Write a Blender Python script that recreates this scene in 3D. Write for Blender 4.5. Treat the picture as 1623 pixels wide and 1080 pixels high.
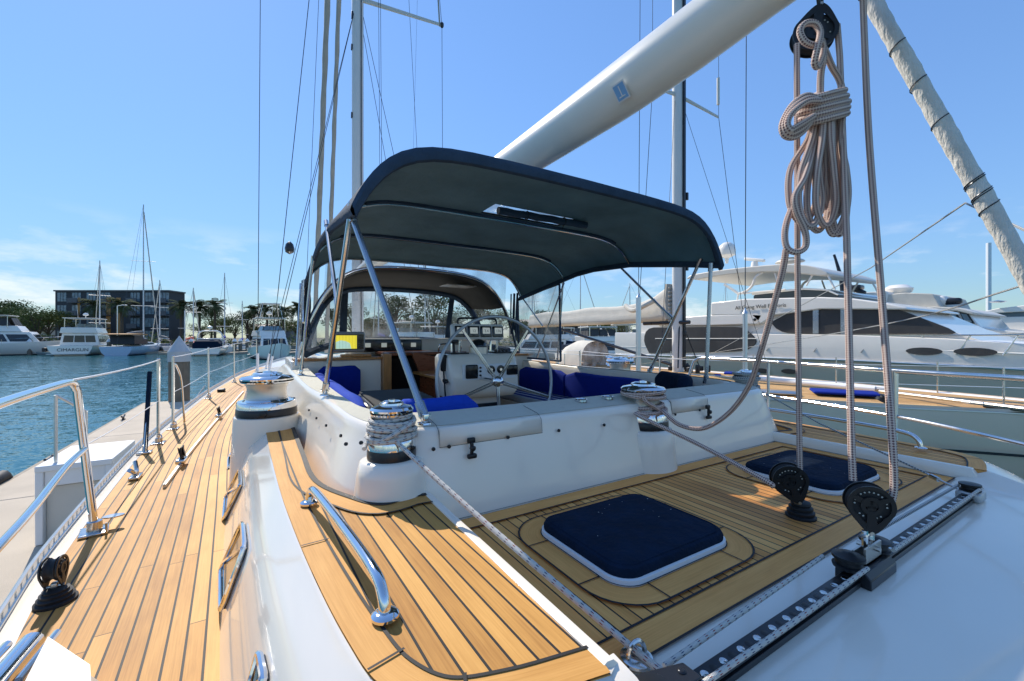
import bpy, math, random
from mathutils import Vector, Matrix
R = math.radians
random.seed(11)
for _o in list(bpy.data.objects): bpy.data.objects.remove(_o)
scene = bpy.context.scene
COL = scene.collection

# ---------------------------------------------------------------- camera (boat frame: +Y bow, +X starboard, eye at the origin)
YAW = 31.3
SN, CS = math.sin(R(YAW)), math.cos(R(YAW))
FPX = 660.0
cam = bpy.data.cameras.new('camera'); camo = bpy.data.objects.new('camera', cam); COL.objects.link(camo)
camo.location = (0, 0, 0); camo.rotation_euler = (R(90), 0, R(-YAW))
cam.sensor_width = 36; cam.lens = 36 * FPX / 1623; cam.shift_y = -5 / 1623
cam.clip_start = 0.02; cam.clip_end = 6000
scene.camera = camo
# ---------------------------------------------------------------- sky, sun, exposure
SUN_AZ, SUN_EL = -11.0, 43.0          # degrees clockwise from the bow, above the horizon
world = bpy.data.worlds.new("World"); scene.world = world; world.use_nodes = True
wn = world.node_tree; wn.nodes.clear()
def _w(t, **k):
    n = wn.nodes.new(t)
    for a, b in k.items(): setattr(n, a, b)
    return n
sky = _w('ShaderNodeTexSky', sky_type='NISHITA', sun_disc=False)
sky.sun_elevation = R(SUN_EL); sky.sun_rotation = R(SUN_AZ); sky.altitude = 0; sky.air_density = 1.0; sky.dust_density = 0.05; sky.ozone_density = 2.2
tc = _w('ShaderNodeTexCoord'); sep = _w('ShaderNodeSeparateXYZ')
wn.links.new(tc.outputs['Generated'], sep.inputs[0])
mp = _w('ShaderNodeMapping'); mp.inputs['Scale'].default_value = (3.4, 3.4, 11.0); mp.inputs['Location'].default_value = (1.7, 2.4, 1.0)
wn.links.new(tc.outputs['Generated'], mp.inputs[0])
ns = _w('ShaderNodeTexNoise'); ns.inputs['Scale'].default_value = 1.5; ns.inputs['Detail'].default_value = 7; ns.inputs['Roughness'].default_value = .58
wn.links.new(mp.outputs[0], ns.inputs['Vector'])
r1 = _w('ShaderNodeMapRange'); r1.inputs[1].default_value = .50; r1.inputs[2].default_value = .64
wn.links.new(ns.outputs[0], r1.inputs[0])
r2 = _w('ShaderNodeMapRange'); r2.inputs[1].default_value = .22; r2.inputs[2].default_value = .05
wn.links.new(sep.outputs[2], r2.inputs[0])
mm = _w('ShaderNodeMath', operation='MULTIPLY'); wn.links.new(r1.outputs[0], mm.inputs[0]); wn.links.new(r2.outputs[0], mm.inputs[1])
mm2 = _w('ShaderNodeMath', operation='MULTIPLY'); mm2.inputs[1].default_value = .75; wn.links.new(mm.outputs[0], mm2.inputs[0])
# the bright glow low in the sky is compressed: c * gain / (1 + k * luminance), then tinted slightly
lum = _w('ShaderNodeRGBToBW'); wn.links.new(sky.outputs[0], lum.inputs[0])
den = _w('ShaderNodeMath', operation='MULTIPLY_ADD'); den.inputs[1].default_value = .34; den.inputs[2].default_value = 1; wn.links.new(lum.outputs[0], den.inputs[0])
gn = _w('ShaderNodeMath', operation='DIVIDE'); gn.inputs[0].default_value = 1.08; wn.links.new(den.outputs[0], gn.inputs[1])
cmpv = _w('ShaderNodeVectorMath', operation='SCALE'); wn.links.new(sky.outputs[0], cmpv.inputs[0]); wn.links.new(gn.outputs[0], cmpv.inputs[3])
tint = _w('ShaderNodeMix', data_type='RGBA', blend_type='MULTIPLY'); tint.inputs[0].default_value = 1
tint.inputs[7].default_value = (0.73, 0.89, 1.04, 1); wn.links.new(cmpv.outputs[0], tint.inputs[6])
mix = _w('ShaderNodeMix', data_type='RGBA'); mix.inputs[7].default_value = (3.3, 3.35, 3.4, 1)
wn.links.new(mm2.outputs[0], mix.inputs[0]); wn.links.new(tint.outputs[2], mix.inputs[6])
bg = _w('ShaderNodeBackground'); bg.inputs[1].default_value = 0.15
wn.links.new(mix.outputs[2], bg.inputs[0])
wo = _w('ShaderNodeOutputWorld'); wn.links.new(bg.outputs[0], wo.inputs[0])
sun = bpy.data.lights.new('sun', 'SUN'); sun.energy = 2.45; sun.angle = R(0.5); sun.color = (1.0, .93, .82)
suno = bpy.data.objects.new('sun', sun); COL.objects.link(suno)
sdir = Vector((math.sin(R(SUN_AZ)) * math.cos(R(SUN_EL)), math.cos(R(SUN_AZ)) * math.cos(R(SUN_EL)), math.sin(R(SUN_EL))))
suno.rotation_euler = (-sdir).to_track_quat('-Z', 'Y').to_euler(); suno.location = (0, 0, 30)
vs = scene.view_settings; vs.view_transform = 'Standard'; vs.look = 'None'; vs.gamma = 1; vs.exposure = 1.17; vs.use_curve_mapping = False
scene.cycles.max_bounces = 7; scene.cycles.transparent_max_bounces = 24; scene.cycles.use_denoising = True
scene.cycles.sample_clamp_indirect = 6
WZ = -2.6                              # water level

def at(px, py, h=None, X=None, Y=None, d=None):
    """a photo pixel carried out to a real plane: h metres below the eye, X or Y planes of the boat, or distance d"""
    u = (px - 811.5) / FPX; v = (535 - py) / FPX
    D = Vector((u * CS + SN, -u * SN + CS, v))
    if h is not None: t = -h / v
    elif X is not None: t = X / D.x
    elif Y is not None: t = Y / D.y
    else: t = d
    return D * t

def far(px, z, d):
    """a point at distance d along the view, bearing of photo column px, height z"""
    u = (px - 811.5) / FPX
    return Vector(((u * CS + SN) * d, (-u * SN + CS) * d, z))

# ---------------------------------------------------------------- materials
MATS = {}
def nodes_of(m):
    m.use_nodes = True; nt = m.node_tree
    return nt, nt.nodes, nt.links, nt.nodes['Principled BSDF']
def mat(name, col, rough=.5, metal=0, coat=0, var=.06, nscale=6, bump=0, bscale=60, spec=.5, trans=0, ior=1.45, emit=None, stretch=(1, 1, 1)):
    m = bpy.data.materials.new(name); nt, N, L, b = nodes_of(m)
    b.inputs['Roughness'].default_value = rough; b.inputs['Metallic'].default_value = metal
    b.inputs['Coat Weight'].default_value = coat; b.inputs['Coat Roughness'].default_value = .06
    b.inputs['Specular IOR Level'].default_value = spec; b.inputs['Transmission Weight'].default_value = trans; b.inputs['IOR'].default_value = ior
    tcn = N.new('ShaderNodeTexCoord'); mpn = N.new('ShaderNodeMapping'); mpn.inputs['Scale'].default_value = stretch
    L.new(tcn.outputs['Object'], mpn.inputs[0])
    n = N.new('ShaderNodeTexNoise'); n.inputs['Scale'].default_value = nscale; n.inputs['Detail'].default_value = 5
    L.new(mpn.outputs[0], n.inputs['Vector'])
    cr = N.new('ShaderNodeMix'); cr.data_type = 'RGBA'
    lo = tuple(max(0, c * (1 - var * 2)) for c in col) + (1,); hi = tuple(min(1, c * (1 + var * 1.4)) for c in col) + (1,)
    cr.inputs[6].default_value = lo; cr.inputs[7].default_value = hi
    L.new(n.outputs[0], cr.inputs[0]); L.new(cr.outputs[2], b.inputs['Base Color'])
    if var > 0.02:
        rr = N.new('ShaderNodeMapRange'); rr.inputs[3].default_value = max(0, rough - .06); rr.inputs[4].default_value = min(1, rough + .08)
        L.new(n.outputs[0], rr.inputs[0]); L.new(rr.outputs[0], b.inputs['Roughness'])
    if bump:
        n2 = N.new('ShaderNodeTexNoise'); n2.inputs['Scale'].default_value = bscale; n2.inputs['Detail'].default_value = 3
        L.new(mpn.outputs[0], n2.inputs['Vector'])
        bp = N.new('ShaderNodeBump'); bp.inputs['Strength'].default_value = bump; bp.inputs['Distance'].default_value = .01
        L.new(n2.outputs[0], bp.inputs['Height']); L.new(bp.outputs[0], b.inputs['Normal'])
    if emit:
        b.inputs['Emission Color'].default_value = tuple(emit) + (1,); b.inputs['Emission Strength'].default_value = 1
    MATS[name] = m; return m

def teak(name, width=.05, caulk=.006, base=(.52, .29, .115), LB=1.9):
    """laid teak: UV u = metres across the planks, v = metres along them"""
    m = bpy.data.materials.new(name); nt, N, L, b = nodes_of(m)
    def M(op, a, c=None, d=None):
        n = N.new('ShaderNodeMath'); n.operation = op
        for i, q in enumerate((a, c, d)):
            if q is None: continue
            if isinstance(q, (int, float)): n.inputs[i].default_value = q
            else: L.new(q, n.inputs[i])
        return n.outputs[0]
    uv = N.new('ShaderNodeUVMap'); uv.uv_map = 'UVMap'
    sp = N.new('ShaderNodeSeparateXYZ'); L.new(uv.outputs[0], sp.inputs[0])
    q = M('DIVIDE', sp.outputs[0], width); pid = M('FLOOR', q); fr = M('SUBTRACT', q, pid)
    half = caulk / width / 2
    seam = M('GREATER_THAN', M('ABSOLUTE', M('SUBTRACT', fr, .5)), .5 - half)
    wn_ = N.new('ShaderNodeTexWhiteNoise'); wn_.noise_dimensions = '1D'; L.new(pid, wn_.inputs['W'])
    vv = M('ADD', M('DIVIDE', sp.outputs[1], LB), M('MULTIPLY', wn_.outputs[0], 7.3))
    bid = M('FLOOR', vv); bf = M('SUBTRACT', vv, bid)
    butt = M('GREATER_THAN', M('ABSOLUTE', M('SUBTRACT', bf, .5)), .5 - caulk * .45 / LB / 2)
    black = M('MAXIMUM', seam, butt)
    cmb = N.new('ShaderNodeCombineXYZ'); L.new(M('ADD', pid, M('MULTIPLY', bid, 17.0)), cmb.inputs[0])
    wn2 = N.new('ShaderNodeTexWhiteNoise'); wn2.noise_dimensions = '3D'; L.new(cmb.outputs[0], wn2.inputs['Vector'])
    # grain
    cg = N.new('ShaderNodeCombineXYZ'); L.new(M('MULTIPLY', sp.outputs[0], 210.0), cg.inputs[0]); L.new(M('MULTIPLY', sp.outputs[1], 5.0), cg.inputs[1]); L.new(M('MULTIPLY', wn2.outputs[0], 30), cg.inputs[2])
    g = N.new('ShaderNodeTexNoise'); g.inputs['Scale'].default_value = 1; g.inputs['Detail'].default_value = 5; g.inputs['Roughness'].default_value = .65; L.new(cg.outputs[0], g.inputs['Vector'])
    cg2 = N.new('ShaderNodeCombineXYZ'); L.new(M('MULTIPLY', sp.outputs[0], 9.0), cg2.inputs[0]); L.new(M('MULTIPLY', sp.outputs[1], 3.0), cg2.inputs[1])
    g2 = N.new('ShaderNodeTexNoise'); g2.inputs['Scale'].default_value = 1; g2.inputs['Detail'].default_value = 4; L.new(cg2.outputs[0], g2.inputs['Vector'])
    val = M('ADD', M('ADD', M('MULTIPLY', g.outputs[0], .55), M('MULTIPLY', wn2.outputs[0], .38)), M('MULTIPLY', g2.outputs[0], .50))
    ramp = N.new('ShaderNodeValToRGB'); L.new(val, ramp.inputs[0])
    e = ramp.color_ramp.elements; e[0].position = .41; e[1].position = 1.04
    e[0].color = (base[0] * .62, base[1] * .55, base[2] * .5, 1); e[1].color = (min(1, base[0] * 1.28), base[1] * 1.38, base[2] * 1.6, 1)
    em = e.new(.72); em.color = base + (1,)
    mx = N.new('ShaderNodeMix'); mx.data_type = 'RGBA'; L.new(black, mx.inputs[0]); L.new(ramp.outputs[0], mx.inputs[6]); mx.inputs[7].default_value = (.018, .017, .016, 1)
    L.new(mx.outputs[2], b.inputs['Base Color'])
    b.inputs['Roughness'].default_value = .62; b.inputs['Specular IOR Level'].default_value = .3
    bp = N.new('ShaderNodeBump'); bp.inputs['Strength'].default_value = .35; bp.inputs['Distance'].default_value = .002
    L.new(M('SUBTRACT', M('MULTIPLY', g.outputs[0], .4), black), bp.inputs['Height']); L.new(bp.outputs[0], b.inputs['Normal'])
    MATS[name] = m; return m

def rope_mat(name, base, fleck, pv=.022, nu=4, cut=.25, fleck2=None):
    """braided rope: UV u = turn round the rope 0..1, v = metres along it"""
    m = bpy.data.materials.new(name); nt, N, L, b = nodes_of(m)
    def M(op, a, c=None):
        n = N.new('ShaderNodeMath'); n.operation = op
        for i, q in enumerate((a, c)):
            if q is None: continue
            if isinstance(q, (int, float)): n.inputs[i].default_value = q
            else: L.new(q, n.inputs[i])
        return n.outputs[0]
    uv = N.new('ShaderNodeUVMap'); uv.uv_map = 'UVMap'; sp = N.new('ShaderNodeSeparateXYZ'); L.new(uv.outputs[0], sp.inputs[0])
    a = M('MULTIPLY', sp.outputs[0], nu * math.pi); c = M('MULTIPLY', sp.outputs[1], math.pi / pv)
    s1 = M('SINE', M('ADD', a, c)); s2 = M('SINE', M('SUBTRACT', a, c))
    pr = M('MULTIPLY', s1, s2)
    f = M('GREATER_THAN', pr, cut)
    mx = N.new('ShaderNodeMix'); mx.data_type = 'RGBA'; L.new(f, mx.inputs[0]); mx.inputs[6].default_value = base + (1,)
    if fleck2:
        w = N.new('ShaderNodeTexWhiteNoise'); w.noise_dimensions = '1D'; L.new(M('FLOOR', M('DIVIDE', sp.outputs[1], pv * 2)), w.inputs['W'])
        m2 = N.new('ShaderNodeMix'); m2.data_type = 'RGBA'; L.new(M('GREATER_THAN', w.outputs[0], .6), m2.inputs[0]); m2.inputs[6].default_value = fleck + (1,); m2.inputs[7].default_value = fleck2 + (1,)
        L.new(m2.outputs[2], mx.inputs[7])
    else: mx.inputs[7].default_value = fleck + (1,)
    L.new(mx.outputs[2], b.inputs['Base Color']); b.inputs['Roughness'].default_value = .85
    h1 = M('ABSOLUTE', M('SINE', M('ADD', M('MULTIPLY', a, 2.0), M('MULTIPLY', c, 2.0)))); h2 = M('ABSOLUTE', M('SINE', M('SUBTRACT', M('MULTIPLY', a, 2.0), M('MULTIPLY', c, 2.0))))
    bp = N.new('ShaderNodeBump'); bp.inputs['Strength'].default_value = .6; bp.inputs['Distance'].default_value = .002
    L.new(M('ADD', h1, h2), bp.inputs['Height']); L.new(bp.outputs[0], b.inputs['Normal'])
    MATS[name] = m; return m

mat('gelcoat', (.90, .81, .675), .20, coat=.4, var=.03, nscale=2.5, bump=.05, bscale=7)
mat('gelcoat_shoulder', (.74, .685, .60), .10, coat=.9, var=.03, nscale=3, stretch=(6, 1, 1), bump=.03, bscale=5)  # darker gelcoat copy for the sunlit port side; glare held down in the colour
mat('nonskid', (.64, .61, .50), .85, var=.05, nscale=30, bump=.6, bscale=260)
mat('white_paint', (.80, .80, .79), .35, var=.02)
mat('chrome', (.78, .78, .78), .07, 1, var=.0)
mat('steel', (.62, .61, .59), .16, 1, var=.05, nscale=14)
mat('satin_steel', (.60, .56, .50), .34, 1, var=.08, nscale=14, bump=.15, bscale=300)
mat('alloy', (.62, .63, .63), .34, 1, var=.05)
mat('alloy_grey', (.50, .51, .51), .42, .6, var=.06)
mat('tube_grey', (.42, .46, .50), .25, .8, var=.04)
mat('black', (.012, .012, .013), .38, var=.1)
mat('black_gloss', (.01, .011, .013), .12, coat=.4, var=.0)
mat('rubber', (.016, .016, .017), .6, var=.2, nscale=20)
mat('dark_band', (.035, .037, .042), .28, .5, var=.08)
mat('navy_canvas', (.006, .017, .040), .92, var=.3, nscale=14, bump=.9, bscale=38, spec=.2)
mat('bimini_top', (.045, .072, .11), .9, var=.2, nscale=7, bump=1.0, bscale=22, spec=.2)
mat('bimini_under', (.135, .225, .255), .95, var=.22, nscale=3, bump=1.0, bscale=14, spec=.15)  # underside tone raised to stand in for light coming through the cloth
mat('dodger_grey', (.07, .07, .065), .9, var=.12, nscale=8, spec=.2)
mat('royal_fabric', (.006, .024, .25), .85, var=.12, nscale=30, bump=.4, bscale=260, spec=.2)
mat('blue_cover', (.012, .06, .45), .85, var=.1, nscale=30, bump=.4, bscale=160, spec=.2)
mat('grey_cloth', (.42, .42, .40), .9, var=.08, nscale=20, bump=.4, bscale=200)
mat('sail_cloth', (.62, .58, .50), .85, var=.10, nscale=4, bump=.5, bscale=30)
mat('sail_sleeve', (.70, .67, .60), .85, var=.12, nscale=9, bump=.9, bscale=24, stretch=(3, 3, 1))
mat('furled_sail', (.40, .38, .33), .85, var=.15, nscale=3)
mat('boom_paint', (.84, .80, .72), .32, coat=.25, var=.02)
mat('mast_paint', (.72, .70, .66), .34, var=.03)
mat('mahogany', (.24, .065, .022), .28, coat=.5, var=.25, nscale=12, stretch=(1, 1, 6))
mat('varnish', (.52, .22, .06), .3, coat=.5, var=.2, nscale=10, stretch=(6, 1, 1))
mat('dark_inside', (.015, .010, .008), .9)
mat('screen', (.012, .013, .015), .12, var=0)
mat('lcd', (.42, .44, .42), .35, var=.05, emit=(.10, .11, .10))
mat('chart_land', (.6, .5, .03), .4, var=.1, nscale=60, emit=(.32, .27, .02))
mat('chart_sea', (.4, .6, .5), .4, var=.05, emit=(.16, .24, .20))
mat('glass_dark', (.02, .024, .028), .06, coat=.3, var=0)
mat('tint', (.045, .045, .045), .12, coat=.3, var=.2, nscale=2)
mat('shade_mesh', (.055, .052, .050), .55, var=.3, nscale=2.2, bump=1.0, bscale=2.6, stretch=(1, 1, .5))
mat('yacht_white', (.88, .82, .73), .2, coat=.4, var=.02)
mat('yacht_cream', (.66, .62, .54), .4, var=.03)
mat('grey_hull', (.84, .65, .48), .55, spec=.2, var=.04, nscale=1)
mat('grey_hull_light', (.70, .55, .41), .50, spec=.2, var=.04, nscale=1)
mat('navy_hull', (.012, .02, .05), .15, coat=.4)
mat('pale_blue_hull', (.38, .52, .66), .25, coat=.3)
mat('boot_black', (.015, .015, .018), .4)
mat('concrete', (.54, .46, .36), .9, var=.16, nscale=1.3, bump=.5, bscale=120)
mat('concrete_edge', (.36, .31, .24), .9, var=.2, nscale=5)
mat('pile', (.20, .165, .125), .85, var=.25, nscale=5, stretch=(3, 3, .6), bump=.6, bscale=40)
mat('pile_cap', (.50, .50, .50), .6)
mat('land', (.15, .14, .09), .95, var=.3, nscale=.3)
mat('seawall', (.22, .19, .15), .9, var=.3, nscale=.8)
mat('bld_dark', (.050, .056, .062), .7, var=.15, nscale=.5)
mat('bld_grey', (.13, .135, .14), .7, var=.15, nscale=.5)
mat('bld_orange', (.50, .25, .08), .7, var=.1)
mat('bld_glass', (.22, .30, .33), .15, var=.5, nscale=1.2)
mat('bld_beige', (.50, .43, .34), .8, var=.1, nscale=.5)
mat('bark', (.11, .085, .06), .95, var=.3, nscale=6, stretch=(1, 1, 4))
mat('leaf_a', (.12, .145, .05), .85, var=.35, nscale=.9, spec=.1)
mat('leaf_b', (.15, .17, .06), .85, var=.35, nscale=.9, spec=.1)
mat('leaf_c', (.09, .12, .05), .85, var=.35, nscale=.9, spec=.1)
mat('palm_leaf', (.085, .105, .045), .9, var=.3, nscale=2, spec=.1)
mat('red', (.55, .03, .02), .5)
mat('orange_red', (.7, .12, .04), .5)
mat('hide', (.85, .83, .8), .5)
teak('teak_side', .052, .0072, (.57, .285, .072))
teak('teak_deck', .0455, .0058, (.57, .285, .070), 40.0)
teak('teak_aft_lifted', .043, .0050, (.84, .37, .095), 30.0)  # brighter, more orange copy of the deck teak; counters the shade in its colour
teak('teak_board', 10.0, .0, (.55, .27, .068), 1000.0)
teak('teak_board_lifted', 10.0, .0, (.82, .355, .09), 1000.0)  # margin boards of the shaded deck, colour lifted the same way
teak('teak_far', .09, .008, (.56, .33, .13))
rope_mat('rope_red', (.78, .60, .49), (.13, .03, .04), .0080, 6, .27)
rope_mat('rope_white', (.66, .63, .56), (.03, .045, .12), .030, 7, .70, (.32, .05, .04))
rope_mat('rope_grey', (.55, .54, .50), (.08, .09, .11), .014, 3, .25)
rope_mat('rope_plain', (.5, .46, .38), (.22, .19, .15), .02, 3, .3)

def clear_vinyl(name, tint_=(.92, .94, .95), amount=.16, rough=.12):
    m = bpy.data.materials.new(name); m.use_nodes = True; nt = m.node_tree; N = nt.nodes; L = nt.links; N.clear()
    o = N.new('ShaderNodeOutputMaterial'); mx = N.new('ShaderNodeMixShader'); t = N.new('ShaderNodeBsdfTransparent'); t.inputs[0].default_value = tint_ + (1,)
    p = N.new('ShaderNodeBsdfPrincipled'); p.inputs['Base Color'].default_value = (.72, .72, .70, 1); p.inputs['Roughness'].default_value = rough; p.inputs['Coat Weight'].default_value = .6
    tc_ = N.new('ShaderNodeTexCoord'); n = N.new('ShaderNodeTexNoise'); n.inputs['Scale'].default_value = 3.5; n.inputs['Detail'].default_value = 6
    L.new(tc_.outputs['Object'], n.inputs['Vector'])
    mr = N.new('ShaderNodeMapRange'); mr.inputs[1].default_value = .35; mr.inputs[2].default_value = .75; mr.inputs[3].default_value = amount * .35; mr.inputs[4].default_value = amount * 2.0
    L.new(n.outputs[0], mr.inputs[0]); L.new(mr.outputs[0], mx.inputs[0])
    bp = N.new('ShaderNodeBump'); bp.inputs['Strength'].default_value = .25; bp.inputs['Distance'].default_value = .05; L.new(n.outputs[0], bp.inputs['Height']); L.new(bp.outputs[0], p.inputs['Normal'])
    L.new(t.outputs[0], mx.inputs[1]); L.new(p.outputs[0], mx.inputs[2]); L.new(mx.outputs[0], o.inputs[0]); MATS[name] = m
clear_vinyl('vinyl', amount=.26)
clear_vinyl('vinyl_pale', (.95, .93, .88), .45, .4)

def water_mat():
    m = bpy.data.materials.new('water'); nt, N, L, b = nodes_of(m)
    b.inputs['Base Color'].default_value = (.012, .105, .125, 1); b.inputs['Roughness'].default_value = .06; b.inputs['IOR'].default_value = 1.33
    t = N.new('ShaderNodeTexCoord'); prev = None
    for rot, sx, sy, sc, amp, det in ((20, 1.0, 2.2, .55, .16, 2), (-35, 1, 1.7, 2.6, .36, 3), (10, 1, 1.4, 9.0, .42, 2)):
        mp_ = N.new('ShaderNodeMapping'); mp_.inputs['Rotation'].default_value = (0, 0, R(rot)); mp_.inputs['Scale'].default_value = (sx, sy, 1); L.new(t.outputs['Object'], mp_.inputs[0])
        a = N.new('ShaderNodeTexNoise'); a.inputs['Scale'].default_value = sc; a.inputs['Detail'].default_value = det; a.inputs['Roughness'].default_value = .6; L.new(mp_.outputs[0], a.inputs['Vector'])
        v = N.new('ShaderNodeVectorMath'); v.operation = 'SUBTRACT'; v.inputs[1].default_value = (.5, .5, .5); L.new(a.outputs['Color'], v.inputs[0])
        w = N.new('ShaderNodeVectorMath'); w.operation = 'MULTIPLY'; w.inputs[1].default_value = (amp, amp, 0); L.new(v.outputs[0], w.inputs[0])
        if prev is None: prev = w
        else:
            q = N.new('ShaderNodeVectorMath'); q.operation = 'ADD'; L.new(prev.outputs[0], q.inputs[0]); L.new(w.outputs[0], q.inputs[1]); prev = q
    up = N.new('ShaderNodeVectorMath'); up.operation = 'ADD'; up.inputs[1].default_value = (0, 0, 1); L.new(prev.outputs[0], up.inputs[0])
    nm = N.new('ShaderNodeVectorMath'); nm.operation = 'NORMALIZE'; L.new(up.outputs[0], nm.inputs[0]); L.new(nm.outputs[0], b.inputs['Normal']); MATS['water'] = m
water_mat()

# ---------------------------------------------------------------- mesh helper
WORLD = {}                               # world position of every parent
class MB:
    def __init__(s): s.v = []; s.f = []; s.uv = []; s.mi = []; s.cur = 0; s.mats = []
    def m(s, name):
        if name not in s.mats: s.mats.append(name)
        s.cur = s.mats.index(name); return s
    def face(s, idx, uv=None):
        s.f.append(tuple(idx)); s.uv.append(uv or [(0, 0)] * len(idx)); s.mi.append(s.cur)
    def add(s, verts):
        b = len(s.v); s.v += [Vector(q) for q in verts]; return b
    def grid(s, rows, close_u=False, close_v=False, uvs=None):
        """rows of equal length"""
        n = len(rows[0]); b = s.add([p for r in rows for p in r]); R_ = len(rows)
        for i in range(R_ if close_v else R_ - 1):
            for j in range(n if close_u else n - 1):
                i2 = (i + 1) % R_; j2 = (j + 1) % n
                idx = (b + i * n + j, b + i * n + j2, b + i2 * n + j2, b + i2 * n + j)
                u = [uvs[i][j], uvs[i][j2], uvs[i2][j2], uvs[i2][j]] if uvs else None
                s.face(idx, u)
        return s
    def box(s, a, c, rot=None, o=None):
        x0, y0, z0 = a; x1, y1, z1 = c
        P = [Vector(p) for p in ((x0, y0, z0), (x1, y0, z0), (x1, y1, z0), (x0, y1, z0), (x0, y0, z1), (x1, y0, z1), (x1, y1, z1), (x0, y1, z1))]
        if rot is not None:
            M_ = Matrix.Rotation(rot, 4, 'Z'); P = [M_ @ p for p in P]
        if o is not None: P = [p + Vector(o) for p in P]
        b = s.add(P)
        for q in ((0, 3, 2, 1), (4, 5, 6, 7), (0, 1, 5, 4), (1, 2, 6, 5), (2, 3, 7, 6), (3, 0, 4, 7)):
            s.face([b + k for k in q], [(P[k].x, P[k].y) for k in q])
        return s
    def rbox(s, c, size, r, rz=0, n=3, rx=0):
        """box with rounded vertical and horizontal edges (superellipse rings)"""
        cx, cy, cz = c; hx, hy, hz = size[0] / 2, size[1] / 2, size[2] / 2
        rows = []; M_ = Matrix.Translation((cx, cy, cz)) @ Matrix.Rotation(rz, 4, 'Z') @ Matrix.Rotation(rx, 4, 'X')
        prof = []
        for k in range(n + 1):
            a = math.pi / 2 * k / n; prof.append((r * (1 - math.sin(a)), -hz + r * (1 - math.cos(a))))
        prof = prof + [(q[0], -q[1]) for q in reversed(prof)]
        for ins, z in prof:
            row = []
            rr = max(r, .001)
            for (sx, sy, a0) in ((1, 1, 0), (-1, 1, 90), (-1, -1, 180), (1, -1, 270)):
                for k in range(n + 1):
                    a = R(a0 + 90 * k / n)
                    row.append(M_ @ Vector((sx * (hx - rr) + (rr - ins if rr - ins > 0 else 0) * math.cos(a), sy * (hy - rr) + (rr - ins if rr - ins > 0 else 0) * math.sin(a), z)))
            rows.append(row)
        s.grid(rows, close_u=True)
        m_ = len(rows[0]); b = len(s.v) - m_ * len(rows)
        s.face([b + k for k in reversed(range(m_))]); s.face([len(s.v) - m_ + k for k in range(m_)])
        return s
    def tube(s, pts, r, n=8, closed=False, cap=True, r_end=None, flat=None, roll=0):
        pts = [Vector(p) for p in pts]; N_ = len(pts); rows = []; uvs = []; L = 0; up = None
        for i, p in enumerate(pts):
            if closed: t = pts[(i + 1) % N_] - pts[i - 1]
            else: t = pts[min(i + 1, N_ - 1)] - pts[max(i - 1, 0)]
            if t.length < 1e-9: t = Vector((0, 0, 1))
            t.normalize()
            if up is None:
                up = Vector((0, 0, 1)) if abs(t.z) < .95 else Vector((1, 0, 0))
            a = up - t * up.dot(t)
            if a.length < 1e-6: a = t.orthogonal()
            a.normalize(); up = a; b = t.cross(a)
            rr = r[i] if isinstance(r, (list, tuple)) else (r if r_end is None else r + (r_end - r) * i / max(1, N_ - 1))
            ra, rb = (rr, rr) if flat is None else (rr, rr * flat)
            rows.append([p + (a * math.cos(2 * math.pi * k / n + roll) * ra + b * math.sin(2 * math.pi * k / n + roll) * rb) for k in range(n + 1)])
            if i: L += (p - pts[i - 1]).length
            uvs.append([(k / n, L) for k in range(n + 1)])
        base = s.add([p for r_ in rows for p in r_[:n]])
        for i in range(N_ if closed else N_ - 1):
            i2 = (i + 1) % N_; vv = 0 if i2 else (pts[0] - pts[-1]).length
            for j in range(n):
                j2 = (j + 1) % n
                u0, u1 = uvs[i][j], uvs[i][j + 1]
                w = uvs[i2][j][1] if i2 else uvs[i][j][1] + vv
                s.face((base + i * n + j, base + i * n + j2, base + i2 * n + j2, base + i2 * n + j), [u0, u1, (u1[0], w), (u0[0], w)])
        if cap and not closed:
            s.face([base + k for k in reversed(range(n))]); s.face([base + (N_ - 1) * n + k for k in range(n)])
        return s
    def lathe(s, c, prof, n=28, axis=None, sx=1, sy=1, cap=True):
        """prof: (radius, height) pairs from c along axis"""
        ax = Vector(axis or (0, 0, 1)).normalized(); a = ax.orthogonal().normalized() if abs(ax.z) < .999 else Vector((1, 0, 0)); b = ax.cross(a); c = Vector(c)
        rows = [[c + ax * h + a * (r * sx * math.cos(2 * math.pi * k / n)) + b * (r * sy * math.sin(2 * math.pi * k / n)) for k in range(n)] for r, h in prof]
        s.grid(rows, close_u=True)
        if cap:
            if prof[-1][0] > 1e-4: s.face([len(s.v) - n + k for k in range(n)])
            if prof[0][0] > 1e-4: s.face([len(s.v) - n * len(rows) + k for k in reversed(range(n))])
        return s
    def prism(s, poly, off):
        """polygon (3D points) swept by the vector off"""
        off = Vector(off); P = [Vector(p) for p in poly]; n = len(P); b = s.add(P + [p + off for p in P])
        s.face([b + k for k in reversed(range(n))]); s.face([b + n + k for k in range(n)])
        for k in range(n):
            k2 = (k + 1) % n; s.face((b + k, b + k2, b + n + k2, b + n + k))
        return s
    def poly(s, pts, uv=None):
        b = s.add(pts); s.face([b + k for k in range(len(pts))], uv or [(p[0], p[1]) for p in pts]); return s
    def sheet(s, pts, off, uvf=None):
        """flat polygon with an edge going down by off, UV from uvf(point)"""
        P = [Vector(p) for p in pts]; n = len(P); uvf = uvf or (lambda p: (p.x, p.y))
        b = s.add(P); s.face([b + k for k in range(n)], [uvf(p) for p in P])
        b2 = s.add(P + [p + Vector(off) for p in P])
        for k in range(n):
            k2 = (k + 1) % n; s.face((b2 + k2, b2 + k, b2 + n + k, b2 + n + k2), [(0.02, 0.3)] * 4)
        return s
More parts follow.
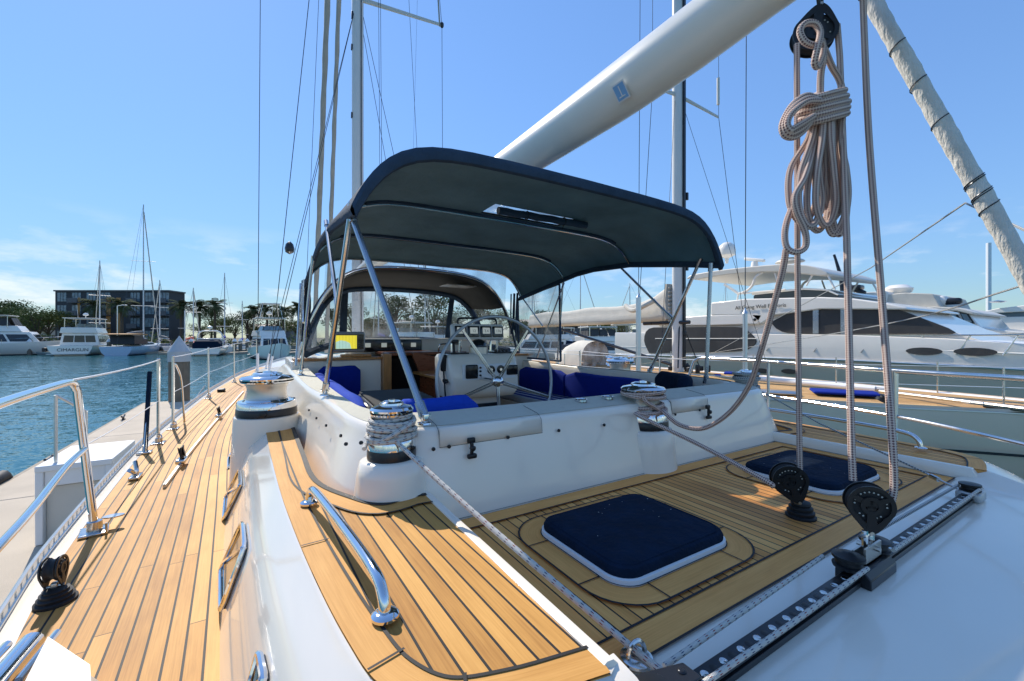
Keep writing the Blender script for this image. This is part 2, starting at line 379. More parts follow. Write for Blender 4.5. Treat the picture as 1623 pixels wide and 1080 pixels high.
    def band(s, left, right, uv0=0.0, w=None, drop=.004):
        """strip between two polylines; u runs left to right in metres, v along"""
        L = 0; uvs = []; rows = []
        for i in range(len(left)):
            a, b = Vector(left[i]), Vector(right[i])
            if i: L += ((a + b) / 2 - (Vector(left[i - 1]) + Vector(right[i - 1])) / 2).length
            ww = w if w else (b - a).length
            rows.append([a, b]); uvs.append([(uv0, L), (uv0 + ww, L)])
        s.grid(rows, uvs=uvs)
        return s
    def build(s, name, matname=None, parent=None, smooth=35, bevel=0, subsurf=0, solid=0):
        mesh = bpy.data.meshes.new(name); o = bpy.data.objects.new(name, mesh); COL.objects.link(o)
        P = WORLD.get(parent.name, Vector((0, 0, 0))) if parent else Vector((0, 0, 0))
        WORLD[o.name] = P.copy() if parent else Vector((0, 0, 0))
        mesh.from_pydata([tuple(v - P) for v in s.v], [], s.f)
        uvl = mesh.uv_layers.new(name='UVMap'); flat = []
        for u in s.uv:
            for q in u: flat += [q[0], q[1]]
        uvl.data.foreach_set('uv', flat)
        names = s.mats if s.mats else [matname]
        for nm in names: mesh.materials.append(MATS[nm])
        if s.mats: mesh.polygons.foreach_set('material_index', s.mi)
        if smooth:
            mesh.polygons.foreach_set('use_smooth', [True] * len(mesh.polygons)); mesh.set_sharp_from_angle(angle=R(smooth))
        mesh.update()
        if solid:
            md = o.modifiers.new('solid', 'SOLIDIFY'); md.thickness = solid; md.offset = 0
        if bevel:
            md = o.modifiers.new('bevel', 'BEVEL'); md.width = bevel; md.segments = 2; md.limit_method = 'ANGLE'; md.angle_limit = R(40); md.harden_normals = False
        if subsurf:
            md = o.modifiers.new('sub', 'SUBSURF'); md.levels = subsurf; md.render_levels = subsurf
        if parent: o.parent = parent
        return o

def tag(o, label=None, cat=None, group=None, kind=None):
    if label: o['label'] = label
    if cat: o['category'] = cat
    if group: o['group'] = group
    if kind: o['kind'] = kind
    return o
def empty(name, loc, label=None, cat=None, group=None, rz=0):
    o = bpy.data.objects.new(name, None); COL.objects.link(o); o.location = loc; o.empty_display_size = .1
    WORLD[o.name] = Vector(loc); o.rotation_euler.z = rz
    tag(o, label, cat, group); return o
def lempty(name, loc, label, cat, group=None, rz=0):
    """a thing whose parts are built in its own coordinates"""
    o = empty(name, loc, label, cat, group, rz); WORLD[o.name] = Vector((0, 0, 0)); return o
def smooth(pts, n=8, closed=False):
    P = [Vector(p) for p in pts]; out = []; N_ = len(P)
    rng = range(N_ if closed else N_ - 1)
    for i in rng:
        p1, p2 = P[i], P[(i + 1) % N_]
        p0 = P[i - 1] if (i or closed) else p1 * 2 - p2
        p3 = P[(i + 2) % N_] if (closed or i + 2 < N_) else p2 * 2 - p1
        for k in range(n):
            t = k / n; t2, t3 = t * t, t * t * t
            out.append(.5 * ((2 * p1) + (p2 - p0) * t + (2 * p0 - 5 * p1 + 4 * p2 - p3) * t2 + (3 * p1 - p0 - 3 * p2 + p3) * t3))
    if not closed: out.append(P[-1])
    return out
def interp(tab, y):
    if y <= tab[0][0]: return tab[0][1]
    for (a, b), (c, d) in zip(tab, tab[1:]):
        if y <= c: return b + (d - b) * (y - a) / (c - a)
    return tab[-1][1]
def text(name, body, loc, size, rot, m, parent=None, ext=.002, align='LEFT'):
    c = bpy.data.curves.new(name, 'FONT'); c.body = body; c.size = size; c.extrude = ext; c.align_x = align
    o = bpy.data.objects.new(name, c); COL.objects.link(o); c.materials.append(MATS[m])
    P = WORLD.get(parent.name, Vector((0, 0, 0))) if parent else Vector((0, 0, 0))
    o.location = Vector(loc) - P; o.rotation_euler = rot
    bpy.context.view_layer.update(); me = bpy.data.meshes.new_from_object(o); me.materials.clear(); me.materials.append(MATS[m]); loc_, rot_ = o.location.copy(), o.rotation_euler.copy(); bpy.data.objects.remove(o)
    o = bpy.data.objects.new(name, me); COL.objects.link(o); o.location = loc_; o.rotation_euler = rot_
    if parent: o.parent = parent
    return o
def copy_tree(o, parent=None):
    c = o.copy(); COL.objects.link(c); c.parent = parent
    WORLD[c.name] = WORLD.get(o.name, Vector((0, 0, 0))).copy()
    for ch in list(o.children): copy_tree(ch, c)
    return c
# ================================================================ the yacht we stand on
XC = 1.88
def mx(x): return 2 * XC - x
def mir(p): return Vector((mx(p[0]), p[1], p[2]))
yacht = empty('sailing_yacht', (XC, 8, WZ), 'large white sailing yacht with teak decks, dark bimini and chrome winches, filling the foreground', 'sailing yacht')
Y_ = yacht
def part(mb, name, m=None, parent=None, **k): return mb.build(name, m, parent or Y_, **k)

POUT = [(.70, -.06), (.95, -.30), (1.3, -.54), (1.8, -.715), (2.25, -.79), (2.9, -.855), (4.5, -.93), (5.8, -.93), (8.5, -.84), (10.4, -.68), (12.8, -.34), (16, .55), (18.6, 1.84)]
PIN = [(.9, -.06), (1.6, -.10), (2.1, -.13), (3.5, -.17), (6.1, -.22), (9, -.21), (10.4, -.17), (12.5, .1), (14.5, .9)]
def zdeck(y): return -1.0 + (0 if y < 7 else .0028 * (y - 7) ** 2)
ys = [.7, .8, .9, 1.05, 1.2, 1.4, 1.6, 1.9, 2.2] + [2.6 + .4 * i for i in range(28)] + [14, 15, 16, 17, 18, 18.6]
_po = smooth([(x, y, 0) for y, x in POUT], 12)
_pot = sorted([(p.y, p.x) for p in _po])
def xo(y): return interp(_pot, y)
_pi = sorted([(p.y, p.x) for p in smooth([(x, y, 0) for y, x in PIN], 10)])
def xi(y): return interp(_pi, y)

for side in (0, 1):
    F = (lambda x: x) if side == 0 else mx
    yy = [y for y in ys if 1.0 <= y <= 14]
    # teak side deck (planks follow the toe rail)
    L = [(F(xo(y) + .075), y, zdeck(y)) for y in yy]; Rr = [(F(max(xi(y) + .03, xo(y) + .2)), y, zdeck(y)) for y in yy]
    xr = lambda y: xo(y) if y >= 3.0 else xo(3.0) + (xo(3.0) - xo(3.6)) / .6 * (3.0 - y) * .9
    mb = MB(); uvs = []; ln = 0
    for k, y in enumerate(yy):
        ln = y; uvs.append([(F(L[k][0]) - xr(y) - .075, ln), (F(Rr[k][0]) - xr(y) - .075, ln)])
    mb.grid([[a, b] for a, b in zip(L, Rr)], uvs=uvs); part(mb, 'teak_side_deck', 'teak_side')
    # white deck under it and the covering board outboard
    mb = MB(); yb = [y for y in ys if y <= 18.6]
    mb.grid([[(F(xo(y)), y, zdeck(y) - .03), (F(xo(y) + .01), y, zdeck(y) - .002), (F(xo(y) + .078), y, zdeck(y) - .002), (F(xo(y) + .08), y, zdeck(y) - .008), (F(XC + .0), y, zdeck(y) - .012 if y > 14 else zdeck(y) - .25)] for y in yb])
    part(mb, 'deck_moulding', 'gelcoat')
    # black seam along the inner edge
    mb = MB(); yy2 = [y for y in yy if y < 12]
    mb.band([(F(xi(y) + .018), y, zdeck(y) + .002) for y in yy2], [(F(xi(y) + .034), y, zdeck(y) + .002) for y in yy2]); part(mb, 'deck_seam', 'rubber')
    # perforated toe rail
    mb = MB(); pts = []
    y = .95
    while y < 17: pts.append(Vector((F(xo(y) + .012), y, zdeck(y)))); y += .075
    mb.tube([p + Vector((0, 0, .05)) for p in pts], .0075, 6)
    mb.tube([p + Vector((0, 0, .006)) for p in pts], .009, 6)
    for i in range(len(pts) - 1):
        a, b = pts[i], pts[i + 1]; d = (b - a); t = Vector((-d.y, d.x, 0)).normalized() * .003
        q = a + d * .32; r_ = a + d * .98
        bb = mb.add([q - t, r_ - t, r_ + t, q + t] + [v + Vector((0, 0, .05)) for v in (q - t, r_ - t, r_ + t, q + t)])
        for f in ((0, 1, 5, 4), (1, 2, 6, 5), (2, 3, 7, 6), (3, 0, 4, 7)): mb.face([bb + k for k in f])
    part(mb, 'toe_rail', 'alloy')
# hull topsides
outl = [(xo(y), y, zdeck(y)) for y in ys] ; outl.reverse()
stern_e = [(.0, .66), (.12, .52), (.3, .40), (.6, .28), (1.2, .13), (XC, .08), (2.56, .13), (3.16, .28), (3.46, .40), (3.64, .52), (3.76, .66)]
outl += [(x, y, -.98) for x, y in stern_e] + [(mx(xo(y)), y, zdeck(y)) for y in ys]
rows = []
for k, (f, dz) in enumerate(((1, -.03), (1.0, -.35), (.985, -.8), (.94, -1.35), (.84, -1.75), (.5, -2.3))):
    row = []
    for (x, y, z) in outl:
        row.append((XC + (x - XC) * f, 9 + (y - 9) * (f if y > 9 else (1 - (1 - f) * .6)), z + dz))
    rows.append(row)
mb = MB(); mb.grid(rows); part(mb, 'hull', 'gelcoat')

# ---------------------------------------------------------------- raised aft deck, stern
I_ = [(.038, 3.34), (.05, 2.7), (.073, 1.95), (.098, 1.5), (.126, 1.15), (.155, .90), (.185, .755), (.255, .650), (.38, .598), (.555, .562)]
O_ = [(-.165, 3.34), (-.155, 2.7), (-.125, 1.95), (-.10, 1.5), (-.07, 1.15), (-.02, .85), (.06, .60), (.20, .43), (.38, .34), (.60, .27)]
AZ = -.75
IZ, IZS = -.622, -.69
Is = smooth([(x, y, 0) for x, y in I_], 6); Os = smooth([(x, y, 0) for x, y in O_], 6)
for side in (0, 1):
    F = (lambda x: x) if side == 0 else mx
    zt = IZ if side == 0 else IZS
    rows = []
    n = len(Is)
    for k in range(n):
        i, o = Is[k], Os[k]; w = k / (n - 1)
        if side and w > .66: break
        zb = -1.004 if w < .55 else -1.004 + (w - .55) / .45 * .13
        row = [(F(o.x), o.y, zb)]
        d = (o - i); dl = d.length
        e = o + (i - o) * (1 - min(.85, .095 / dl))
        row.append((F(o.x + (e.x - o.x) * .5), o.y + (e.y - o.y) * .5, zb + (zt - .085 - zb) * .52))
        row.append((F(e.x), e.y, zt - .085))
        for q in (.25, .5, .75, 1.0):
            a = q * math.pi / 2
            row.append((F(e.x + (i.x - e.x) * math.sin(a) * .999), e.y + (i.y - e.y) * math.sin(a) * .999, zt - .085 + .083 * (1 - (1 - math.sin(a)) ** 1.0) if q < 1 else zt - .002))
        row.append((F(i.x + .02), i.y + .01, zt - .001))
        rows.append(row)
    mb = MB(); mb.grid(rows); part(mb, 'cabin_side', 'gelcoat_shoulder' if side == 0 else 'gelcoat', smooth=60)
    # floor of the raised deck
    inner = [(.555, .562), (.578, 1.60), (.52, 1.60), (.379, 1.60), (.296, 1.72), (.20, 1.99), (.19, 3.36)]
    P = [Vector((F(p.x), p.y, zt)) for p in Is] + [Vector((F(x), y, zt)) for x, y in inner[1:]]
    if side: P.reverse()
    mb = MB(); mb.sheet(P, (0, 0, -.25), (lambda p: (p.x * .9985 + p.y * .035 - .575, p.y)) if side == 0 else (lambda p: (mx(p.x) - .575 + p.y * .035, p.y)))
    part(mb, 'raised_teak_deck', 'teak_deck' if side == 0 else 'teak_aft_lifted', smooth=0)
    def offs(path, w):
        out = []
        for k, p in enumerate(path):
            t = (path[min(k + 1, len(path) - 1)] - path[max(k - 1, 0)]).normalized(); nrm = Vector((t.y, -t.x, 0))
            out.append(p - nrm * w)
        return out
    def strip(path, w0, w1, z, m, name, f=F, uvw=None):
        a = offs(path, w0); b = offs(path, w1)
        mb = MB(); mb.band([(f(p.x), p.y, z) for p in a], [(f(p.x), p.y, z) for p in b]); return part(mb, name, m)
    bd = 'teak_board' if side == 0 else 'teak_board_lifted'
    strip(Is, .0, .070, zt + .004, bd, 'margin_board')
    strip(Is, .065, .0725, zt + .006, 'rubber', 'deck_seam')
    cb = smooth([(.565, 1.56, 0), (.50, 1.565, 0), (.385, 1.55, 0), (.30, 1.67, 0), (.195, 1.97, 0), (.185, 2.5, 0), (.185, 3.34, 0)], 6)
    strip(cb, -.02, .068, zt + .0045, bd, 'margin_board')
    strip(cb, .065, .073, zt + .0065, 'rubber', 'deck_seam')
    strip(cb, -.025, -.002, zt + .0075, 'rubber', 'deck_seam')
    # butt joints across the margin boards
    mb = MB()
    for k in (20, 34, 44):
        p = Is[k]; q = offs(Is, .076)[k]; t = (Is[k + 1] - p).normalized() * .003; z = zt + .008
        mb.poly([(F(p.x - t.x), p.y - t.y, z), (F(p.x + t.x), p.y + t.y, z), (F(q.x + t.x), q.y + t.y, z), (F(q.x - t.x), q.y - t.y, z)])
    part(mb, 'deck_seam', 'rubber')
    # rounded white lip of the step
    mb = MB(); mb.grid([[(F(x), y, z if y > (.57 if side == 0 else .6) else AZ - .004 + (z - AZ) * .15) for x, z in ((.553, zt - .02), (.556, zt + .004), (.564, zt + .008), (.580, zt + .006), (.592, zt - .006), (.598, zt - .03), (.60, -.80))] for y in (.545 if side == 0 else .565, .58 if side == 0 else .61, .8, 1.1, 1.4, 1.62)])
    part(mb, 'deck_step', 'gelcoat')
    if side == 0: mb = MB(); mb.grid([[(F(.20), y_, z_), (F(.6), y_, z_)] for y_, z_ in ((.60, zt - .003), (.54, zt - .010), (.49, zt - .035), (.45, -.768), (.40, -.80), (.30, -.86))]); part(mb, 'stern_moulding', 'gelcoat')

# sunken aft deck with planks, margins

ax0, ax1, ay0, ay1 = .605, 3.155, .672, 1.60
mb = MB(); mb.sheet([(ax0, ay0, AZ), (ax1, ay0, AZ), (ax1, ay1, AZ), (ax0, ay1, AZ)], (0, 0, -.01), lambda p: (p.x - .012, p.y)); part(mb, 'teak_aft_deck', 'teak_aft_lifted', smooth=0)
def rect_band(x0, y0, x1, y1, w, z, m, name):
    mb = MB()
    mb.band([(x0, y0, z), (x1, y0, z)], [(x0 + w, y0 + w, z), (x1 - w, y0 + w, z)])
    mb.band([(x1, y0, z), (x1, y1, z)], [(x1 - w, y0 + w, z), (x1 - w, y1 - w, z)])
    mb.band([(x1, y1, z), (x0, y1, z)], [(x1 - w, y1 - w, z), (x0 + w, y1 - w, z)])
    mb.band([(x0, y1, z), (x0, y0, z)], [(x0 + w, y1 - w, z), (x0 + w, y0 + w, z)])
    return part(mb, name, m)
rect_band(ax0, ay0 - .004, ax1, 1.56, .088, AZ + .004, 'teak_board_lifted', 'margin_board')
rect_band(ax0 + .084, ay0 + .080, ax1 - .084, 1.56 - .084, .0075, AZ + .0065, 'rubber', 'deck_seam')
rect_band(.60, ay0 - .010, 3.16, 1.575, .007, AZ + .007, 'rubber', 'deck_seam')
def rrect(x0, y0, x1, y1, r, n=8):
    out = []
    for (cx, cy, a0) in ((x1 - r, y1 - r, 0), (x0 + r, y1 - r, 90), (x0 + r, y0 + r, 180), (x1 - r, y0 + r, 270)):
        for k in range(n + 1): a = R(a0 + 90 * k / n); out.append(Vector((cx + r * math.cos(a), cy + r * math.sin(a), 0)))
    return out
def ring(a, b, z, m, name, parent=None):
    mb = MB(); a = a + [a[0]]; b = b + [b[0]]; mb.band([(p.x, p.y, z) for p in a], [(p.x, p.y, z) for p in b]); return part(mb, name, m, parent)
for side in (0, 1):
    x0, x1 = (.905, 1.475) if side == 0 else (mx(1.475), mx(.905)); y0, y1 = .865, 1.335
    g = lambda e, r: rrect(x0 - e, y0 - e, x1 + e, y1 + e, r)
    ring(g(.085, .17), g(.0, .085), AZ + .0045, 'teak_board_lifted', 'hatch_surround')
    ring(g(.089, .174), g(.082, .167), AZ + .0075, 'rubber', 'deck_seam')
    mb = MB()
    for (px_, py_, qx, qy) in ((x0 - .085, y1 - .1, x0, y1 - .1), (x0 - .085, y0 + .1, x0, y0 + .1), (x1, y1 - .1, x1 + .085, y1 - .1), (x1, y0 + .1, x1 + .085, y0 + .1)):
        mb.poly([(px_, py_ - .0025, AZ + .008), (qx, qy - .0025, AZ + .008), (qx, qy + .0025, AZ + .008), (px_, py_ + .0025, AZ + .008)])
    for (px_, py_, qx, qy) in ((x0 + .1, y0 - .085, x0 + .1, y0), (x1 - .1, y0 - .085, x1 - .1, y0), (x0 + .1, y1, x0 + .1, y1 + .085), (x1 - .1, y1, x1 - .1, y1 + .085)):
        mb.poly([(px_ - .0025, py_, AZ + .008), (px_ + .0025, py_, AZ + .008), (qx + .0025, qy, AZ + .008), (qx - .0025, qy, AZ + .008)])
    part(mb, 'deck_seam', 'rubber')
    ring(g(.004, .09), g(-.01, .076), AZ + .009, 'rubber', 'deck_seam')
    mb = MB(); rows = [[(p.x, p.y, z) for p in g(e, .085 + e)] for e, z in ((0.0, AZ + .004), (-.002, AZ + .022), (-.012, AZ + .026), (-.03, AZ + .026))]
    mb.grid(rows, close_u=True); part(mb, 'hatch_rim', 'white_paint')
    # canvas cover, lifted off by hand: a thing of its own
    mb = MB(); prof = ((-.010, .018), (-.009, .038), (-.016, .050), (-.034, .056), (-.06, .058), (-.12, .060), (-.2, .0615))
    random.seed(3 + side)
    rows = [[(p.x, p.y, AZ + z + .0012 * math.sin(9 * p.x + 5 * p.y + side)) for p in g(e, max(.02, .085 + e))] for e, z in prof]
    mb.grid(rows, close_u=True); nn = len(rows[0]); mb.face([len(mb.v) - nn + k for k in range(nn)])
    o = mb.build('hatch_cover', 'navy_canvas')
    mb = MB(); P_ = [Vector((p.x, p.y, AZ + .0545)) for p in g(-.030, .06)]; mb.tube(P_, .0032, 6, closed=True); mb.build('piping', 'navy_canvas', o)
    mb = MB(); rnd = random.Random(side)
    for _ in range(11): a_ = rnd.uniform(0, 3.1); p_ = Vector((rnd.uniform(x0 + .05, x1 - .05), rnd.uniform(y0 + .05, y1 - .05), AZ + .0630)); mb.tube([p_, p_ + Vector((math.cos(a_), math.sin(a_), 0)) * rnd.uniform(.001, .006)], .0006, 4)
    mb.build('lint', 'white_paint', o)
    tag(o, 'navy canvas cover on the nearer aft deck hatch, left of the deck blocks' if side == 0 else 'navy canvas cover on the farther aft deck hatch, behind the standing deck blocks', 'hatch cover', 'hatch covers on the aft deck')

# white stern deck behind the planks, rolling over the transom
xs_ = [.56, .62, .8, 1.0, 1.2, 1.45, 1.7, 1.88, 2.1, 2.35, 2.6, 2.85, 3.05, 3.13]
def ye(x): return interp(sorted(stern_e), x)
rows = []
kq = [k for k in range(len(Is) - 1, -1, -1) if k / (len(Is) - 1) > .60]
def zed(k): w = k / (len(Is) - 1); return (1 - w) / .4 * .10
for f, dz in ((1.0, 0), (.86, .0), (.6, -.002), (.35, -.008), (.15, -.022), (.04, -.045)):
    rows.append([(x, ye(x) + (ay0 + .01 - ye(x)) * f, AZ - .001 + dz) for x in xs_] +
                [(mx(Os[k].x + (Is[k].x - Os[k].x) * f), Os[k].y + (Is[k].y - Os[k].y) * f, IZS + (f - 1) * .06 - .001 + dz - (1 - f) ** 1.6 * zed(k)) for k in kq])
for dy, z in ((-.0, -.84), (-.012, -.90), (-.03, -1.1), (-.08, -1.6), (-.1, -2.7)):
    rows.append([(x, ye(x) + dy, z) for x in xs_] + [(mx(Os[k].x + dy * (1 - .6 * k / len(Is))), Os[k].y + dy * .7, z - zed(k)) for k in kq])
mb = MB(); mb.grid(rows); part(mb, 'stern_deck', 'gelcoat', smooth=50)

# ---------------------------------------------------------------- cockpit coaming
tab = [  # base, outer top, inner top
 ((-.23, 7.6), (.26, 7.6), (.52, 7.6)), ((-.21, 6.2), (.27, 6.2), (.49, 6.2)), ((-.19, 5.0), (.28, 5.0), (.46, 5.0)), ((-.13, 4.1), (.29, 4.2), (.45, 4.2)),
 ((.06, 3.5), (.30, 3.5), (.44, 3.5)), ((.170, 3.0), (.33, 3.0), (.435, 3.0)), ((.18, 2.4), (.345, 2.45), (.435, 2.5)), ((.19, 2.02), (.365, 2.08), (.45, 2.18)),
 ((.235, 1.80), (.43, 1.82), (.52, 1.98)), ((.35, 1.63), (.55, 1.69), (.64, 1.89)), ((.55, 1.565), (.68, 1.65), (.78, 1.87)), ((.80, 1.555), (.86, 1.645), (.90, 1.87)), ((1.4, 1.555), (1.4, 1.645), (1.4, 1.87))]
half = [tuple(c) for c in tab]
full = half + [tuple((mx(a), b) for a, b in c) for c in reversed(half)]
tr = [smooth([(c[k][0], c[k][1], 0) for c in full], 5) for k in range(3)]
NS = len(tr[0]); rows = []; topL = []; topR = []
def czo(y): return -.385 + (.03 * min(1, (y - 4) / 1.5) if y > 4 else 0) - max(0, y - 6.4) * .24
for k in range(NS):
    b, o, i = tr[0][k], tr[1][k], tr[2][k]
    zb = -.82 if b.y < 3.2 else -.82 - .19 * min(1, (b.y - 3.2) / .5)
    zo = czo(o.y)
    d = i - o; dn = d.normalized() if d.length else Vector((1, 0, 0))
    row = [Vector((b.x, b.y, zb))]
    for t in (.35, .7, .9):
        q = b.lerp(o, t * .92); row.append(Vector((q.x, q.y, zb + (zo - .05 - zb) * t)))
    q = b.lerp(o, .97); row.append(Vector((q.x, q.y, zo - .035)))
    row.append(Vector((o.x, o.y, zo - .010)) - dn * .0)
    q = o + dn * .02; row.append(Vector((q.x, q.y, zo + .004)))
    q2 = i - dn * .02; zi = zo + .032
    row.append(Vector((q2.x, q2.y, zi))); row.append(Vector((i.x, i.y, zi - .012)))
    row.append(Vector((i.x + dn.x * .01, i.y + dn.y * .01, zi - .06))); row.append(Vector((i.x + dn.x * .015, i.y + dn.y * .015, -1.22)))
    rows.append(row)
    topL.append(o + dn * .03 + Vector((0, 0, zo + .0085))); topR.append(i - dn * .012 + Vector((0, 0, zi + .0045)))
mb = MB(); mb.grid(rows); coam = part(mb, 'cockpit_coaming', 'gelcoat', smooth=70)
mb = MB(); mb.band(topL, topR); part(mb, 'coaming_nonskid', 'nonskid', coam)
# locker lids let into the after face
for (x0, x1) in ((.645, 1.16), (2.12, 2.47)):
    mb = MB(); yf = lambda z: 1.645 - (-.385 - z) * .19
    for a, c in ((0, 0),):
        rows = [[(x, y_, z_) for x in (x0, x1)] for y_, z_ in ((1.6325, -.457), (1.6400, -.42), (1.6425, -.394), (1.650, -.382), (1.657, -.3795))]
        mb.grid(rows)
    mb.build('locker_lid', 'gelcoat', coam, solid=.003)
    mb = MB(); mb.tube([(x0 - .004, 1.80, -.3515), (x0 - .004, 1.675, -.3705), (x0 - .004, 1.660, -.379), (x0 - .004, 1.643, -.394), (x0 - .004, 1.633, -.458), (x1 + .004, 1.633, -.458), (x1 + .004, 1.643, -.394), (x1 + .004, 1.660, -.379), (x1 + .004, 1.675, -.3705), (x1 + .004, 1.80, -.3515)], .0012, 5); mb.build('lid_gap', 'dark_band', coam)
for lx in (.775, 2.43):
    mb = MB(); yb = 1.622
    mb.rbox((lx, yb - .012, -.440), (.036, .018, .024), .006); mb.rbox((lx, yb - .018, -.475), (.014, .016, .06), .005); mb.rbox((lx, yb - .020, -.505), (.042, .02, .020), .006); mb.lathe((lx, yb - .02, -.47), [(.012, 0), (.012, .014), (.006, .018)], 12, (0, -1, 0))
    mb.build('lid_latch', 'black', coam)
# bolt heads, wall side
mb = MB()
for (px_, py_) in ((658, 712), (690, 714), (715, 710), (809, 695), (890, 684), (962, 675), (1075, 658), (1114, 651)):
    p = at(px_, py_, Y=1.60); p.y = 1.555 + .09 * (1 - min(1, (-.385 - p.z) / .43)) - .006; mb.lathe(p, [(.008, 0), (.008, .006), (.004, .008)], 10, (0, -1, 0))
for (px_, py_) in ((484, 651), (494, 664), (506, 676), (524, 693)):
    p = at(px_, py_, X=.262); p.x = .18 + .165 * max(0, (p.z + .82) / .45) * .93; mb.lathe(p - Vector((.008, 0, 0)), [(.007, 0), (.007, .008)], 10, (-1, -.2, .2))
for (px_, py_, xx, yy_) in ((549, 704, .30, 1.86), (573, 702, .385, 1.72)):
    p = at(px_, py_, d=yy_ * CS + xx * SN - .01); mb.lathe(p, [(.008, 0), (.008, .006)], 10, (-.6, -.7, .2))
mb.build('bolt_heads', 'black', coam)

# ---------------------------------------------------------------- winches
def winch(c, r, h, sc_pod, name='winch', rope_gap=False, motor=False):
    x, y, z = c; s = r / .14
    p = MB(); prof = sc_pod; p.lathe((x, y, 0), prof, 40); pod = part(p, 'winch_pod', 'gelcoat', smooth=60)
    w = MB()
    w.lathe(c, [(.105 * s, .30 * h), (.098 * s, .34 * h), (.092 * s, .42 * h), (.090 * s, .52 * h), (.093 * s, .64 * h), (.101 * s, .70 * h), (.101 * s, .72 * h)], 36)
    W_ = part(w, name, 'satin_steel')
    b = MB(); b.lathe(c, [(r * 1.0, 0), (r * 1.01, .01), (r * 1.0, .16 * h), (r * .99, .17 * h)], 40); b.build('base_ring', 'dark_band', W_)
    b = MB(); b.lathe(c, [(r * .985, .17 * h), (r * .985, .29 * h), (r * .95, .325 * h), (r * .80, .33 * h), (r * .76, .30 * h), (r * .7, .36 * h)], 40); b.build('skirt', 'chrome', W_)
    b = MB(); b.lathe(c, [(.101 * s, .71 * h), (.120 * s, .74 * h), (.122 * s, .765 * h), (.112 * s, .775 * h), (.112 * s, .79 * h), (.124 * s, .80 * h), (.126 * s, .83 * h), (.115 * s, .87 * h), (.075 * s, .90 * h), (.07 * s, .905 * h), (.068 * s, .94 * h), (.05 * s, .965 * h), (.048 * s, .95 * h), (.022 * s, .95 * h), (.02 * s, .99 * h), (0.001, 1.0 * h)], 40); b.build('self_tailer', 'chrome', W_)
    b = MB()
    for k in range(30):
        a = 2 * math.pi * k / 30; b.box((-.004 * s, -.004 * s, .775 * h), (.006 * s, .006 * s, .79 * h), a, (x + .117 * s * math.cos(a), y + .117 * s * math.sin(a), z))
    b.build('tailer_teeth', 'black', W_)
    if motor:
        b = MB(); d_ = Vector((-.25, -1, 0)).normalized(); q = Vector(c) + d_ * (r - .005) + Vector((.02, 0, .085 * h / .3 * .3)); b.lathe(q, [(.024, 0), (.024, .014), (.018, .018)], 18, d_); b.build('deck_button', 'black', W_)
    return W_
winch((.05, 3.34, -.53), .185, .30, [(.225, -1.01), (.22, -.96), (.214, -.85), (.208, -.7), (.200, -.56), (.195, -.535), (.18, -.53)], motor=True)
winch((mx(.05), 3.60, -.53), .185, .30, [(.28, -1.01), (.25, -.96), (.205, -.56), (.19, -.53)])
wA = winch((.462, 1.70, -.485), .096, .235, [(.185, -.82), (.165, -.77), (.15, -.66), (.135, -.54), (.125, -.495), (.105, -.486)])
wC = winch((XC + .06, 1.70, -.525), .142, .27, [(.205, -.82), (.19, -.74), (.178, -.62), (.170, -.55), (.16, -.53), (.145, -.526)])
wS = winch((mx(.452), 1.86, -.485), .102, .235, [(.185, -.86), (.165, -.8), (.15, -.66), (.135, -.54), (.125, -.495), (.105, -.486)])

# ---------------------------------------------------------------- cockpit inside
mb = MB(); mb.box((.40, 1.8, -1.26), (3.36, 6.3, -1.20)); part(mb, 'cockpit_sole', 'teak_far')
for side in (0, 1):
    F = (lambda x: x) if side == 0 else mx
    a, b = sorted((F(.44), F(1.05)))
    mb = MB(); mb.box((a, 1.88, -1.2), (b, 5.12, -.80)); part(mb, 'cockpit_seat', 'gelcoat', bevel=.01)
    a, b = sorted((F(.30), F(1.27)))
    mb = MB(); mb.box((a, 5.12, -1.2), (b, 6.3, -.262)); part(mb, 'cabin_bulkhead', 'gelcoat', bevel=.015)
    mb = MB(); mb.box((a + .02, 5.09, -.262), (b, 5.30, -.235)); part(mb, 'bulkhead_trim', 'varnish', bevel=.004)
# companionway: posts, sliding hatch, doors
mb = MB(); mb.box((1.27, 5.05, -1.2), (1.37, 5.16, -.20)); part(mb, 'companionway_post', 'varnish', bevel=.004)
mb = MB(); mb.box((2.42, 5.05, -1.2), (2.50, 5.16, -.20)); part(mb, 'companionway_post', 'varnish', bevel=.004)
mb = MB(); mb.box((1.37, 5.28, -1.2), (2.42, 6.3, -.27)); part(mb, 'companionway', 'dark_inside')  # solid near-black block; the shade of the opening is its colour
mb = MB(); mb.prism([(1.84, 5.0, -.75), (2.42, 5.0, -.82), (2.42, 5.0, -.33), (1.62, 5.0, -.19), (1.62, 5.0, -.24)], (0, .05, 0)); part(mb, 'companionway_door', 'mahogany', bevel=.004)
mb = MB(); mb.box((1.70, 4.3, -.80), (2.30, 5.0, -.45)); part(mb, 'cockpit_table', 'mahogany', bevel=.01)
mb = MB(); mb.box((1.62, 4.25, -.45), (2.36, 5.02, -.42)); part(mb, 'table_leaf', 'varnish', bevel=.006)
mb = MB(); mb.box((1.37, 5.16, -.23), (2.42, 5.9, -.19)); part(mb, 'sliding_hatch', 'mahogany', bevel=.01)
mb = MB(); mb.tube(smooth([(1.95, 5.0, -.19), (1.95, 4.98, -.11), (2.0, 4.98, -.085), (2.2, 4.98, -.085), (2.25, 4.98, -.11), (2.25, 5.0, -.19)], 6), .010, 8); part(mb, 'grab_handle', 'chrome')
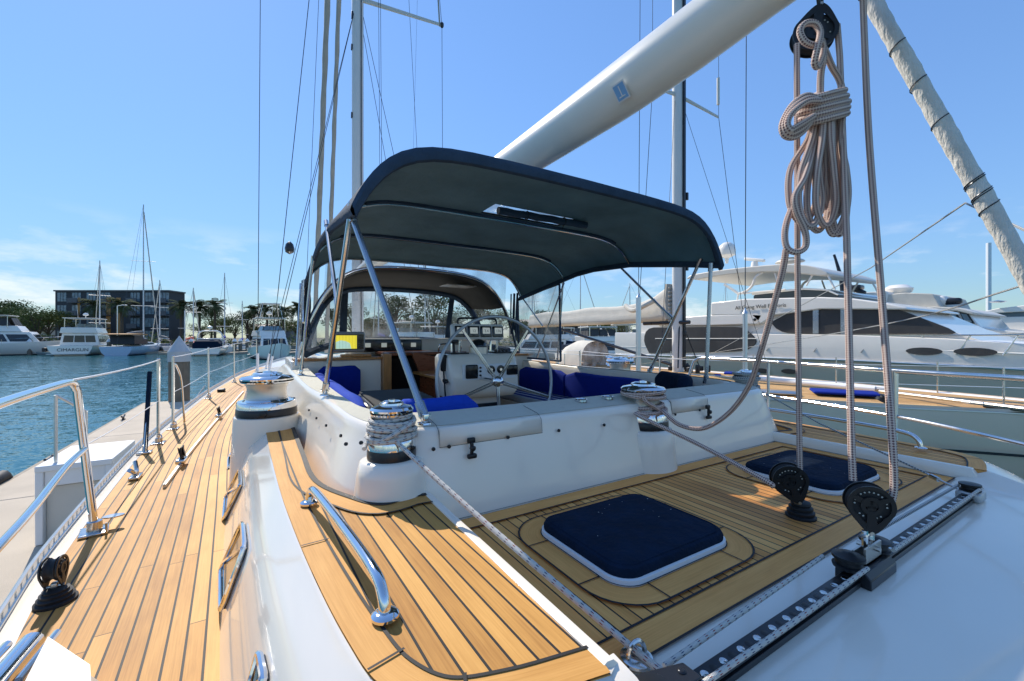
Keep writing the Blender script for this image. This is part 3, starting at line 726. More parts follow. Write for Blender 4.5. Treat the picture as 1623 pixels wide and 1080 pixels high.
# instrument shelf on the after edge of the coachroof
mb = MB(); mb.rbox((1.98, 6.16, -.14), (1.86, .42, .26), .05); part(mb, 'instrument_shelf', 'yacht_cream')
mb = MB(); mb.rbox((1.60, 5.935, -.118), (.90, .03, .165), .01); pan = part(mb, 'instrument_panel', 'screen')
for x in (1.28, 1.50, 1.72, 1.92):
    mb = MB(); mb.rbox((x, 5.914, -.108), (.075, .012, .06), .004); mb.build('display', 'lcd', pan)
mb = MB(); mb.rbox((.90, 5.22, -.055), (.39, .10, .245), .03, rz=R(8)); plot = part(mb, 'chart_plotter', 'alloy_grey')
M_ = Matrix.Translation((.90, 5.22, -.055)) @ Matrix.Rotation(R(8), 4, 'Z')
def lp(x, y, z): return M_ @ Vector((x, y, z))
mb = MB(); mb.prism([lp(-.170, -.046, -.09), lp(.170, -.046, -.09), lp(.170, -.046, .095), lp(-.170, -.046, .095)], lp(0, -.056, 0) - lp(0, -.046, 0)); mb.build('bezel', 'black_gloss', plot)
mb = MB(); mb.prism([lp(-.155, -.056, -.078), lp(.085, -.056, -.078), lp(.085, -.056, .078), lp(-.155, -.056, .078)], lp(0, -.060, 0) - lp(0, -.056, 0)); mb.build('chart_land', 'chart_land', plot)
mb = MB(); mb.prism([lp(x, -.060, z) for x, z in ((-.154, -.077), (.02, -.077), (.01, -.04), (.0, -.01), (-.05, .012), (-.1, .02), (-.154, -.0))], lp(0, -.063, 0) - lp(0, -.060, 0)); mb.build('chart_water', 'chart_sea', plot)
mb = MB()
for k in range(7): mb.prism([lp(-.15 + .036 * k, -.0635, -.077), lp(-.149 + .036 * k, -.0635, -.077), lp(-.149 + .036 * k, -.0635, .077), lp(-.15 + .036 * k, -.0635, .077)], lp(0, -.064, 0) - lp(0, -.0635, 0))
for k in range(6): mb.box((.105, -.060, .068 - .026 * k), (.15, -.057, .080 - .026 * k), R(8), (.90, 5.22, -.055))
mb.build('chart_grid', 'dark_band', plot)
mb = MB(); mb.rbox((.98, 5.16, -.215), (.34, .10, .035), .01); part(mb, 'plotter_block', 'varnish')

# steering pedestal, pod, wheel
px0 = 1.95
mb = MB()
rows = []
for z, y0, y1, hw in ((-.62, 3.86, 4.12, .30), (-.60, 3.72, 4.14, .355), (-.52, 3.66, 4.16, .375), (-.30, 3.70, 4.16, .385), (-.205, 3.74, 4.16, .385), (-.175, 3.77, 4.14, .370), (-.168, 3.80, 4.10, .35)):
    rows.append([Vector((px0 - XC, 0, 0)) + p for p in [Vector((q.x, q.y, z)) for q in rrect(XC - hw, y0, XC + hw, y1, .05, 4)]])
mb.grid(rows, close_u=True); nn = len(rows[0]); mb.face([len(mb.v) - nn + k for k in range(nn)])
ped = part(mb, 'steering_pedestal', 'gelcoat', smooth=50)
mb = MB(); mb.rbox((px0 - .02, 4.02, -.90), (.50, .36, .62), .05); mb.build('pedestal_column', 'gelcoat', ped)
mb = MB(); mb.rbox((px0 - .0, 3.83, -.80), (.40, .02, .24), .006); mb.build('dark_panel', 'glass_dark', ped)
yf = 3.685
mb = MB(); mb.rbox((px0 + .03, yf - .000, -.345), (.60, .012, .16), .005); mb.build('control_panel', 'white_paint', ped)
for x, w, hgt in ((1.775, .13, .135), (2.235, .13, .10)):
    mb = MB(); mb.rbox((x, yf - .012, -.335), (w, .016, hgt), .012); mb.build('instrument_screen', 'screen', ped)
for x in (1.99, 2.10):
    mb = MB(); mb.lathe((x, yf - .006, -.325), [(.042, 0), (.042, .012), (.035, .014), (.001, .012)], 20, (0, -1, 0)); mb.build('gauge', 'screen', ped)
    mb = MB(); mb.lathe((x, yf - .018, -.325), [(.022, 0), (.001, .002)], 16, (0, -1, 0)); mb.build('gauge_face', 'lcd', ped)
for x, z in ((1.87, -.30), (1.87, -.335), (1.87, -.375)):
    mb = MB(); mb.lathe((x, yf - .006, z), [(.011, 0), (.009, .014)], 10, (0, -1, 0)); mb.build('button', 'black', ped)
mb = MB(); mb.lathe((1.585, 3.80, -.42), [(.012, 0), (.012, .04), (.022, .045), (.02, .06), (.001, .062)], 14, (-1, -.3, 0)); mb.tube([(1.56, 3.77, -.43), (1.52, 3.73, -.435)], .012, 8); mb.build('engine_key', 'black', ped)
mb = MB(); mb.rbox((1.545, 3.83, -.25), (.055, .045, .17), .018, rx=R(8)); mb.tube(smooth([(1.545, 3.83, -.33), (1.55, 3.82, -.45), (1.56, 3.8, -.62), (1.60, 3.79, -.7)], 6), .009, 8); mb.build('handset', 'black', ped)
# top plate: throttle, compass, switches
mb = MB(); mb.rbox((1.72, 3.92, -.162), (.20, .2, .014), .005); mb.rbox((2.22, 3.90, -.160), (.20, .18, .018), .006); mb.build('switch_plate', 'black', ped)
mb = MB()
for k in range(4): mb.rbox((2.15 + .045 * k, 3.87, -.142), (.022, .03, .03), .005)
mb.tube([(1.70, 3.93, -.16), (1.69, 3.92, -.05)], .012, 8); mb.rbox((1.69, 3.92, -.04), (.11, .035, .035), .012); mb.build('throttle_lever', 'dark_band', ped)
mb = MB(); mb.lathe((1.96, 3.90, -.168), [(.098, 0), (.098, .065), (.102, .07), (.092, .075)], 28); mb.build('compass_bowl', 'satin_steel', ped)
mb = MB(); mb.lathe((1.96, 3.90, -.093), [(.088, 0), (.084, .025), (.066, .055), (.035, .072), (.001, .077)], 28); mb.build('compass_dome', 'black_gloss', ped)
mb = MB()
for s in (-1, 1): mb.tube(smooth([(1.96 + s * .23, 4.06, -.17), (1.96 + s * .23, 4.06, -.06), (1.96 + s * .2, 4.06, -.02), (1.96 + s * .05, 4.06, -.015)], 6), .011, 8)
mb.build('binnacle_guard', 'chrome', ped)
mb = MB(); mb.rbox((2.02, 4.04, .055), (.62, .085, .175), .03, rx=R(-8)); pod = part(mb, 'instrument_pod', 'yacht_white')
for k in range(4):
    x = 1.80 + k * .148; mb = MB(); mb.rbox((x, 3.988, .062), (.132, .014, .118), .006, rx=R(-8)); d_ = mb.build('display_unit', 'black_gloss', pod)
for k in range(4):
    x = 1.80 + k * .148; mb = MB(); mb.rbox((x, 3.979, .072), (.088, .006, .066), .004, rx=R(-8)); mb.build('display', 'lcd', pod)
    text('display_digits', ('6.1', '12', '3.4', '176')[k], (x, 3.973, .055), .042, (R(82), 0, 0), 'screen', pod, .0005, 'CENTER')
mb = MB(); mb.tube(smooth([(1.80, 4.06, .12), (1.80, 4.06, .185), (1.86, 4.06, .205), (2.2, 4.06, .205), (2.26, 4.06, .185), (2.26, 4.06, .12)], 6), .011, 8); mb.build('pod_rail', 'dark_band', pod)
mb = MB()
for s in (-.2, .25): mb.tube([(2.02 + s, 4.06, -.17), (2.02 + s, 4.05, .0)], .013, 8)
mb.build('pod_post', 'steel', pod)
hub = Vector((XC, 3.33, -.405))
mb = MB(); mb.tube([hub + Vector((.598 * math.cos(2 * math.pi * k / 64), .05 * math.sin(2 * math.pi * k / 64), .598 * math.sin(2 * math.pi * k / 64))) for k in range(64)], .0145, 10, closed=True); wheel = part(mb, 'steering_wheel', 'alloy_grey')
for k in range(5):
    a = R(54 + 72 * k); e = hub + Vector((.592 * math.cos(a), .05 * math.sin(a), .592 * math.sin(a)))
    mb = MB(); t = Vector((-math.sin(a), 0, math.cos(a))) * .012
    mb.tube([hub + t + Vector((0, .02, 0)), e + t * .4], .0075, 6); mb.tube([hub - t + Vector((0, .02, 0)), e - t * .4], .0075, 6)
    mb.build('spoke', 'steel', wheel)
mb = MB(); mb.lathe(hub + Vector((0, .08, 0)), [(.03, 0), (.05, .03), (.052, .07), (.045, .095), (.02, .115), (.001, .118)], 24, (0, -1, 0)); mb.tube([hub + Vector((0, .05, 0)), hub + Vector((0, .45, 0))], .02, 10); mb.build('hub', 'chrome', wheel)

# ---------------------------------------------------------------- coachroof
rows = []
for y in (5.9, 6.3, 6.75, 7.0, 7.35, 7.55, 8, 9, 10, 11, 12, 12.8, 13.3):
    e = 0 if y < 12 else (y - 12) / 1.3
    xb = xi(y); zb = zdeck(y); zt = interp([(6.75, -.29), (7.3, -.60), (10, -.66), (12, -.72)], y) - .13 * max(0, e)
    if y < 7.5:
        rows.append([(.42, y, -1.05), (.44, y, -.9), (.46, y, zt - .03), (.56, y, zt), (XC, y, zt + .12), (mx(.56), y, zt), (mx(.46), y, zt - .03), (mx(.44), y, -.9), (mx(.42), y, -1.05)]); continue
    rows.append([(xb, y, zb), (xb + .10, y, zb + (zt - zb) * .8), (xb + .22, y, zt - .03), (xb + .45, y, zt), (XC, y, zt + .12), (mx(xb + .45), y, zt), (mx(xb + .22), y, zt - .03), (mx(xb + .10), y, zb + (zt - zb) * .8), (mx(xb), y, zb)])
mb = MB(); mb.grid(rows); mb.poly(rows[-1][::-1]); part(mb, 'coachroof', 'gelcoat', smooth=50)
mb = MB()
for k in range(5): mb.lathe((.9 + .5 * k, 10.5 - .2 * (k % 2), -.58), [(.07, 0), (.065, .09), (.09, .14), (.06, .16), (.001, .17)], 14)
part(mb, 'mast_winch', 'chrome')
# ---------------------------------------------------------------- bimini
def aft_hw(y): return interp([(2.1, 1.50), (2.6, 1.475), (3.1, 1.46), (5.3, 1.45)], y)
def zc_(y): return interp([(2.1, 1.045), (2.5, 1.05), (3.1, 1.045), (3.65, 1.05), (4.2, 1.04), (4.8, 1.02), (5.25, .985)], y)
def zs_(y): return interp([(2.1, .64), (2.45, .70), (3.1, .79), (3.8, .82), (4.3, .745), (5.25, .60)], y)
def canz(s, y):
    zc, zs = zc_(y), zs_(y); s = abs(s); return zs + (zc - zs) * (1 - .07 * s * s - .93 * s ** 9)
hx = [(1.55 - XC) / 1.47, (2.35 - XC) / 1.47]
_sa = [.998, .993, .985, .972, .955, .935, .91, .88, .84, .79, .73, .66, .57]
ss = sorted([-1, -.4] + [-q for q in _sa] + hx + [0, .45, 1] + _sa)
yst = [2.1, 2.2, 2.35, 2.55, 2.80, 3.05, 3.1, 3.35, 3.65, 3.95, 4.2, 4.5, 4.8, 5.05, 5.25]
def cpt(s, y, dz=0): return Vector((XC + s * aft_hw(y), y, canz(s, y) + dz + .012 * math.sin((y - 2.1) * 5.6) * (1 - s * s)))
def canopy(dz, flip=False, inset=0):
    mb = MB(); rows = [[cpt(s * (1 - inset), y, dz) for s in ss] for y in yst]
    n = len(ss); b = mb.add([p for r in rows for p in r])
    i0 = yst.index(2.80); j0 = ss.index(hx[0]); j1 = ss.index(hx[1])
    for i in range(len(yst) - 1):
        for j in range(n - 1):
            if i == i0 and j0 <= j < j1: continue
            mb.face((b + i * n + j, b + i * n + j + 1, b + (i + 1) * n + j + 1, b + (i + 1) * n + j))
    return mb
bim = part(canopy(0), 'bimini', 'bimini_top', smooth=60)
canopy(-.014, inset=.004).build('canopy_underside', 'bimini_under', bim, smooth=60)
# hems
mb = MB()
ring_ = [cpt(s, 2.1) for s in ss]
mb.grid([[p + Vector((0, 0, .0)) for p in ring_], [p + Vector(((XC - p.x) * .004, -.018, -.028)) for p in ring_], [p + Vector(((XC - p.x) * .012, -.008, -.066)) for p in ring_], [p + Vector(((XC - p.x) * .014, .02, -.070)) for p in ring_], [p + Vector(((XC - p.x) * .012, .05, -.016)) for p in ring_]])
mb.build('aft_hem', 'bimini_top', bim, smooth=60)
for s in (-1, 1):
    e = [cpt(s, y) for y in yst]; mb = MB(); mb.grid([[p for p in e], [p + Vector((s * .008, 0, -.03)) for p in e], [p + Vector((-s * .004, 0, -.055)) for p in e], [p + Vector((-s * .03, 0, -.05)) for p in e], [p + Vector((-s * .02, 0, .0)) for p in e]]); mb.build('side_hem', 'bimini_top', bim, smooth=60)
# seams over the bows
for y in (3.1, 4.2):
    mb = MB(); pts = [cpt(s, y, -.024) for s in ss if abs(s) < .86]; mb.tube(pts, .018, 6, flat=2.0); mb.build('bow_pocket', 'bimini_top', bim)
# clear panel and its rolled flap
mb = MB(); mb.grid([[cpt(s, y, -.006) for s in ss if hx[0] <= s <= hx[1]] for y in (2.80, 3.05)]); mb.build('roof_window', 'vinyl_pale', bim)
mb = MB(); p0, p1 = cpt(hx[0] + .03, 2.83, -.048), cpt(hx[1] + .08, 2.80, -.048); mb.tube([p0.lerp(p1, k / 12) + Vector((0, 0, .003 * math.sin(k * 2.1))) for k in range(13)], .030, 10); mb.build('rolled_flap', 'bimini_top', bim)
mb = MB()
for t in (.3, .72):
    q = p0.lerp(p1, t); mb.tube([q + Vector((.0, .033 * math.cos(a), .033 * math.sin(a))) for a in [k * math.pi / 5 for k in range(10)]], .004, 5, closed=True); mb.tube([q + Vector((0, 0, -.033)), q + Vector((0, .02, -.07))], .003, 5)
mb.build('flap_tie', 'black', bim)
# frame
def bow(y, name='frame_bow'):
    pts = [cpt(s, y, -.034) for s in ss if abs(s) <= .995]
    mb = MB(); mb.tube(pts, .0125, 8); return mb.build(name, 'steel', bim)
for y in (3.1, 4.2, 5.2): bow(y)
def pole(name, a, b, r=.0145, m='steel', ends=True):
    mb = MB(); a, b = Vector(a), Vector(b); mb.tube([a, b], r, 10)
    if ends:
        d = (b - a).normalized()
        for e, s in ((a, 1), (b, -1)): mb.tube([e + d * .0 * s, e + d * .07 * s], r * 1.35, 10)
    return mb.build(name, m, bim)
def foot(p):
    mb = MB(); mb.lathe(Vector(p) + Vector((0, 0, -.012)), [(.032, 0), (.030, .007), (.016, .01), (.015, .03)], 16)
    mb.rbox((p[0], p[1], p[2] + .018), (.028, .05, .036), .006); mb.tube([(p[0] - .028, p[1], p[2] + .024), (p[0] + .028, p[1], p[2] + .024)], .005, 6)
    mb.build('pole_foot', 'chrome', bim)
for side in (0, 1):
    F = (lambda p: Vector(p)) if side == 0 else mir
    pole('frame_pole', F((.362, 2.89, -.345)), F((.415, 2.28, .70)), .0155)
    foot(F((.362, 2.89, -.358)))
    pole('frame_strut', F((.425, 3.35, .86)), F((.392, 2.60, .18)), .0125, 'tube_grey')
    pole('frame_pole', F((.345, 4.45, -.335)), F((.425, 4.22, .75)), .0125)
    foot(F((.345, 4.45, -.345)))
    pole('frame_pole', F((.335, 4.95, -.30)), F((.43, 4.2, .70)) if side else F((.40, 5.2, .60)), .010, 'steel')
    pole('frame_strut', F((.43, 5.2, .60)), F((.39, 4.72, .15)), .010)
pole('aft_brace', (.612, 1.735, -.345), (.415, 2.33, .665), .0165, 'tube_grey'); foot((.612, 1.735, -.362))
pole('aft_brace', (3.325, 2.22, -.40), (3.335, 2.18, .64), .0165, 'tube_grey'); foot((3.325, 2.22, -.41))
# straps and lanyards hanging at the forward corners
mb = MB(); random.seed(8)
for s in (-1, 1):
    for k in range(7):
        x = XC + s * (1.40 + .02 * (k % 3)); y = 5.24 + .03 * k; mb.tube(smooth([(x, y, .66), (x + .02 * random.uniform(-1, 1), y, .35), (x + .03 * random.uniform(-1, 1), y + .02, .05 - .05 * (k % 3))], 4), .012 + .006 * (k % 2), 6)
mb.build('curtain_roll', 'bimini_top', bim)

# ---------------------------------------------------------------- spray hood (dodger)
def dz_(s, zc, zs, p=3.2): s = abs(s); return zs + (zc - zs) * (1 - .12 * s * s - .88 * s ** p)
sd = [-1, -.992, -.98, -.965, -.945, -.92, -.89, -.85, -.82, -.78, -.72, -.65, -.58, -.5, -.4, -.3, -.2, -.1]; sd = sd + [0] + [-q for q in reversed(sd)]
def arch(y, hw, zc, zs, p=3.2): return [Vector((XC + s * hw, y + .0, dz_(s, zc, zs, p))) for s in sd]
A0 = arch(5.36, 1.52, .90, -.31, 5.5); A1 = arch(5.75, 1.50, .885, -.31, 5.5); A2 = [Vector((XC + s * 1.36, 6.18 + .25 * (1 - s * s), dz_(s, .76, -.20, 7.0))) for s in sd]
mb = MB(); sel = [k for k, s in enumerate(sd) if abs(s) <= .83]
mb.grid([[A0[k] for k in sel], [A1[k] for k in sel], [A2[k] for k in sel]])
dod = part(mb, 'spray_hood', 'dodger_grey', smooth=60, solid=.008)
def piping(pts, r, m='bimini_top', name='hood_edge', flat=None):
    mb = MB(); mb.tube(pts, r, 6, flat=flat); return mb.build(name, m, dod)
piping(A0, .016, 'steel', 'hood_bow'); piping([p + Vector((0, .03, .008)) for p in A0], .028)
piping([p + Vector((0, 0, -.01)) for p in A2], .055)
# front window wall
bot = [Vector((XC + s * 1.40, 6.62 - 1.15 * abs(s) ** 3.2, -.03 - .17 * abs(s) ** 2.5)) for s in sd]
mb = MB(); mb.grid([A2, [A2[k].lerp(bot[k], .5) + Vector((0, .02, 0)) for k in range(len(sd))], bot]); mb.build('hood_window', 'vinyl', dod, smooth=60)
mb = MB(); e = [k for k, s in enumerate(sd) if s <= -.72]; mb.grid([[A0[k] for k in e], [A1[k] for k in e], [A2[k] for k in e]]); mb.build('side_window', 'vinyl_pale', dod)
mb = MB(); e = [k for k, s in enumerate(sd) if s >= .72]; mb.grid([[A0[k] for k in e], [A1[k] for k in e], [A2[k] for k in e]]); mb.build('side_window', 'vinyl', dod)
piping([p + Vector((0, .01, .0)) for p in bot], .045)
for s_, w in ((-.62, .052), (.62, .045)):
    a = Vector((XC + s_ * 1.34, 6.18 + .25 * (1 - s_ * s_), dz_(s_, .76, -.2, 7.0))); b = Vector((XC + (s_ * 1.40) * (.98 if s_ < 0 else .86), 6.60 - 1.15 * abs(s_) ** 3.2, -.05))
    mb = MB(); mb.tube([a, a.lerp(b, .5) + Vector((0, .02, 0)), b], w, 6, flat=.25); mb.build('window_frame', 'bimini_top', dod)
mb = MB(); mb.grid([[cpt(s, 5.25, -.02) for s in ss if abs(s) < .86], [Vector((XC + s * 1.47, 5.33, dz_(s, .925, -.31, 5.5))) for s in ss if abs(s) < .86]]); mb.build('connector_window', 'vinyl', dod)
mb = MB(); mb.rbox((2.62, 5.75, .765), (.62, .30, .012), .005); mb.build('hood_roof_window', 'vinyl_pale', dod)
# clear side curtain at the starboard side
mb = MB(); q = [(3.36, 4.33, .70), (3.36, 5.36, .58), (3.38, 5.36, -.30), (3.38, 4.33, -.31)]; mb.grid([[q[0], q[1]], [q[3], q[2]]]); cur = part(mb, 'clear_curtain', 'vinyl')
mb = MB(); mb.tube([q[0], q[3]], .018, 6, flat=.5); mb.tube([q[3], q[2]], .014, 6); mb.tube([q[1], q[2]], .02, 6); mb.tube([q[0], q[1]], .014, 6); mb.build('curtain_edge', 'bimini_top', cur)
mb = MB(); q = [(.40, 4.75, .64), (.40, 5.36, .55), (.38, 5.36, -.30), (.38, 5.05, -.31)]; mb.grid([[q[0], q[1]], [q[3], q[2]]]); cur = part(mb, 'clear_curtain', 'vinyl_pale')

# ---------------------------------------------------------------- mast, boom, standing rigging
MY = 9.7
mb = MB(); mb.tube([(XC, MY, -.7), (XC, MY, 12), (XC, MY, 24.5)], .125, 20, flat=.85); mast = part(mb, 'mast', 'mast_paint')
mb = MB(); mb.box((XC + .045, MY - .116, 0), (XC + .062, MY - .104, 24)); mb.build('luff_groove', 'dark_band', mast)
mb = MB()
for z in (2.2, 4.9, 6.4, 7.6): mb.rbox((XC - .13, MY - .02, z), (.03, .06, .12), .006)
mb.rbox((XC - .115, MY - .03, 7.1), (.05, .06, .16), .01); mb.build('mast_fitting', 'dark_band', mast)
for z in (7.46, 15):
    for s in (-1, 1):
        mb = MB(); a = Vector((XC + s * .1, MY - .05, z + .05)); b = Vector((XC + s * 1.83, MY - .35, z - .02)); mb.tube([a, b], .062, 8, r_end=.04, flat=.45); sp_ = mb.build('spreader', 'yacht_cream', mast)
        mb = MB(); mb.lathe(b + Vector((s * .02, 0, -.05)), [(.03, 0), (.045, .03), (.045, .09), (.02, .12)], 12); mb.build('spreader_end', 'dark_band', mast)
def wire(name, a, b, r=.006, m='dark_band', parent=None, sag=0):
    a, b = Vector(a), Vector(b); pts = [a.lerp(b, k / 8) - Vector((0, 0, sag * 4 * (k / 8) * (1 - k / 8))) for k in range(9)] if sag else [a, b]
    mb = MB(); mb.tube(pts, r, 6); return mb.build(name, m, parent or Y_)
for s in (-1, 1):
    tip = Vector((XC + s * 1.85, MY - .35, 7.42)); ch = Vector((XC + s * 1.90, MY - .33, -.86))
    wire('cap_shroud', tip, ch, .006); wire('cap_shroud', tip, (XC + s * 1.2, MY - .2, 15), .006)
    mb = MB(); mb.tube([ch, ch + Vector((0, 0, .55))], .024, 10); mb.build('turnbuckle_cover', 'white_paint', Y_)
wire('lower_shroud', (XC - .1, MY - .1, 7.1), (.12, MY - .6, -.85), .006); wire('lower_shroud', (XC - .1, MY + .1, 7.1), (.10, MY + 1.0, -.85), .006)
wire('lower_shroud', (XC + .1, MY - .1, 7.1), (3.64, MY - .6, -.85), .006); wire('lower_shroud', (XC + .1, MY + .1, 7.1), (3.66, MY + .8, -.85), .006)
for p in ((.12, MY - .6), (.10, MY + 1.0)):
    mb = MB(); d_ = (Vector((XC - .1, MY, 7.1)) - Vector((p[0], p[1], -.85))).normalized(); mb.tube([Vector((p[0], p[1], -.85)), Vector((p[0], p[1], -.85)) + d_ * .5], .022, 10); mb.build('turnbuckle_cover', 'white_paint', Y_)
# lines aft of and beside the mast
wire('running_backstay', at(492, -20, Y=9.2), at(440, 470, Y=9.6), .007); wire('running_backstay', at(440, 470, Y=9.6), (.15, 9.9, -.8), .005)
mb = MB(); q = at(459, 396, Y=9.5); mb.lathe(q - Vector((0, 0, .09)), [(.02, 0), (.11, .04), (.13, .11), (.10, .2), (.03, .25)], 12, sx=.7); mb.build('flag_block', 'dark_band', Y_)
wire('flag_halyard', at(506, -20, Y=9.3), at(486, 440, Y=9.3), .0045)
for (a, b) in (((600, -20), (603, 430)), ((603, -20), (606, 430))): wire('halyard', at(*a, Y=9.45), at(*b, Y=9.45), .005)
wire('halyard', at(647, -20, Y=9.9), at(672, 440, Y=9.9), .005, 'dark_band'); wire('halyard', at(662, -20, Y=12), at(650, 430, Y=12), .003)
wire('halyard', at(694, -10, Y=9.35), at(697, 42, Y=9.35), .02, 'furled_sail')
for (x0, y0, z0, x1, y1, z1, r, nm) in ((XC, 18.4, -.6, XC, 9.95, 24, .085, 'furled_genoa'), (XC, 14.75, -.5, XC, 9.9, 18.5, .058, 'furled_staysail')):
    mb = MB(); a, b = Vector((x0, y0, z0)), Vector((x1, y1, z1)); mb.tube([a.lerp(b, k / 60) + Vector((.006 * math.sin(k * 1.7), .005 * math.cos(k * 2.3), 0)) for k in range(61)], [r * (1 + .10 * math.sin(k * 1.9)) for k in range(61)], 10); part(mb, nm, 'furled_sail')
# antenna at the port side

# boom
mb = MB(); pts = []; rr = []; fl = []
NB = 60
rows = []
for k in range(NB + 1):
    t = k / NB; y = 9.35 + (-1.6 - 9.35) * t
    f = .62 + .38 * math.sin(min(1, t * 1.6 + .12) * math.pi / 2) - .10 * max(0, t - .75) * 2
    f = interp([(-2, .118), (0, .124), (.95, .134), (1.3, .149), (1.8, .160), (3, .155), (5, .157), (8, .14), (9.4, .11)], y); a_, b_ = f * .98, f * 1.02; zc0 = interp([(-2, 1.60), (.5, 1.555), (.95, 1.533), (1.3, 1.511), (1.8, 1.492), (3, 1.485), (9.35, 1.42)], y)
    rows.append([(XC + a_ * math.cos(q) * (1 - .20 * (math.sin(q) < 0) * abs(math.sin(q))), y, zc0 + b_ * math.sin(q)) for q in [2 * math.pi * j / 32 for j in range(32)]])
mb.grid(rows, close_u=True); mb.poly(rows[0][::-1]); mb.poly(rows[-1]); boom = part(mb, 'boom', 'boom_paint', smooth=60)
mb = MB(); q = Vector((1.655, 1.60, 1.56))
th = R(38.5); Nn = Vector((-math.cos(th), 0, -math.sin(th))); Tt = Vector((-math.sin(th), 0, math.cos(th))); c0 = Vector((XC, 1.70, 1.494)) + Nn * .1605
def plate(name, m, h0, w, hh, oy=0, ot=0, par=None):
    mb = MB(); q = c0 + Nn * h0 + Vector((0, oy, 0)) + Tt * ot; Yv = Vector((0, 1, 0)); mb.prism([q - Yv * w - Tt * hh, q + Yv * w - Tt * hh, q + Yv * w + Tt * hh, q - Yv * w + Tt * hh], Nn * .0015); return mb.build(name, m, par, smooth=0)
bdg = plate('boom_badge', 'white_paint', -.004, .044, .050, par=boom); mat('sky_badge', (.22, .45, .75), .5)
plate('badge_panel', 'sky_badge', -.0022, .037, .042, par=boom); plate('badge_mark', 'white_paint', -.0005, .003, .028, 0, .004, boom); plate('badge_line', 'white_paint', -.0005, .022, .003, 0, -.026, boom)
wire('topping_lift', (XC, -1.6, 1.8), (XC, 9.7, 24), .004)
# wrapped sail on its stay at the starboard quarter
a, b = at(1650, 475, d=1.62), at(1370, -20, d=1.95); a2 = a + (a - b) * .42; b2 = b + (b - a) * .9
mb = MB(); NN = 150; pts = []; rr = []
for k in range(NN + 1):
    t = k / NN; p = a2.lerp(b2, t); pts.append(p + Vector((.001 * math.sin(k * 1.3), .001 * math.cos(k * 1.7), 0))); rr.append((.0335 - .001 * t) * (1 + .02 * math.sin(k * 2.2) + .03 * math.sin(k * .45)))
mb.tube(pts, rr, 16); slv = part(mb, 'furled_mizzen', 'sail_sleeve', smooth=60)
D_ = (b2 - a2); L_ = D_.length; Dn = D_.normalized(); e1 = Dn.orthogonal().normalized(); e2 = Dn.cross(e1)
for t0, n_ in ((.285, 2.4), (.40, .6), (.455, .6), (.51, .6), (.60, .6), (.30, 1.8)):
    base = a2 + D_ * t0; pts = []; mb = MB()
    for k in range(int(16 * n_)):
        an = 2 * math.pi * k / 14; pts.append(base + Dn * (k * .0045) + (e1 * math.cos(an) + e2 * math.sin(an)) * .0355)
    mb.tube(pts, .0024, 5); mb.build('sail_tie', 'dark_band', slv)

# ---------------------------------------------------------------- rails, stanchions
def stanchion(x, y, zb, zt, lean=(0, 0), loop=0, r=.0135):
    mb = MB(); top = Vector((x + lean[0], y + lean[1], zt)); mb.tube([(x, y, zb), top], r, 10); mb.lathe(top - Vector((0, 0, .0)), [(r, 0), (r * 1.05, .006), (r * .6, .014)], 10)
    s = part(mb, 'stanchion', 'steel')
    mb = MB(); mb.rbox((x, y, zb + .006), (.10, .13, .012), .004); mb.lathe((x, y, zb), [(.026, 0), (.024, .05), (.017, .055)], 12); mb.tube(smooth([(x + .03, y - .04, zb + .01), (x + .032, y - .042, zb + .07), (x + .01, y - .01, zb + .085)], 4), .006, 6); mb.build('stanchion_base', 'steel', s)
    return s
S = [(-.81, 5.09), (-.80, 5.81), (-.70, 8.35), (-.45, 10.7), (-.05, 13.0)]
for (x, y) in S: stanchion(x, y, zdeck(y), zdeck(y) + .79 + (.03 if y > 7 else 0))
stanchion(4.45, 5.2, -1, -.22); stanchion(4.45, 7.6, -1, -.22); stanchion(4.3, 10.2, -.97, -.2)
# gate braces
mb = MB(); mb.tube(smooth([(-.80, 5.85, -.30), (-.79, 5.95, -.32), (-.76, 6.05, -.50), (-.74, 6.12, -.99)], 6), .011, 8); part(mb, 'gate_brace', 'steel')
mb = MB(); mb.tube([(-.86, 5.02, -.32), (-.84, 4.72, -.98)], .018, 10); part(mb, 'gate_brace_sleeve', 'navy_canvas')
mb = MB(); mb.tube([(-.86, 5.02, -.34), (-.84, 4.70, -.99)], .012, 8); mb.rbox((-.84, 4.70, -.99), (.1, .08, .02), .005); part(mb, 'gate_brace', 'steel')
top_r = [(.0, .9, -.23), (-.40, 1.2, -.225), (-.62, 1.5, -.22), (-.72, 1.95, -.218), (-.765, 2.45, -.215), (-.785, 2.80, -.213), (-.79, 2.90, -.225), (-.785, 2.925, -.26), (-.735, 2.945, -.985)]
pr = [Vector((-.55, .98, -.224)), Vector((-.63, 1.35, -.222)), Vector((-.69, 1.72, -.22)), Vector((-.745, 2.2, -.218)), Vector((-.78, 2.75, -.215))]
path = smooth(pr, 8) + smooth([(-.785, 2.84, -.217), (-.787, 2.90, -.232), (-.780, 2.92, -.27)], 4) + [Vector((-.718, 2.93, -.985))]
mb = MB(); mb.tube(path, .0175, 14); rail = part(mb, 'pushpit_rail', 'chrome')
low = smooth([(-.52, .98, -.60), (-.57, 1.25, -.60), (-.62, 1.65, -.597), (-.66, 2.05, -.59), (-.73, 2.6, -.575), (-.752, 2.925, -.565)], 8)
mb = MB(); mb.tube(low, .0135, 12); part(mb, 'pushpit_rail', 'chrome')
mb = MB(); mb.rbox((-.72, 2.93, -.992), (.11, .13, .016), .005, rz=R(10)); mb.lathe((-.718, 2.93, -.99), [(.032, 0), (.030, .05), (.02, .055)], 14); mb.tube([(-.66, 2.87, -.99), (-.66, 2.87, -.94)], .005, 6); mb.lathe((-.655, 2.97, -.945), [(.045, 0), (.045, .006)], 14, sy=.6); part(mb, 'rail_foot', 'steel')
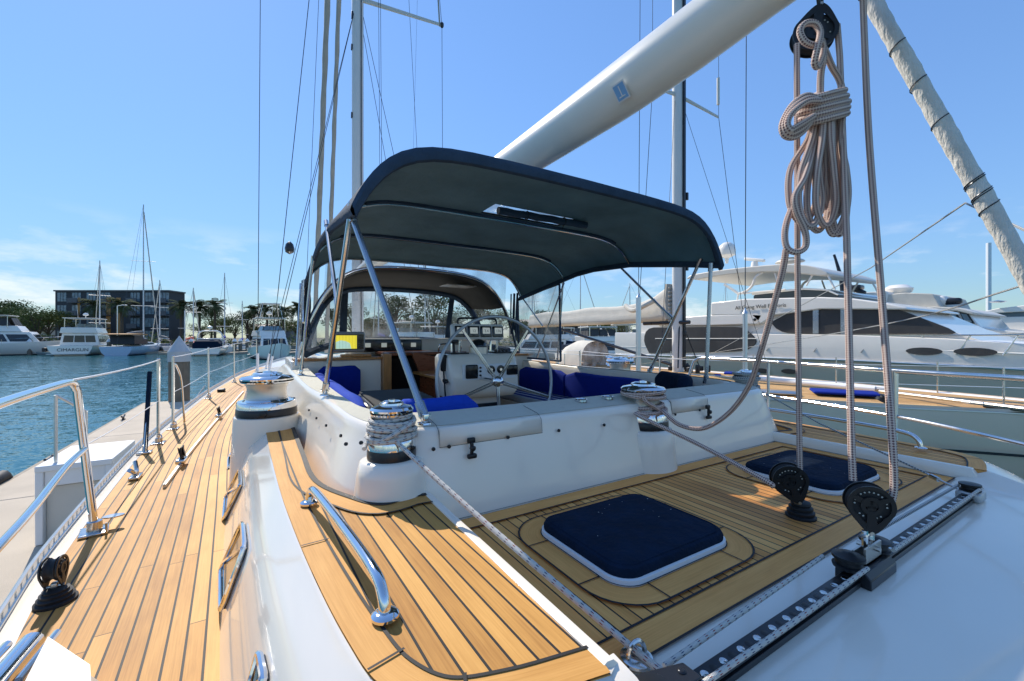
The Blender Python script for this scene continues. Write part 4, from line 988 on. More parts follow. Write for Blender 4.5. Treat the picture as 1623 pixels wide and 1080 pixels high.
mb = MB(); mb.tube([(-.55, .99, -.225), (-.52, 1.0, -.60), (-.40, 1.02, -.99)], .016, 10); part(mb, 'pushpit_leg', 'steel')
# starboard pushpit
prs = smooth([(3.27, .30, -.222), (3.52, .50, -.224), (3.96, 1.14, -.245), (4.28, 2.1, -.240), (4.45, 3.0, -.240)], 8) + smooth([(4.46, 3.07, -.25), (4.455, 3.13, -.29)], 4) + [Vector((4.40, 3.35, -.97))]
prs = [Vector(p) for p in prs]
mb = MB(); mb.tube([Vector((3.29, .40, -.80)), Vector((3.262, .31, -.27)), Vector((3.262, .295, -.235))] + prs, .0175, 12); part(mb, 'pushpit_rail', 'steel')
lows = [Vector((p.x - .0, p.y, -.575)) for p in prs if p.z > -.26]
mb = MB(); mb.tube(lows, .0125, 10); part(mb, 'pushpit_rail', 'steel')
mb = MB(); mb.tube([(3.96, 1.14, -.25), (3.94, 1.14, -.90)], .018, 12); part(mb, 'pushpit_leg', 'steel')
mb = MB(); mb.tube([(4.30, 2.2, -.245), (4.30, 2.2, -.99)], .013, 10); part(mb, 'pushpit_leg', 'steel')
# lifelines
def life(pts, r=.0045, m='white_paint'):
    mb = MB()
    for a, b in zip(pts, pts[1:]): wire_ = [Vector(a).lerp(Vector(b), k / 6) - Vector((0, 0, .012 * 4 * (k / 6) * (1 - k / 6))) for k in range(7)]; mb.tube(wire_, r, 6)
    part(mb, 'lifeline', m)
life([(-.785, 2.86, -.21), (-.81, 5.09, -.215)], .0058); life([(-.80, 5.81, -.215), (-.70, 8.35, -.185), (-.45, 10.7, -.14), (-.05, 13, -.06)])
life([(-.77, 2.95, -.56), (-.81, 5.09, -.60)], .0035); life([(-.80, 5.81, -.6), (-.70, 8.35, -.57), (-.45, 10.7, -.53), (-.05, 13, -.45)], .0035)
life([(4.45, 5.2, -.22), (4.45, 7.6, -.22), (4.3, 10.2, -.2)]); life([(4.45, 5.2, -.6), (4.45, 7.6, -.6), (4.3, 10.2, -.58)], .0035); life([(4.45, 3.12, -.27), (4.45, 5.2, -.22)])
# port genoa track and cars
tr_ = [(-.535, 3.55), (-.50, 4.6), (-.43, 6.0), (-.33, 7.5), (-.24, 8.9)]
mb = MB(); tp = smooth([(x, y, zdeck(y) + .012) for x, y in tr_], 8); mb.tube(tp, .020, 4, flat=.55, roll=R(45)); trk = part(mb, 'genoa_track', 'alloy')
mb = MB()
for k in range(34):
    t = k / 34 * (len(tp) - 1); p = tp[int(t)].lerp(tp[min(int(t) + 1, len(tp) - 1)], t - int(t)); mb.lathe(p + Vector((0, 0, .012)), [(.006, 0), (.006, .004)], 8)
mb.build('track_holes', 'dark_band', trk)
def car(x, y, s=1.0):
    mb = MB(); z = zdeck(y) + .02
    mb.rbox((x, y, z + .02 * s), (.06 * s, .13 * s, .035 * s), .01, rz=R(-3)); o = part(mb, 'track_car', 'steel')
    mb = MB(); mb.lathe((x - .018 * s, y + .02, z + .075 * s), [(.045 * s, 0), (.03 * s, .012 * s), (.03 * s, .022 * s), (.045 * s, .034 * s)], 18, (1, .1, .25)); mb.rbox((x, y + .02, z + .08 * s), (.012, .10 * s, .09 * s), .004, rz=R(-3)); mb.build('sheave', 'rubber', o)
car(-.515, 4.12); car(-.42, 6.25)
mb = MB(); p = at(215, 752, h=.97); 
mb.rbox((p.x, p.y, -.985), (.06, .13, .02), .006); mb.tube(smooth([(p.x - .02, p.y - .07, -.92), (p.x, p.y - .02, -.955), (p.x, p.y + .03, -.955), (p.x - .02, p.y + .09, -.90)], 5), .014, 8); mb.tube([(p.x, p.y, -.98), (p.x, p.y, -.95)], .018, 8); part(mb, 'mooring_cleat', 'steel')
mb = MB(); mb.rbox((-.58, 9.2, -.96), (.12, .18, .06), .02); part(mb, 'deck_lead', 'black')

# handrails on the raised deck
for side in (0, 1):
    F = (lambda p: Vector(p)) if side == 0 else (lambda p: mir((p[0], p[1], p[2] - .06)))
    hp = smooth([F(p) for p in ((.158, 1.70, -.612), (.159, 1.685, -.575), (.165, 1.65, -.548), (.180, 1.52, -.542), (.212, 1.20, -.540), (.230, .995, -.545), (.236, .94, -.572), (.237, .925, -.615))], 6)
    if side: hp = smooth([F(p) for p in ((.19, 2.2, -.612), (.192, 2.17, -.56), (.20, 2.12, -.53), (.22, 1.7, -.525), (.28, 1.2, -.525), (.33, .95, -.53), (.345, .88, -.56), (.347, .865, -.615))], 6)
    mb = MB(); mb.tube(hp, .0135, 14); hr = part(mb, 'deck_handrail', 'chrome')
    for q in (hp[0], hp[-1]): mb = MB(); mb.lathe(Vector((q.x, q.y, -.612 - .06 * side)), [(.030, 0), (.030, .006), (.024, .011), (.0145, .013)], 22); mb.build('rail_foot', 'chrome', hr)
# portlights in the cabin side
def wall(px_, py_):
    p = at(px_, py_, X=-.01)          # meets the sloping side: solve on a slanted plane
    best = None
    for k in range(60):
        z = -1.0 + .32 * k / 60; q = at(px_, py_, h=-z)
        f = (z + 1.0) / .30
        i_x = interp(sorted([(p_.y, p_.x) for p_ in Is[:40]]), q.y); o_x = interp(sorted([(p_.y, p_.x) for p_ in Os[:40]]), q.y)
        e = o_x + (i_x - .095 - o_x) * f
        if best is None or abs(q.x - e) < best[0]: best = (abs(q.x - e), q)
    return best[1]
for quad in (((389, 828), (393, 868), (355, 970), (354, 905)), ((383, 744), (385, 770), (357, 826), (360, 790)), ((419, 1034), (428, 1075), (398, 1180), (396, 1120)), ((374, 708), (376, 722), (364, 745), (364, 728))):
    P = [wall(*q) for q in quad]
    c = sum(P, Vector()) / 4; nrm = Vector((-.9, 0, .35)).normalized()
    Q = []
    for k in range(4):
        a0, b0, c0 = P[k - 1], P[k], P[(k + 1) % 4]; Q += [b0.lerp(a0, .16), b0.lerp(a0, .05).lerp(b0.lerp(c0, .05), .5), b0.lerp(c0, .16)]
    P = [p + nrm * .012 for p in Q]
    mb = MB(); mb.tube(P, .009, 8, closed=True); pf = part(mb, 'portlight_frame', 'chrome')
    mb = MB(); mb.prism([p - nrm * .03 for p in P], nrm * .028); mb.build('portlight_glass', 'glass_dark', pf)
    mb = MB(); mb.tube([P[11] + nrm * .004, P[4] + nrm * .004], .008, 6); mb.build('glazing_bar', 'chrome', pf)
# white chock with chrome channel by the port quarter
q0 = at(70, 1045, h=.96)
mb = MB(); mb.prism([(-.66, 2.02, -1.0), (-.36, 1.62, -1.0), (-.40, 1.30, -1.0), (-.62, 1.40, -1.0)], (0, 0, .03)); 
mb = MB(); zt = -.90
top = [at(80, 1026, h=.91), at(128, 1060, h=.92), at(130, 1110, h=.925), at(20, 1150, h=.90)]
base = [Vector((p.x + (0, .045, .05, 0)[i], p.y + (.02, .02, -.01, -.02)[i], -1.0)) for i, p in enumerate(top)]
mb.grid([top, base], close_u=True); mb.face(range(len(top))); part(mb, 'fairlead_block', 'yacht_cream', smooth=0, bevel=.018)
mb = MB(); a, b = at(50, 1018, h=.93), at(-20, 1100, h=.93)
mb.tube([a, b], .030, 12); mb.tube([a + Vector((.055, 0, .01)), b + Vector((.055, 0, .01))], .010, 8); mb.tube([a + Vector((-.05, 0, .012)), b + Vector((-.05, 0, .012))], .012, 8); part(mb, 'fairlead_roller', 'chrome')
# ---------------------------------------------------------------- loose gear: things of their own
def stripes():
    m = bpy.data.materials.new('striped_fabric'); nt, N, L, b = nodes_of(m)
    t = N.new('ShaderNodeTexCoord'); s = N.new('ShaderNodeSeparateXYZ'); L.new(t.outputs['Object'], s.inputs[0])
    a = N.new('ShaderNodeMath'); a.operation = 'MULTIPLY'; a.inputs[1].default_value = 9.5; L.new(s.outputs[0], a.inputs[0])
    f = N.new('ShaderNodeMath'); f.operation = 'FRACT'; L.new(a.outputs[0], f.inputs[0])
    g = N.new('ShaderNodeMath'); g.operation = 'GREATER_THAN'; g.inputs[1].default_value = .72; L.new(f.outputs[0], g.inputs[0])
    m_ = N.new('ShaderNodeMix'); m_.data_type = 'RGBA'; m_.inputs[6].default_value = (.006, .02, .17, 1); m_.inputs[7].default_value = (.5, .53, .58, 1); L.new(g.outputs[0], m_.inputs[0]); L.new(m_.outputs[2], b.inputs['Base Color']); b.inputs['Roughness'].default_value = .85; MATS['striped_fabric'] = m
stripes()
def cushion(path, th, z0, z1, m, label, group='blue cockpit cushions', n=4, cat='cushion'):
    """upright or flat pad swept along a plan path, rounded edges"""
    P = smooth([(x, y, 0) for x, y in path], n) if len(path) > 2 else [Vector((path[0][0], path[0][1], 0)).lerp(Vector((path[1][0], path[1][1], 0)), k / 8) for k in range(9)]
    rows = []; r = min(th * .42, .05)
    for k, p in enumerate(P):
        t = (P[min(k + 1, len(P) - 1)] - P[max(k - 1, 0)]).normalized(); nn = Vector((-t.y, t.x, 0)); w = th / 2
        if k == 0: p = p + t * r * .0
        f = .80 if k in (0, len(P) - 1) else 1.0
        row = []
        for (a, c, a0) in ((w - r, z1 - r, 0), (-(w - r), z1 - r, 90), (-(w - r), z0 + r, 180), (w - r, z0 + r, 270)):
            for q in range(4):
                an = R(a0 + 30 * q); zz = c + r * math.sin(an)
                row.append(p + nn * ((a + r * math.cos(an)) * f) + Vector((0, 0, (z0 + z1) / 2 + (zz - (z0 + z1) / 2) * f + .004 * math.sin(k * 1.3))))
        rows.append(row)
    mb = MB(); mb.grid(rows, close_u=True); mb.face([k for k in reversed(range(16))]); mb.face([len(mb.v) - 16 + k for k in range(16)])
    o = mb.build('cushion', m, smooth=60); tag(o, label, cat, group); return o
cushion([(.52, 4.85), (.515, 4.0), (.51, 3.2), (.505, 2.55)], .10, -.72, -.365, 'blue_cover', 'bright blue bolster running along the port coaming, behind the port frame pole')
cushion([(.56, 5.03), (1.0, 5.03)], .09, -.76, -.325, 'royal_fabric', 'dark blue back cushion against the white bulkhead, left of the companionway')
cushion([(.545, 1.985), (.98, 1.985)], .10, -.70, -.302, 'blue_cover', 'short blue cushion showing above the after coaming, behind the rope-wrapped winch')
cushion([(3.20, 5.0), (3.215, 4.02)], .10, -.80, -.415, 'royal_fabric', 'dark blue back cushion on the starboard seat, the one nearer the windscreen')
cushion([(3.215, 3.98), (3.225, 2.72)], .10, -.80, -.415, 'royal_fabric', 'long dark blue back cushion on the starboard seat, right of the wheel rim')
cushion([(3.235, 2.66), (3.22, 2.45), (3.10, 2.25), (2.92, 2.16)], .10, -.76, -.318, 'navy_canvas', 'navy curved corner cushion standing above the starboard end of the coaming')
mb = MB(); mb.rbox((2.95, 3.9, -.755), (.46, 2.2, .09), .03); tag(mb.build('cushion', 'striped_fabric'), 'blue and white striped seat cushion on the starboard bench, seen through the wheel', 'cushion', 'blue cockpit cushions')
mb = MB(); mb.rbox((.78, 3.6, -.755), (.50, 2.6, .09), .03); tag(mb.build('cushion', 'royal_fabric'), 'flat blue seat cushion on the port bench, underneath the black bag', 'cushion', 'blue cockpit cushions')
bag = empty('folded_bag', (.80, 2.9, -.71), 'flat black folding case with a grey top lying on the port bench cushion', 'bag')
mb = MB(); mb.rbox((.82, 2.85, -.56), (.44, .86, .28), .03, rz=R(-4)); mb.build('bag_body', 'black', bag)
mb = MB(); mb.rbox((.82, 2.85, -.412), (.41, .80, .018), .008, rz=R(-4)); mb.build('bag_top', 'dodger_grey', bag)
mb = MB(); mb.tube(smooth([(.62, 2.62, -.50), (.585, 2.70, -.44), (.58, 2.80, -.43), (.60, 2.88, -.50)], 6), .010, 6); mb.build('bag_handle', 'black', bag)
# drink holders let in the coaming top
for x in (1.54, 1.74):
    mb = MB(); mb.lathe((x, 1.79, -.358), [(.036, 0), (.036, .012), (.028, .016), (.024, .010), (.023, -.0)], 22, cap=False); h_ = part(mb, 'filler_cap', 'chrome')
    mb = MB(); mb.lathe((x, 1.79, -.356), [(.024, .008), (.001, .010)], 18); mb.build('cap_disc', 'mahogany', h_)

# ---------------------------------------------------------------- traveller
TX0, TX1, TY, TZ = .66, 2.80, .545, -.752
mb = MB(); mb.box((TX0, TY - .021, TZ), (TX1, TY + .021, TZ + .016)); mb.box((TX0, TY - .014, TZ + .016), (TX1, TY + .014, TZ + .026)); mb.box((TX0, TY - .021, TZ + .026), (TX1, TY + .021, TZ + .034)); trv = part(mb, 'traveller_track', 'dark_band', bevel=.002)
mb = MB(); mb2 = MB(); x = TX0 + .05; k = 0
while x < TX1 - .04:
    (mb if k % 2 else mb2).lathe((x, TY, TZ + .0345), [(.010, 0), (.009, .0015), (.002, .0005)] if k % 2 else [(.010, 0), (.001, .001)], 14); x += .034; k += 1
mb.build('track_screws', 'steel', trv); mb2.build('track_holes', 'black', trv)
cx = 1.645
mb = MB(); mb.prism([(cx - .10, TY - .046, TZ + .0), (cx - .10, TY + .046, TZ + .0), (cx - .10, TY + .046, TZ + .030), (cx - .10, TY + .030, TZ + .048), (cx - .10, TY - .030, TZ + .048), (cx - .10, TY - .046, TZ + .030)], (.20, 0, 0)); carr = part(mb, 'traveller_car', 'dark_band', bevel=.003)
mb = MB(); mb.box((cx - .055, TY - .018, TZ + .048), (cx + .065, TY - .012, TZ + .100)); mb.box((cx - .055, TY + .012, TZ + .048), (cx + .065, TY + .018, TZ + .085)); mb.box((cx - .055, TY - .018, TZ + .048), (cx + .065, TY + .018, TZ + .055)); mb.tube([(cx + .02, TY - .03, TZ + .085), (cx + .02, TY + .03, TZ + .085)], .008, 8); mb.build('car_bracket', 'satin_steel', carr)
for s in (-1, 1):
    mb = MB(); c = (cx + s * .10, TY + .01, TZ + .048); mb.lathe(c, [(.040, 0), (.042, .008), (.034, .012), (.034, .024), (.042, .028), (.042, .036), (.02, .040), (.012, .046), (.001, .047)], 24); mb.build('car_sheave', 'black', carr)
for x, s in ((TX1 + .02, 1), (TX0 - .02, -1)):
    mb = MB(); mb.rbox((x, TY, TZ + .022), (.10, .085, .044), .012); e_ = part(mb, 'track_end', 'alloy_grey'); mb = MB(); mb.lathe((x - s * .01, TY, TZ + .044), [(.036, 0), (.038, .006), (.03, .010), (.03, .02), (.038, .024), (.038, .032), (.015, .036)], 22); mb.build('end_sheave', 'black', e_)
mb = MB(); mb.prism([(TX0 - .03, TY + .05, TZ + .06), (TX0 + .10, TY + .015, TZ + .06), (TX0 + .10, TY - .03, TZ + .06), (TX0 - .04, TY - .03, TZ + .06)], (0, 0, .012)); mb.lathe((TX0 + .02, TY + .01, TZ + .07), [(.012, 0), (.011, .006)], 12); mb.lathe((TX0 + .075, TY + .0, TZ + .07), [(.009, 0), (.008, .006)], 12); part(mb, 'cheek_plate', 'dark_band', bevel=.003)
def rope(name, pts, r, m, label, cat='rope', group=None, n=8, sm=True, nn=8):
    mb = MB(); mb.tube(smooth(pts, nn) if sm else pts, r, n); o = mb.build(name, m, smooth=60); tag(o, label, cat, group); return o
ty0, ty1 = TY - .033, TY + .036
rope('control_line', [(TX0 - .0, ty0, TZ + .062), (1.1, ty0, TZ + .056), (cx - .1, ty0 - .004, TZ + .066)], .0062, 'rope_white', 'white blue-flecked line on the near side of the traveller track, left of its car', 'line', 'traveller control lines', sm=False)
rope('control_line', [(TX0 + .08, ty1 + .01, TZ + .05), (cx - .13, ty1 + .03, TZ + .064)], .0062, 'rope_white', 'slack pale line slanting away behind the traveller track, left of its car', 'line', 'traveller control lines', sm=False)
rope('control_line', [(cx + .1, ty0 - .004, TZ + .066), (2.2, ty0, TZ + .060), (TX1 + .03, ty0, TZ + .062)], .0062, 'rope_white', 'white blue-flecked line on the near side of the track, right of the car', 'line', 'traveller control lines', sm=False)
rope('control_line', [(cx + .12, ty1 + .01, TZ + .064), (TX1 - .0, ty1, TZ + .060)], .0062, 'rope_grey', 'greyish line on the far side of the track, between the car and the end block', 'line', 'traveller control lines', sm=False)

# ---------------------------------------------------------------- blocks
def block(c, r, up, axis, label, stand=None, shackle=True, group='large black mainsheet blocks'):
    """ratchet block: two open cheeks, sheave, axle; up = direction from the head to the sheave end"""
    c = Vector(c); up = Vector(up).normalized(); ax = Vector(axis).normalized(); ax = (ax - up * ax.dot(up)).normalized(); sx = up.cross(ax).normalized()
    e = empty('rope_block', c, label, 'block', group)
    for s in (-1, 1):
        off = ax * (s * .021)
        mb = MB()
        n = 36; o_ = []; i_ = []
        for k in range(n):
            a = 2 * math.pi * k / n; q = math.cos(a)    # q=1 towards `up`
            ro = r * (1.0 + (.42 * ((-q - .25) / .75) ** 1.6 if q < -.25 else 0)); wd = (1 - .45 * max(0, (-q - .3) / .7))
            o_.append(c + off + up * (ro * math.cos(a)) + sx * (ro * math.sin(a) * wd)); i_.append(c + off + up * (ro * .82 * math.cos(a) if q > -.6 else ro * .70 * math.cos(a)) + sx * (ro * .80 * math.sin(a) * wd))
        th = ax * (.005 * s); mb.grid([i_, o_, [p + th for p in o_], [p + th for p in i_], i_], close_u=True)
        # arms and hub plate
        for a0 in (R(60), R(-60), R(180)):
            d = up * math.cos(a0) + sx * math.sin(a0); t = ax.cross(d).normalized(); w0, w1 = r * .17, r * (.22 if a0 > 3 else .10)
            L = r * (.86 if a0 < 3 else 1.25)
            P = [c + off + t * w0, c + off + d * L + t * w1, c + off + d * L - t * w1, c + off - t * w0]; mb.prism(P, th * 1.1)
        hr = [c + off + (up * math.cos(q) + sx * math.sin(q)) * r * .46 for q in [2 * math.pi * k / 24 for k in range(24)]]; hi = [c + off + (up * math.cos(q) + sx * math.sin(q)) * r * .27 for q in [2 * math.pi * k / 24 for k in range(24)]]
        mb.grid([hi, hr, [p + th * 1.5 for p in hr], [p + th * 1.5 for p in hi], hi], close_u=True)
        mb.build('block_cheek', 'black', e)
    mb = MB(); mb.lathe(c - ax * .017, [(r * .30, 0), (r * .93, .001), (r * .93, .004), (r * .80, .011), (r * .76, .017), (r * .80, .023), (r * .93, .030), (r * .93, .033), (r * .30, .034)], 36, ax, cap=False); sh = mb.build('sheave', 'rubber', e)
    mb = MB()
    for s in (-1, 1):
        for k in range(22):
            if k % 8 > 5: continue
            a = 2 * math.pi * k / 22 + .2; q = c + ax * (s * .0175) + (up * math.cos(a) + sx * math.sin(a)) * r * .66; mb.lathe(q, [(.0028, 0), (.0015, .001)], 7, ax * s)
    mb.build('ball_race', 'sail_cloth', sh)
    mb = MB(); head = c - up * r * 1.38; mb.tube([head - ax * .03, head + ax * .03], .006, 8); mb.rbox(tuple(head), (.022, .022, .03), .006); mb.build('head_pin', 'satin_steel', e)
    return e, head
# standing block on its rubber boot, aft deck
e1_, h1 = block((1.880, .88, -.590), .066, (-.30, .25, 1), (-.80, -.62, .12), 'black standing block on a ribbed rubber boot between the two deck hatches')
mb = MB(); q = Vector((1.935, .86, AZ)); mb.lathe(q, [(.055, 0), (.056, .008), (.047, .013), (.050, .020), (.050, .026), (.041, .031), (.044, .038), (.043, .044), (.034, .049), (.037, .056), (.034, .064), (.02, .068)], 28); mb.build('rubber_boot', 'rubber', e1_)
# car block
e2_, h2 = block((1.665, .545, -.530), .062, (-.02, .0, 1), (-.82, -.58, .12), 'black block shackled upright on the traveller car, right of the deck boot')
mb = MB(); hh = Vector((1.66, .545, -.655)); mb.tube([hh + Vector((-.024, 0, .045)), hh + Vector((-.026, 0, .0)), hh + Vector((-.018, 0, -.022)), hh + Vector((0, 0, -.032)), hh + Vector((.018, 0, -.022)), hh + Vector((.026, 0, 0)), hh + Vector((.024, 0, .045))], .0085, 8); mb.tube([hh + Vector((-.036, 0, .03)), hh + Vector((.036, 0, .03))], .007, 8); mb.build('shackle', 'chrome', e2_)
# boom block
e3_, h3 = block((1.905, .80, 1.215), .078, (-.18, .12, -1), (-.8, -.6, -.1), 'black block hanging below the boom above the coiled red-flecked rope')
mb = MB(); mb.tube([h3, h3 + Vector((-.03, 0, .10)), (1.86, .80, 1.45)], .007, 6); mb.tube([h3 + Vector((.02, 0, 0)), (1.94, .80, 1.45)], .010, 6); mb.build('block_strop', 'black', e3_)
# port quarter turning block
e4_, h4 = block((-.665, 2.255, -.880), .046, (-.05, .05, 1), (.97, -.10, .05), 'black turning block on a rubber boot at the port toe rail, nearest the camera', group='large black mainsheet blocks')
mb = MB(); mb.lathe((-.655, 2.24, -1.0), [(.060, 0), (.060, .010), (.050, .015), (.053, .024), (.044, .029), (.046, .038), (.036, .042), (.038, .050), (.02, .055)], 26); mb.build('rubber_boot', 'rubber', e4_)

# ---------------------------------------------------------------- mainsheet
RR = .0120
ms = empty('mainsheet', (1.9, .8, -.6), 'long red-flecked white rope rigged between the boom block and the deck blocks', 'rope')
def mp_(name, pts, r=RR, sm=True, n=10, nn=8, parent=ms, m='rope_red'):
    mb = MB(); mb.tube(smooth(pts, nn) if sm else pts, r, n); return mb.build(name, m, parent, smooth=60)
mp_('rope_fall', [at(1263, 70, d=1.66), at(1263, 100, d=1.66), at(1264, 420, d=1.70), at(1267, 700, d=1.72), at(1268, 757, d=1.73)], .0105, False)
mp_('rope_fall', [at(1327, 40, d=1.65), at(1331, 90, d=1.63), at(1342, 380, d=1.48), at(1350, 720, d=1.37), at(1352, 762, d=1.36)], .0105, False)
mp_('rope_fall', [at(1366, -60, d=1.62), at(1370, 60, d=1.58), at(1378, 230, d=1.53), at(1398, 480, d=1.43), at(1413, 680, d=1.33), at(1417, 765, d=1.32), at(1413, 795, d=1.32)], .0105)
mp_('rope_tail', [at(1246, 395, d=1.60), at(1240, 430, d=1.62), at(1222, 500, d=1.70), at(1205, 560, d=1.80), at(1187, 612, d=1.92), at(1155, 655, d=2.05), at(1115, 679, d=2.16), at(1078, 674, d=2.24), at(1054, 655, d=2.30), (2.045, 1.66, -.425)], .0118)
mp_('rope_lead', [(1.83, 1.66, -.435), (1.87, 1.60, -.445), at(1010, 658, d=2.2), at(1110, 706, d=2.0), at(1210, 760, d=1.74), at(1226, 772, d=1.72)], .0105)
for z, rr_, ph in ((-.442, .112, 0), (-.424, .116, 1), (-.400, .110, 2), (-.418, .128, .6), (-.335, .120, 0), (-.318, .118, 2)):
    mb = MB(); mb.tube([Vector((XC + .06 + rr_ * math.cos(a), 1.70 + rr_ * math.sin(a), z + .010 * math.sin(a + ph))) for a in [2 * math.pi * k / 36 for k in range(36)]], .0112, 8, closed=True); mb.build('rope_turn', 'rope_red', ms, smooth=60)
mp_('rope_turn', [(1.84, 1.61, -.33), (1.85, 1.60, -.36), (1.90, 1.585, -.39), (1.95, 1.58, -.42)], .0112)
# the coil: hanks and their lashing
coil = empty('rope_coil', at(1300, 170, d=1.6), 'red-flecked rope coiled in hanks and hung high on the mainsheet', 'rope coil')
random.seed(5)
DD = 1.57
def cp(x, y, dd=0): return at(x, y, d=DD + dd)
loops = [(1272, 22, 352, 1296, 168, .02), (1284, 18, 360, 1300, 166, -.012), (1296, 17, 366, 1305, 168, .012), (1309, 16, 358, 1311, 168, -.02), (1319, 14, 348, 1317, 170, .02), (1330, 12, 372, 1324, 170, -.005), (1326, 15, 340, 1330, 168, .03)]
for i, (cx_, hw, by, tx, ty_, dd) in enumerate(loops):
    P = [(tx - 5, ty_), (tx - 7 + (cx_ - tx) * .3, ty_ + 50), (cx_ - hw * .85, by - 85), (cx_ - hw, by - 38), (cx_ - hw * .6, by - 10), (cx_, by), (cx_ + hw * .62, by - 12), (cx_ + hw, by - 42), (cx_ + hw * .75, by - 92), (tx + 6 + (cx_ - tx) * .3, ty_ + 50), (tx + 5, ty_)]
    mp_('rope_hank', [cp(x, y, dd + .012 * math.sin(k * .9 + i)) for k, (x, y) in enumerate(P)], .0112, parent=coil)
for k in range(5):      # lashing turns
    y0 = 150 + 9 * k; mb = MB(); c0 = cp(1303 + k, y0 + 3); hw = .086 - .005 * abs(k - 2)
    mb.tube([c0 + Vector((CS, -SN, 0)) * (hw * math.cos(a)) + Vector((SN, CS, 0)) * (.045 * math.sin(a)) + Vector((0, 0, .020 * math.cos(a) + .016 * math.sin(a))) for a in [2 * math.pi * q / 30 for q in range(30)]], .0118, 10, closed=True); mb.build('rope_lashing', 'rope_red', coil, smooth=60)
for k in range(3):      # side bight
    s_ = 1 - .20 * k; P = [(1300, 160), (1278, 152 + k * 5), (1255, 168 + 6 * k), (1240 + 4 * k, 196), (1243 + 5 * k, 214 - 4 * k), (1258, 218 - 7 * k), (1275, 206 - 6 * k), (1290, 184)]
    mp_('rope_bight', [cp(x, y, -.03 - .012 * k) for x, y in P], .0112, parent=coil)
mp_('rope_bight', [cp(1300, 165, .02), cp(1290, 230, .0), cp(1276, 280, -.03), cp(1260, 310, -.045), cp(1262, 335, -.045), cp(1276, 368, -.03), cp(1276, 392, -.02), cp(1260, 400, -.02), cp(1246, 390, -.01), cp(1245, 360, 0), cp(1258, 322, .02), cp(1280, 270, .03), cp(1300, 200, .03)], .0112, parent=coil)
mp_('rope_bight', [cp(1336, 165, .0), cp(1334, 230, -.01), cp(1341, 270, -.02), cp(1344, 310, -.02), cp(1338, 345, -.01), cp(1322, 372, 0), cp(1312, 350, .01), cp(1322, 300, .02), cp(1318, 220, .02)], .0112, parent=coil)
mp_('rope_hitch', [cp(1300, 150, -.02), cp(1301, 118, -.03), cp(1305, 92, -.05), cp(1302, 66, -.07), cp(1290, 72, -.09), cp(1275, 66, -.10), cp(1268, 50, -.10), cp(1276, 38, -.10), cp(1292, 38, -.10), cp(1300, 52, -.10), cp(1296, 74, -.11), cp(1291, 98, -.10), cp(1296, 106, -.08), cp(1303, 90, -.07), cp(1306, 78, -.05), cp(1318, 105, .0), cp(1331, 128, .03), cp(1338, 160, .04)], .0112, parent=coil)
mb = MB(); mb.rbox(tuple(cp(1300, 168, .0)), (.10, .07, .09), .03, rz=R(-YAW)); mb.build('coil_core', 'rope_red', coil)

# white sheet on the port aft winch and its run across the deck
ws = empty('white_sheet', (.462, 1.70, -.48), 'white blue-flecked rope wound on the port aft winch and led across the deck', 'rope')
pts = []; N1 = 230
for k in range(N1):
    t = k / N1; a = 2 * math.pi * 11 * t; lay = 0 if t < .55 else 1
    if t < .55: z = .075 + .105 * (t / .55); r_ = .074 + .002 * math.sin(a * .37)
    else: tt = (t - .55) / .45; z = .160 - .075 * tt; r_ = .086 + .010 * tt + .003 * math.sin(a * .6)
    pts.append(Vector((.462 + r_ * math.cos(a), 1.70 + r_ * math.sin(a), -.485 + z + .004 * math.sin(a * 1.3))))
mb = MB(); mb.tube(pts, .0085, 8); mb.build('rope_turns', 'rope_white', ws, smooth=60)
mp_('rope_turn', [(.39, 1.66, -.41), (.42, 1.605, -.385), (.48, 1.60, -.355), (.53, 1.63, -.335), (.55, 1.70, -.33)], .0085, parent=ws, m='rope_white')
mp_('rope_turn', [(.55, 1.66, -.40), (.47, 1.602, -.398), (.40, 1.62, -.405), (.365, 1.69, -.415), (.345, 1.66, -.428)], .0085, parent=ws, m='rope_white')
pA, pB, pC = Vector((.455, 1.60, -.405)), at(1013, 1036, h=.728), at(1092, 1094, h=.70)
mp_('rope_lead', [pA, pA.lerp(pB, .3) - Vector((0, 0, .008)), pA.lerp(pB, .6) - Vector((0, 0, .009)), pB, pC, pC + Vector((.05, -.06, 0))], .0085, parent=ws, m='rope_white')
mb = MB(); q = Vector((pB.x - .004, pB.y + .004, AZ + .008)); mb.lathe(q, [(.038, 0), (.037, .006), (.03, .008)], 24); pe = part(mb, 'pad_eye', 'steel')
mb = MB(); d_ = (pC - pB); d_.z = 0; d_.normalize(); t_ = Vector((-d_.y, d_.x, 0)); mb.tube([q + t_ * (.024 * math.cos(a)) + Vector((0, 0, .008 + .034 * math.sin(a))) for a in [math.pi * k / 14 for k in range(15)]], .0055, 8); mb.build('eye_ring', 'steel', pe)
# grey sheet on the starboard winch
gs = empty('grey_sheet', (3.308, 1.86, -.48), 'grey-flecked rope wound on the small starboard winch beside the far teak strip', 'rope')
pts = [Vector((3.308 + (.082 + .012 * math.sin(k * .11)) * math.cos(k * .5), 1.86 + (.082 + .012 * math.sin(k * .11)) * math.sin(k * .5), -.485 + .07 + .13 * abs(math.sin(k * .011)))) for k in range(160)]
mb = MB(); mb.tube(pts, .009, 7); mb.build('rope_turns', 'rope_grey', gs, smooth=60)
mp_('rope_lead', [(3.38, 1.82, -.41), at(1300, 672, d=2.75), at(1480, 756, d=2.12)], .0055, parent=gs, m='rope_grey', sm=False)
mb = MB(); a, b = at(1470, 752, d=2.14), at(1530, 781, d=1.95); mb.tube([a, b], .006, 8); mb.tube([a.lerp(b, .1), a.lerp(b, .32)], .012, 10); mb.build('line_fitting', 'steel', gs)
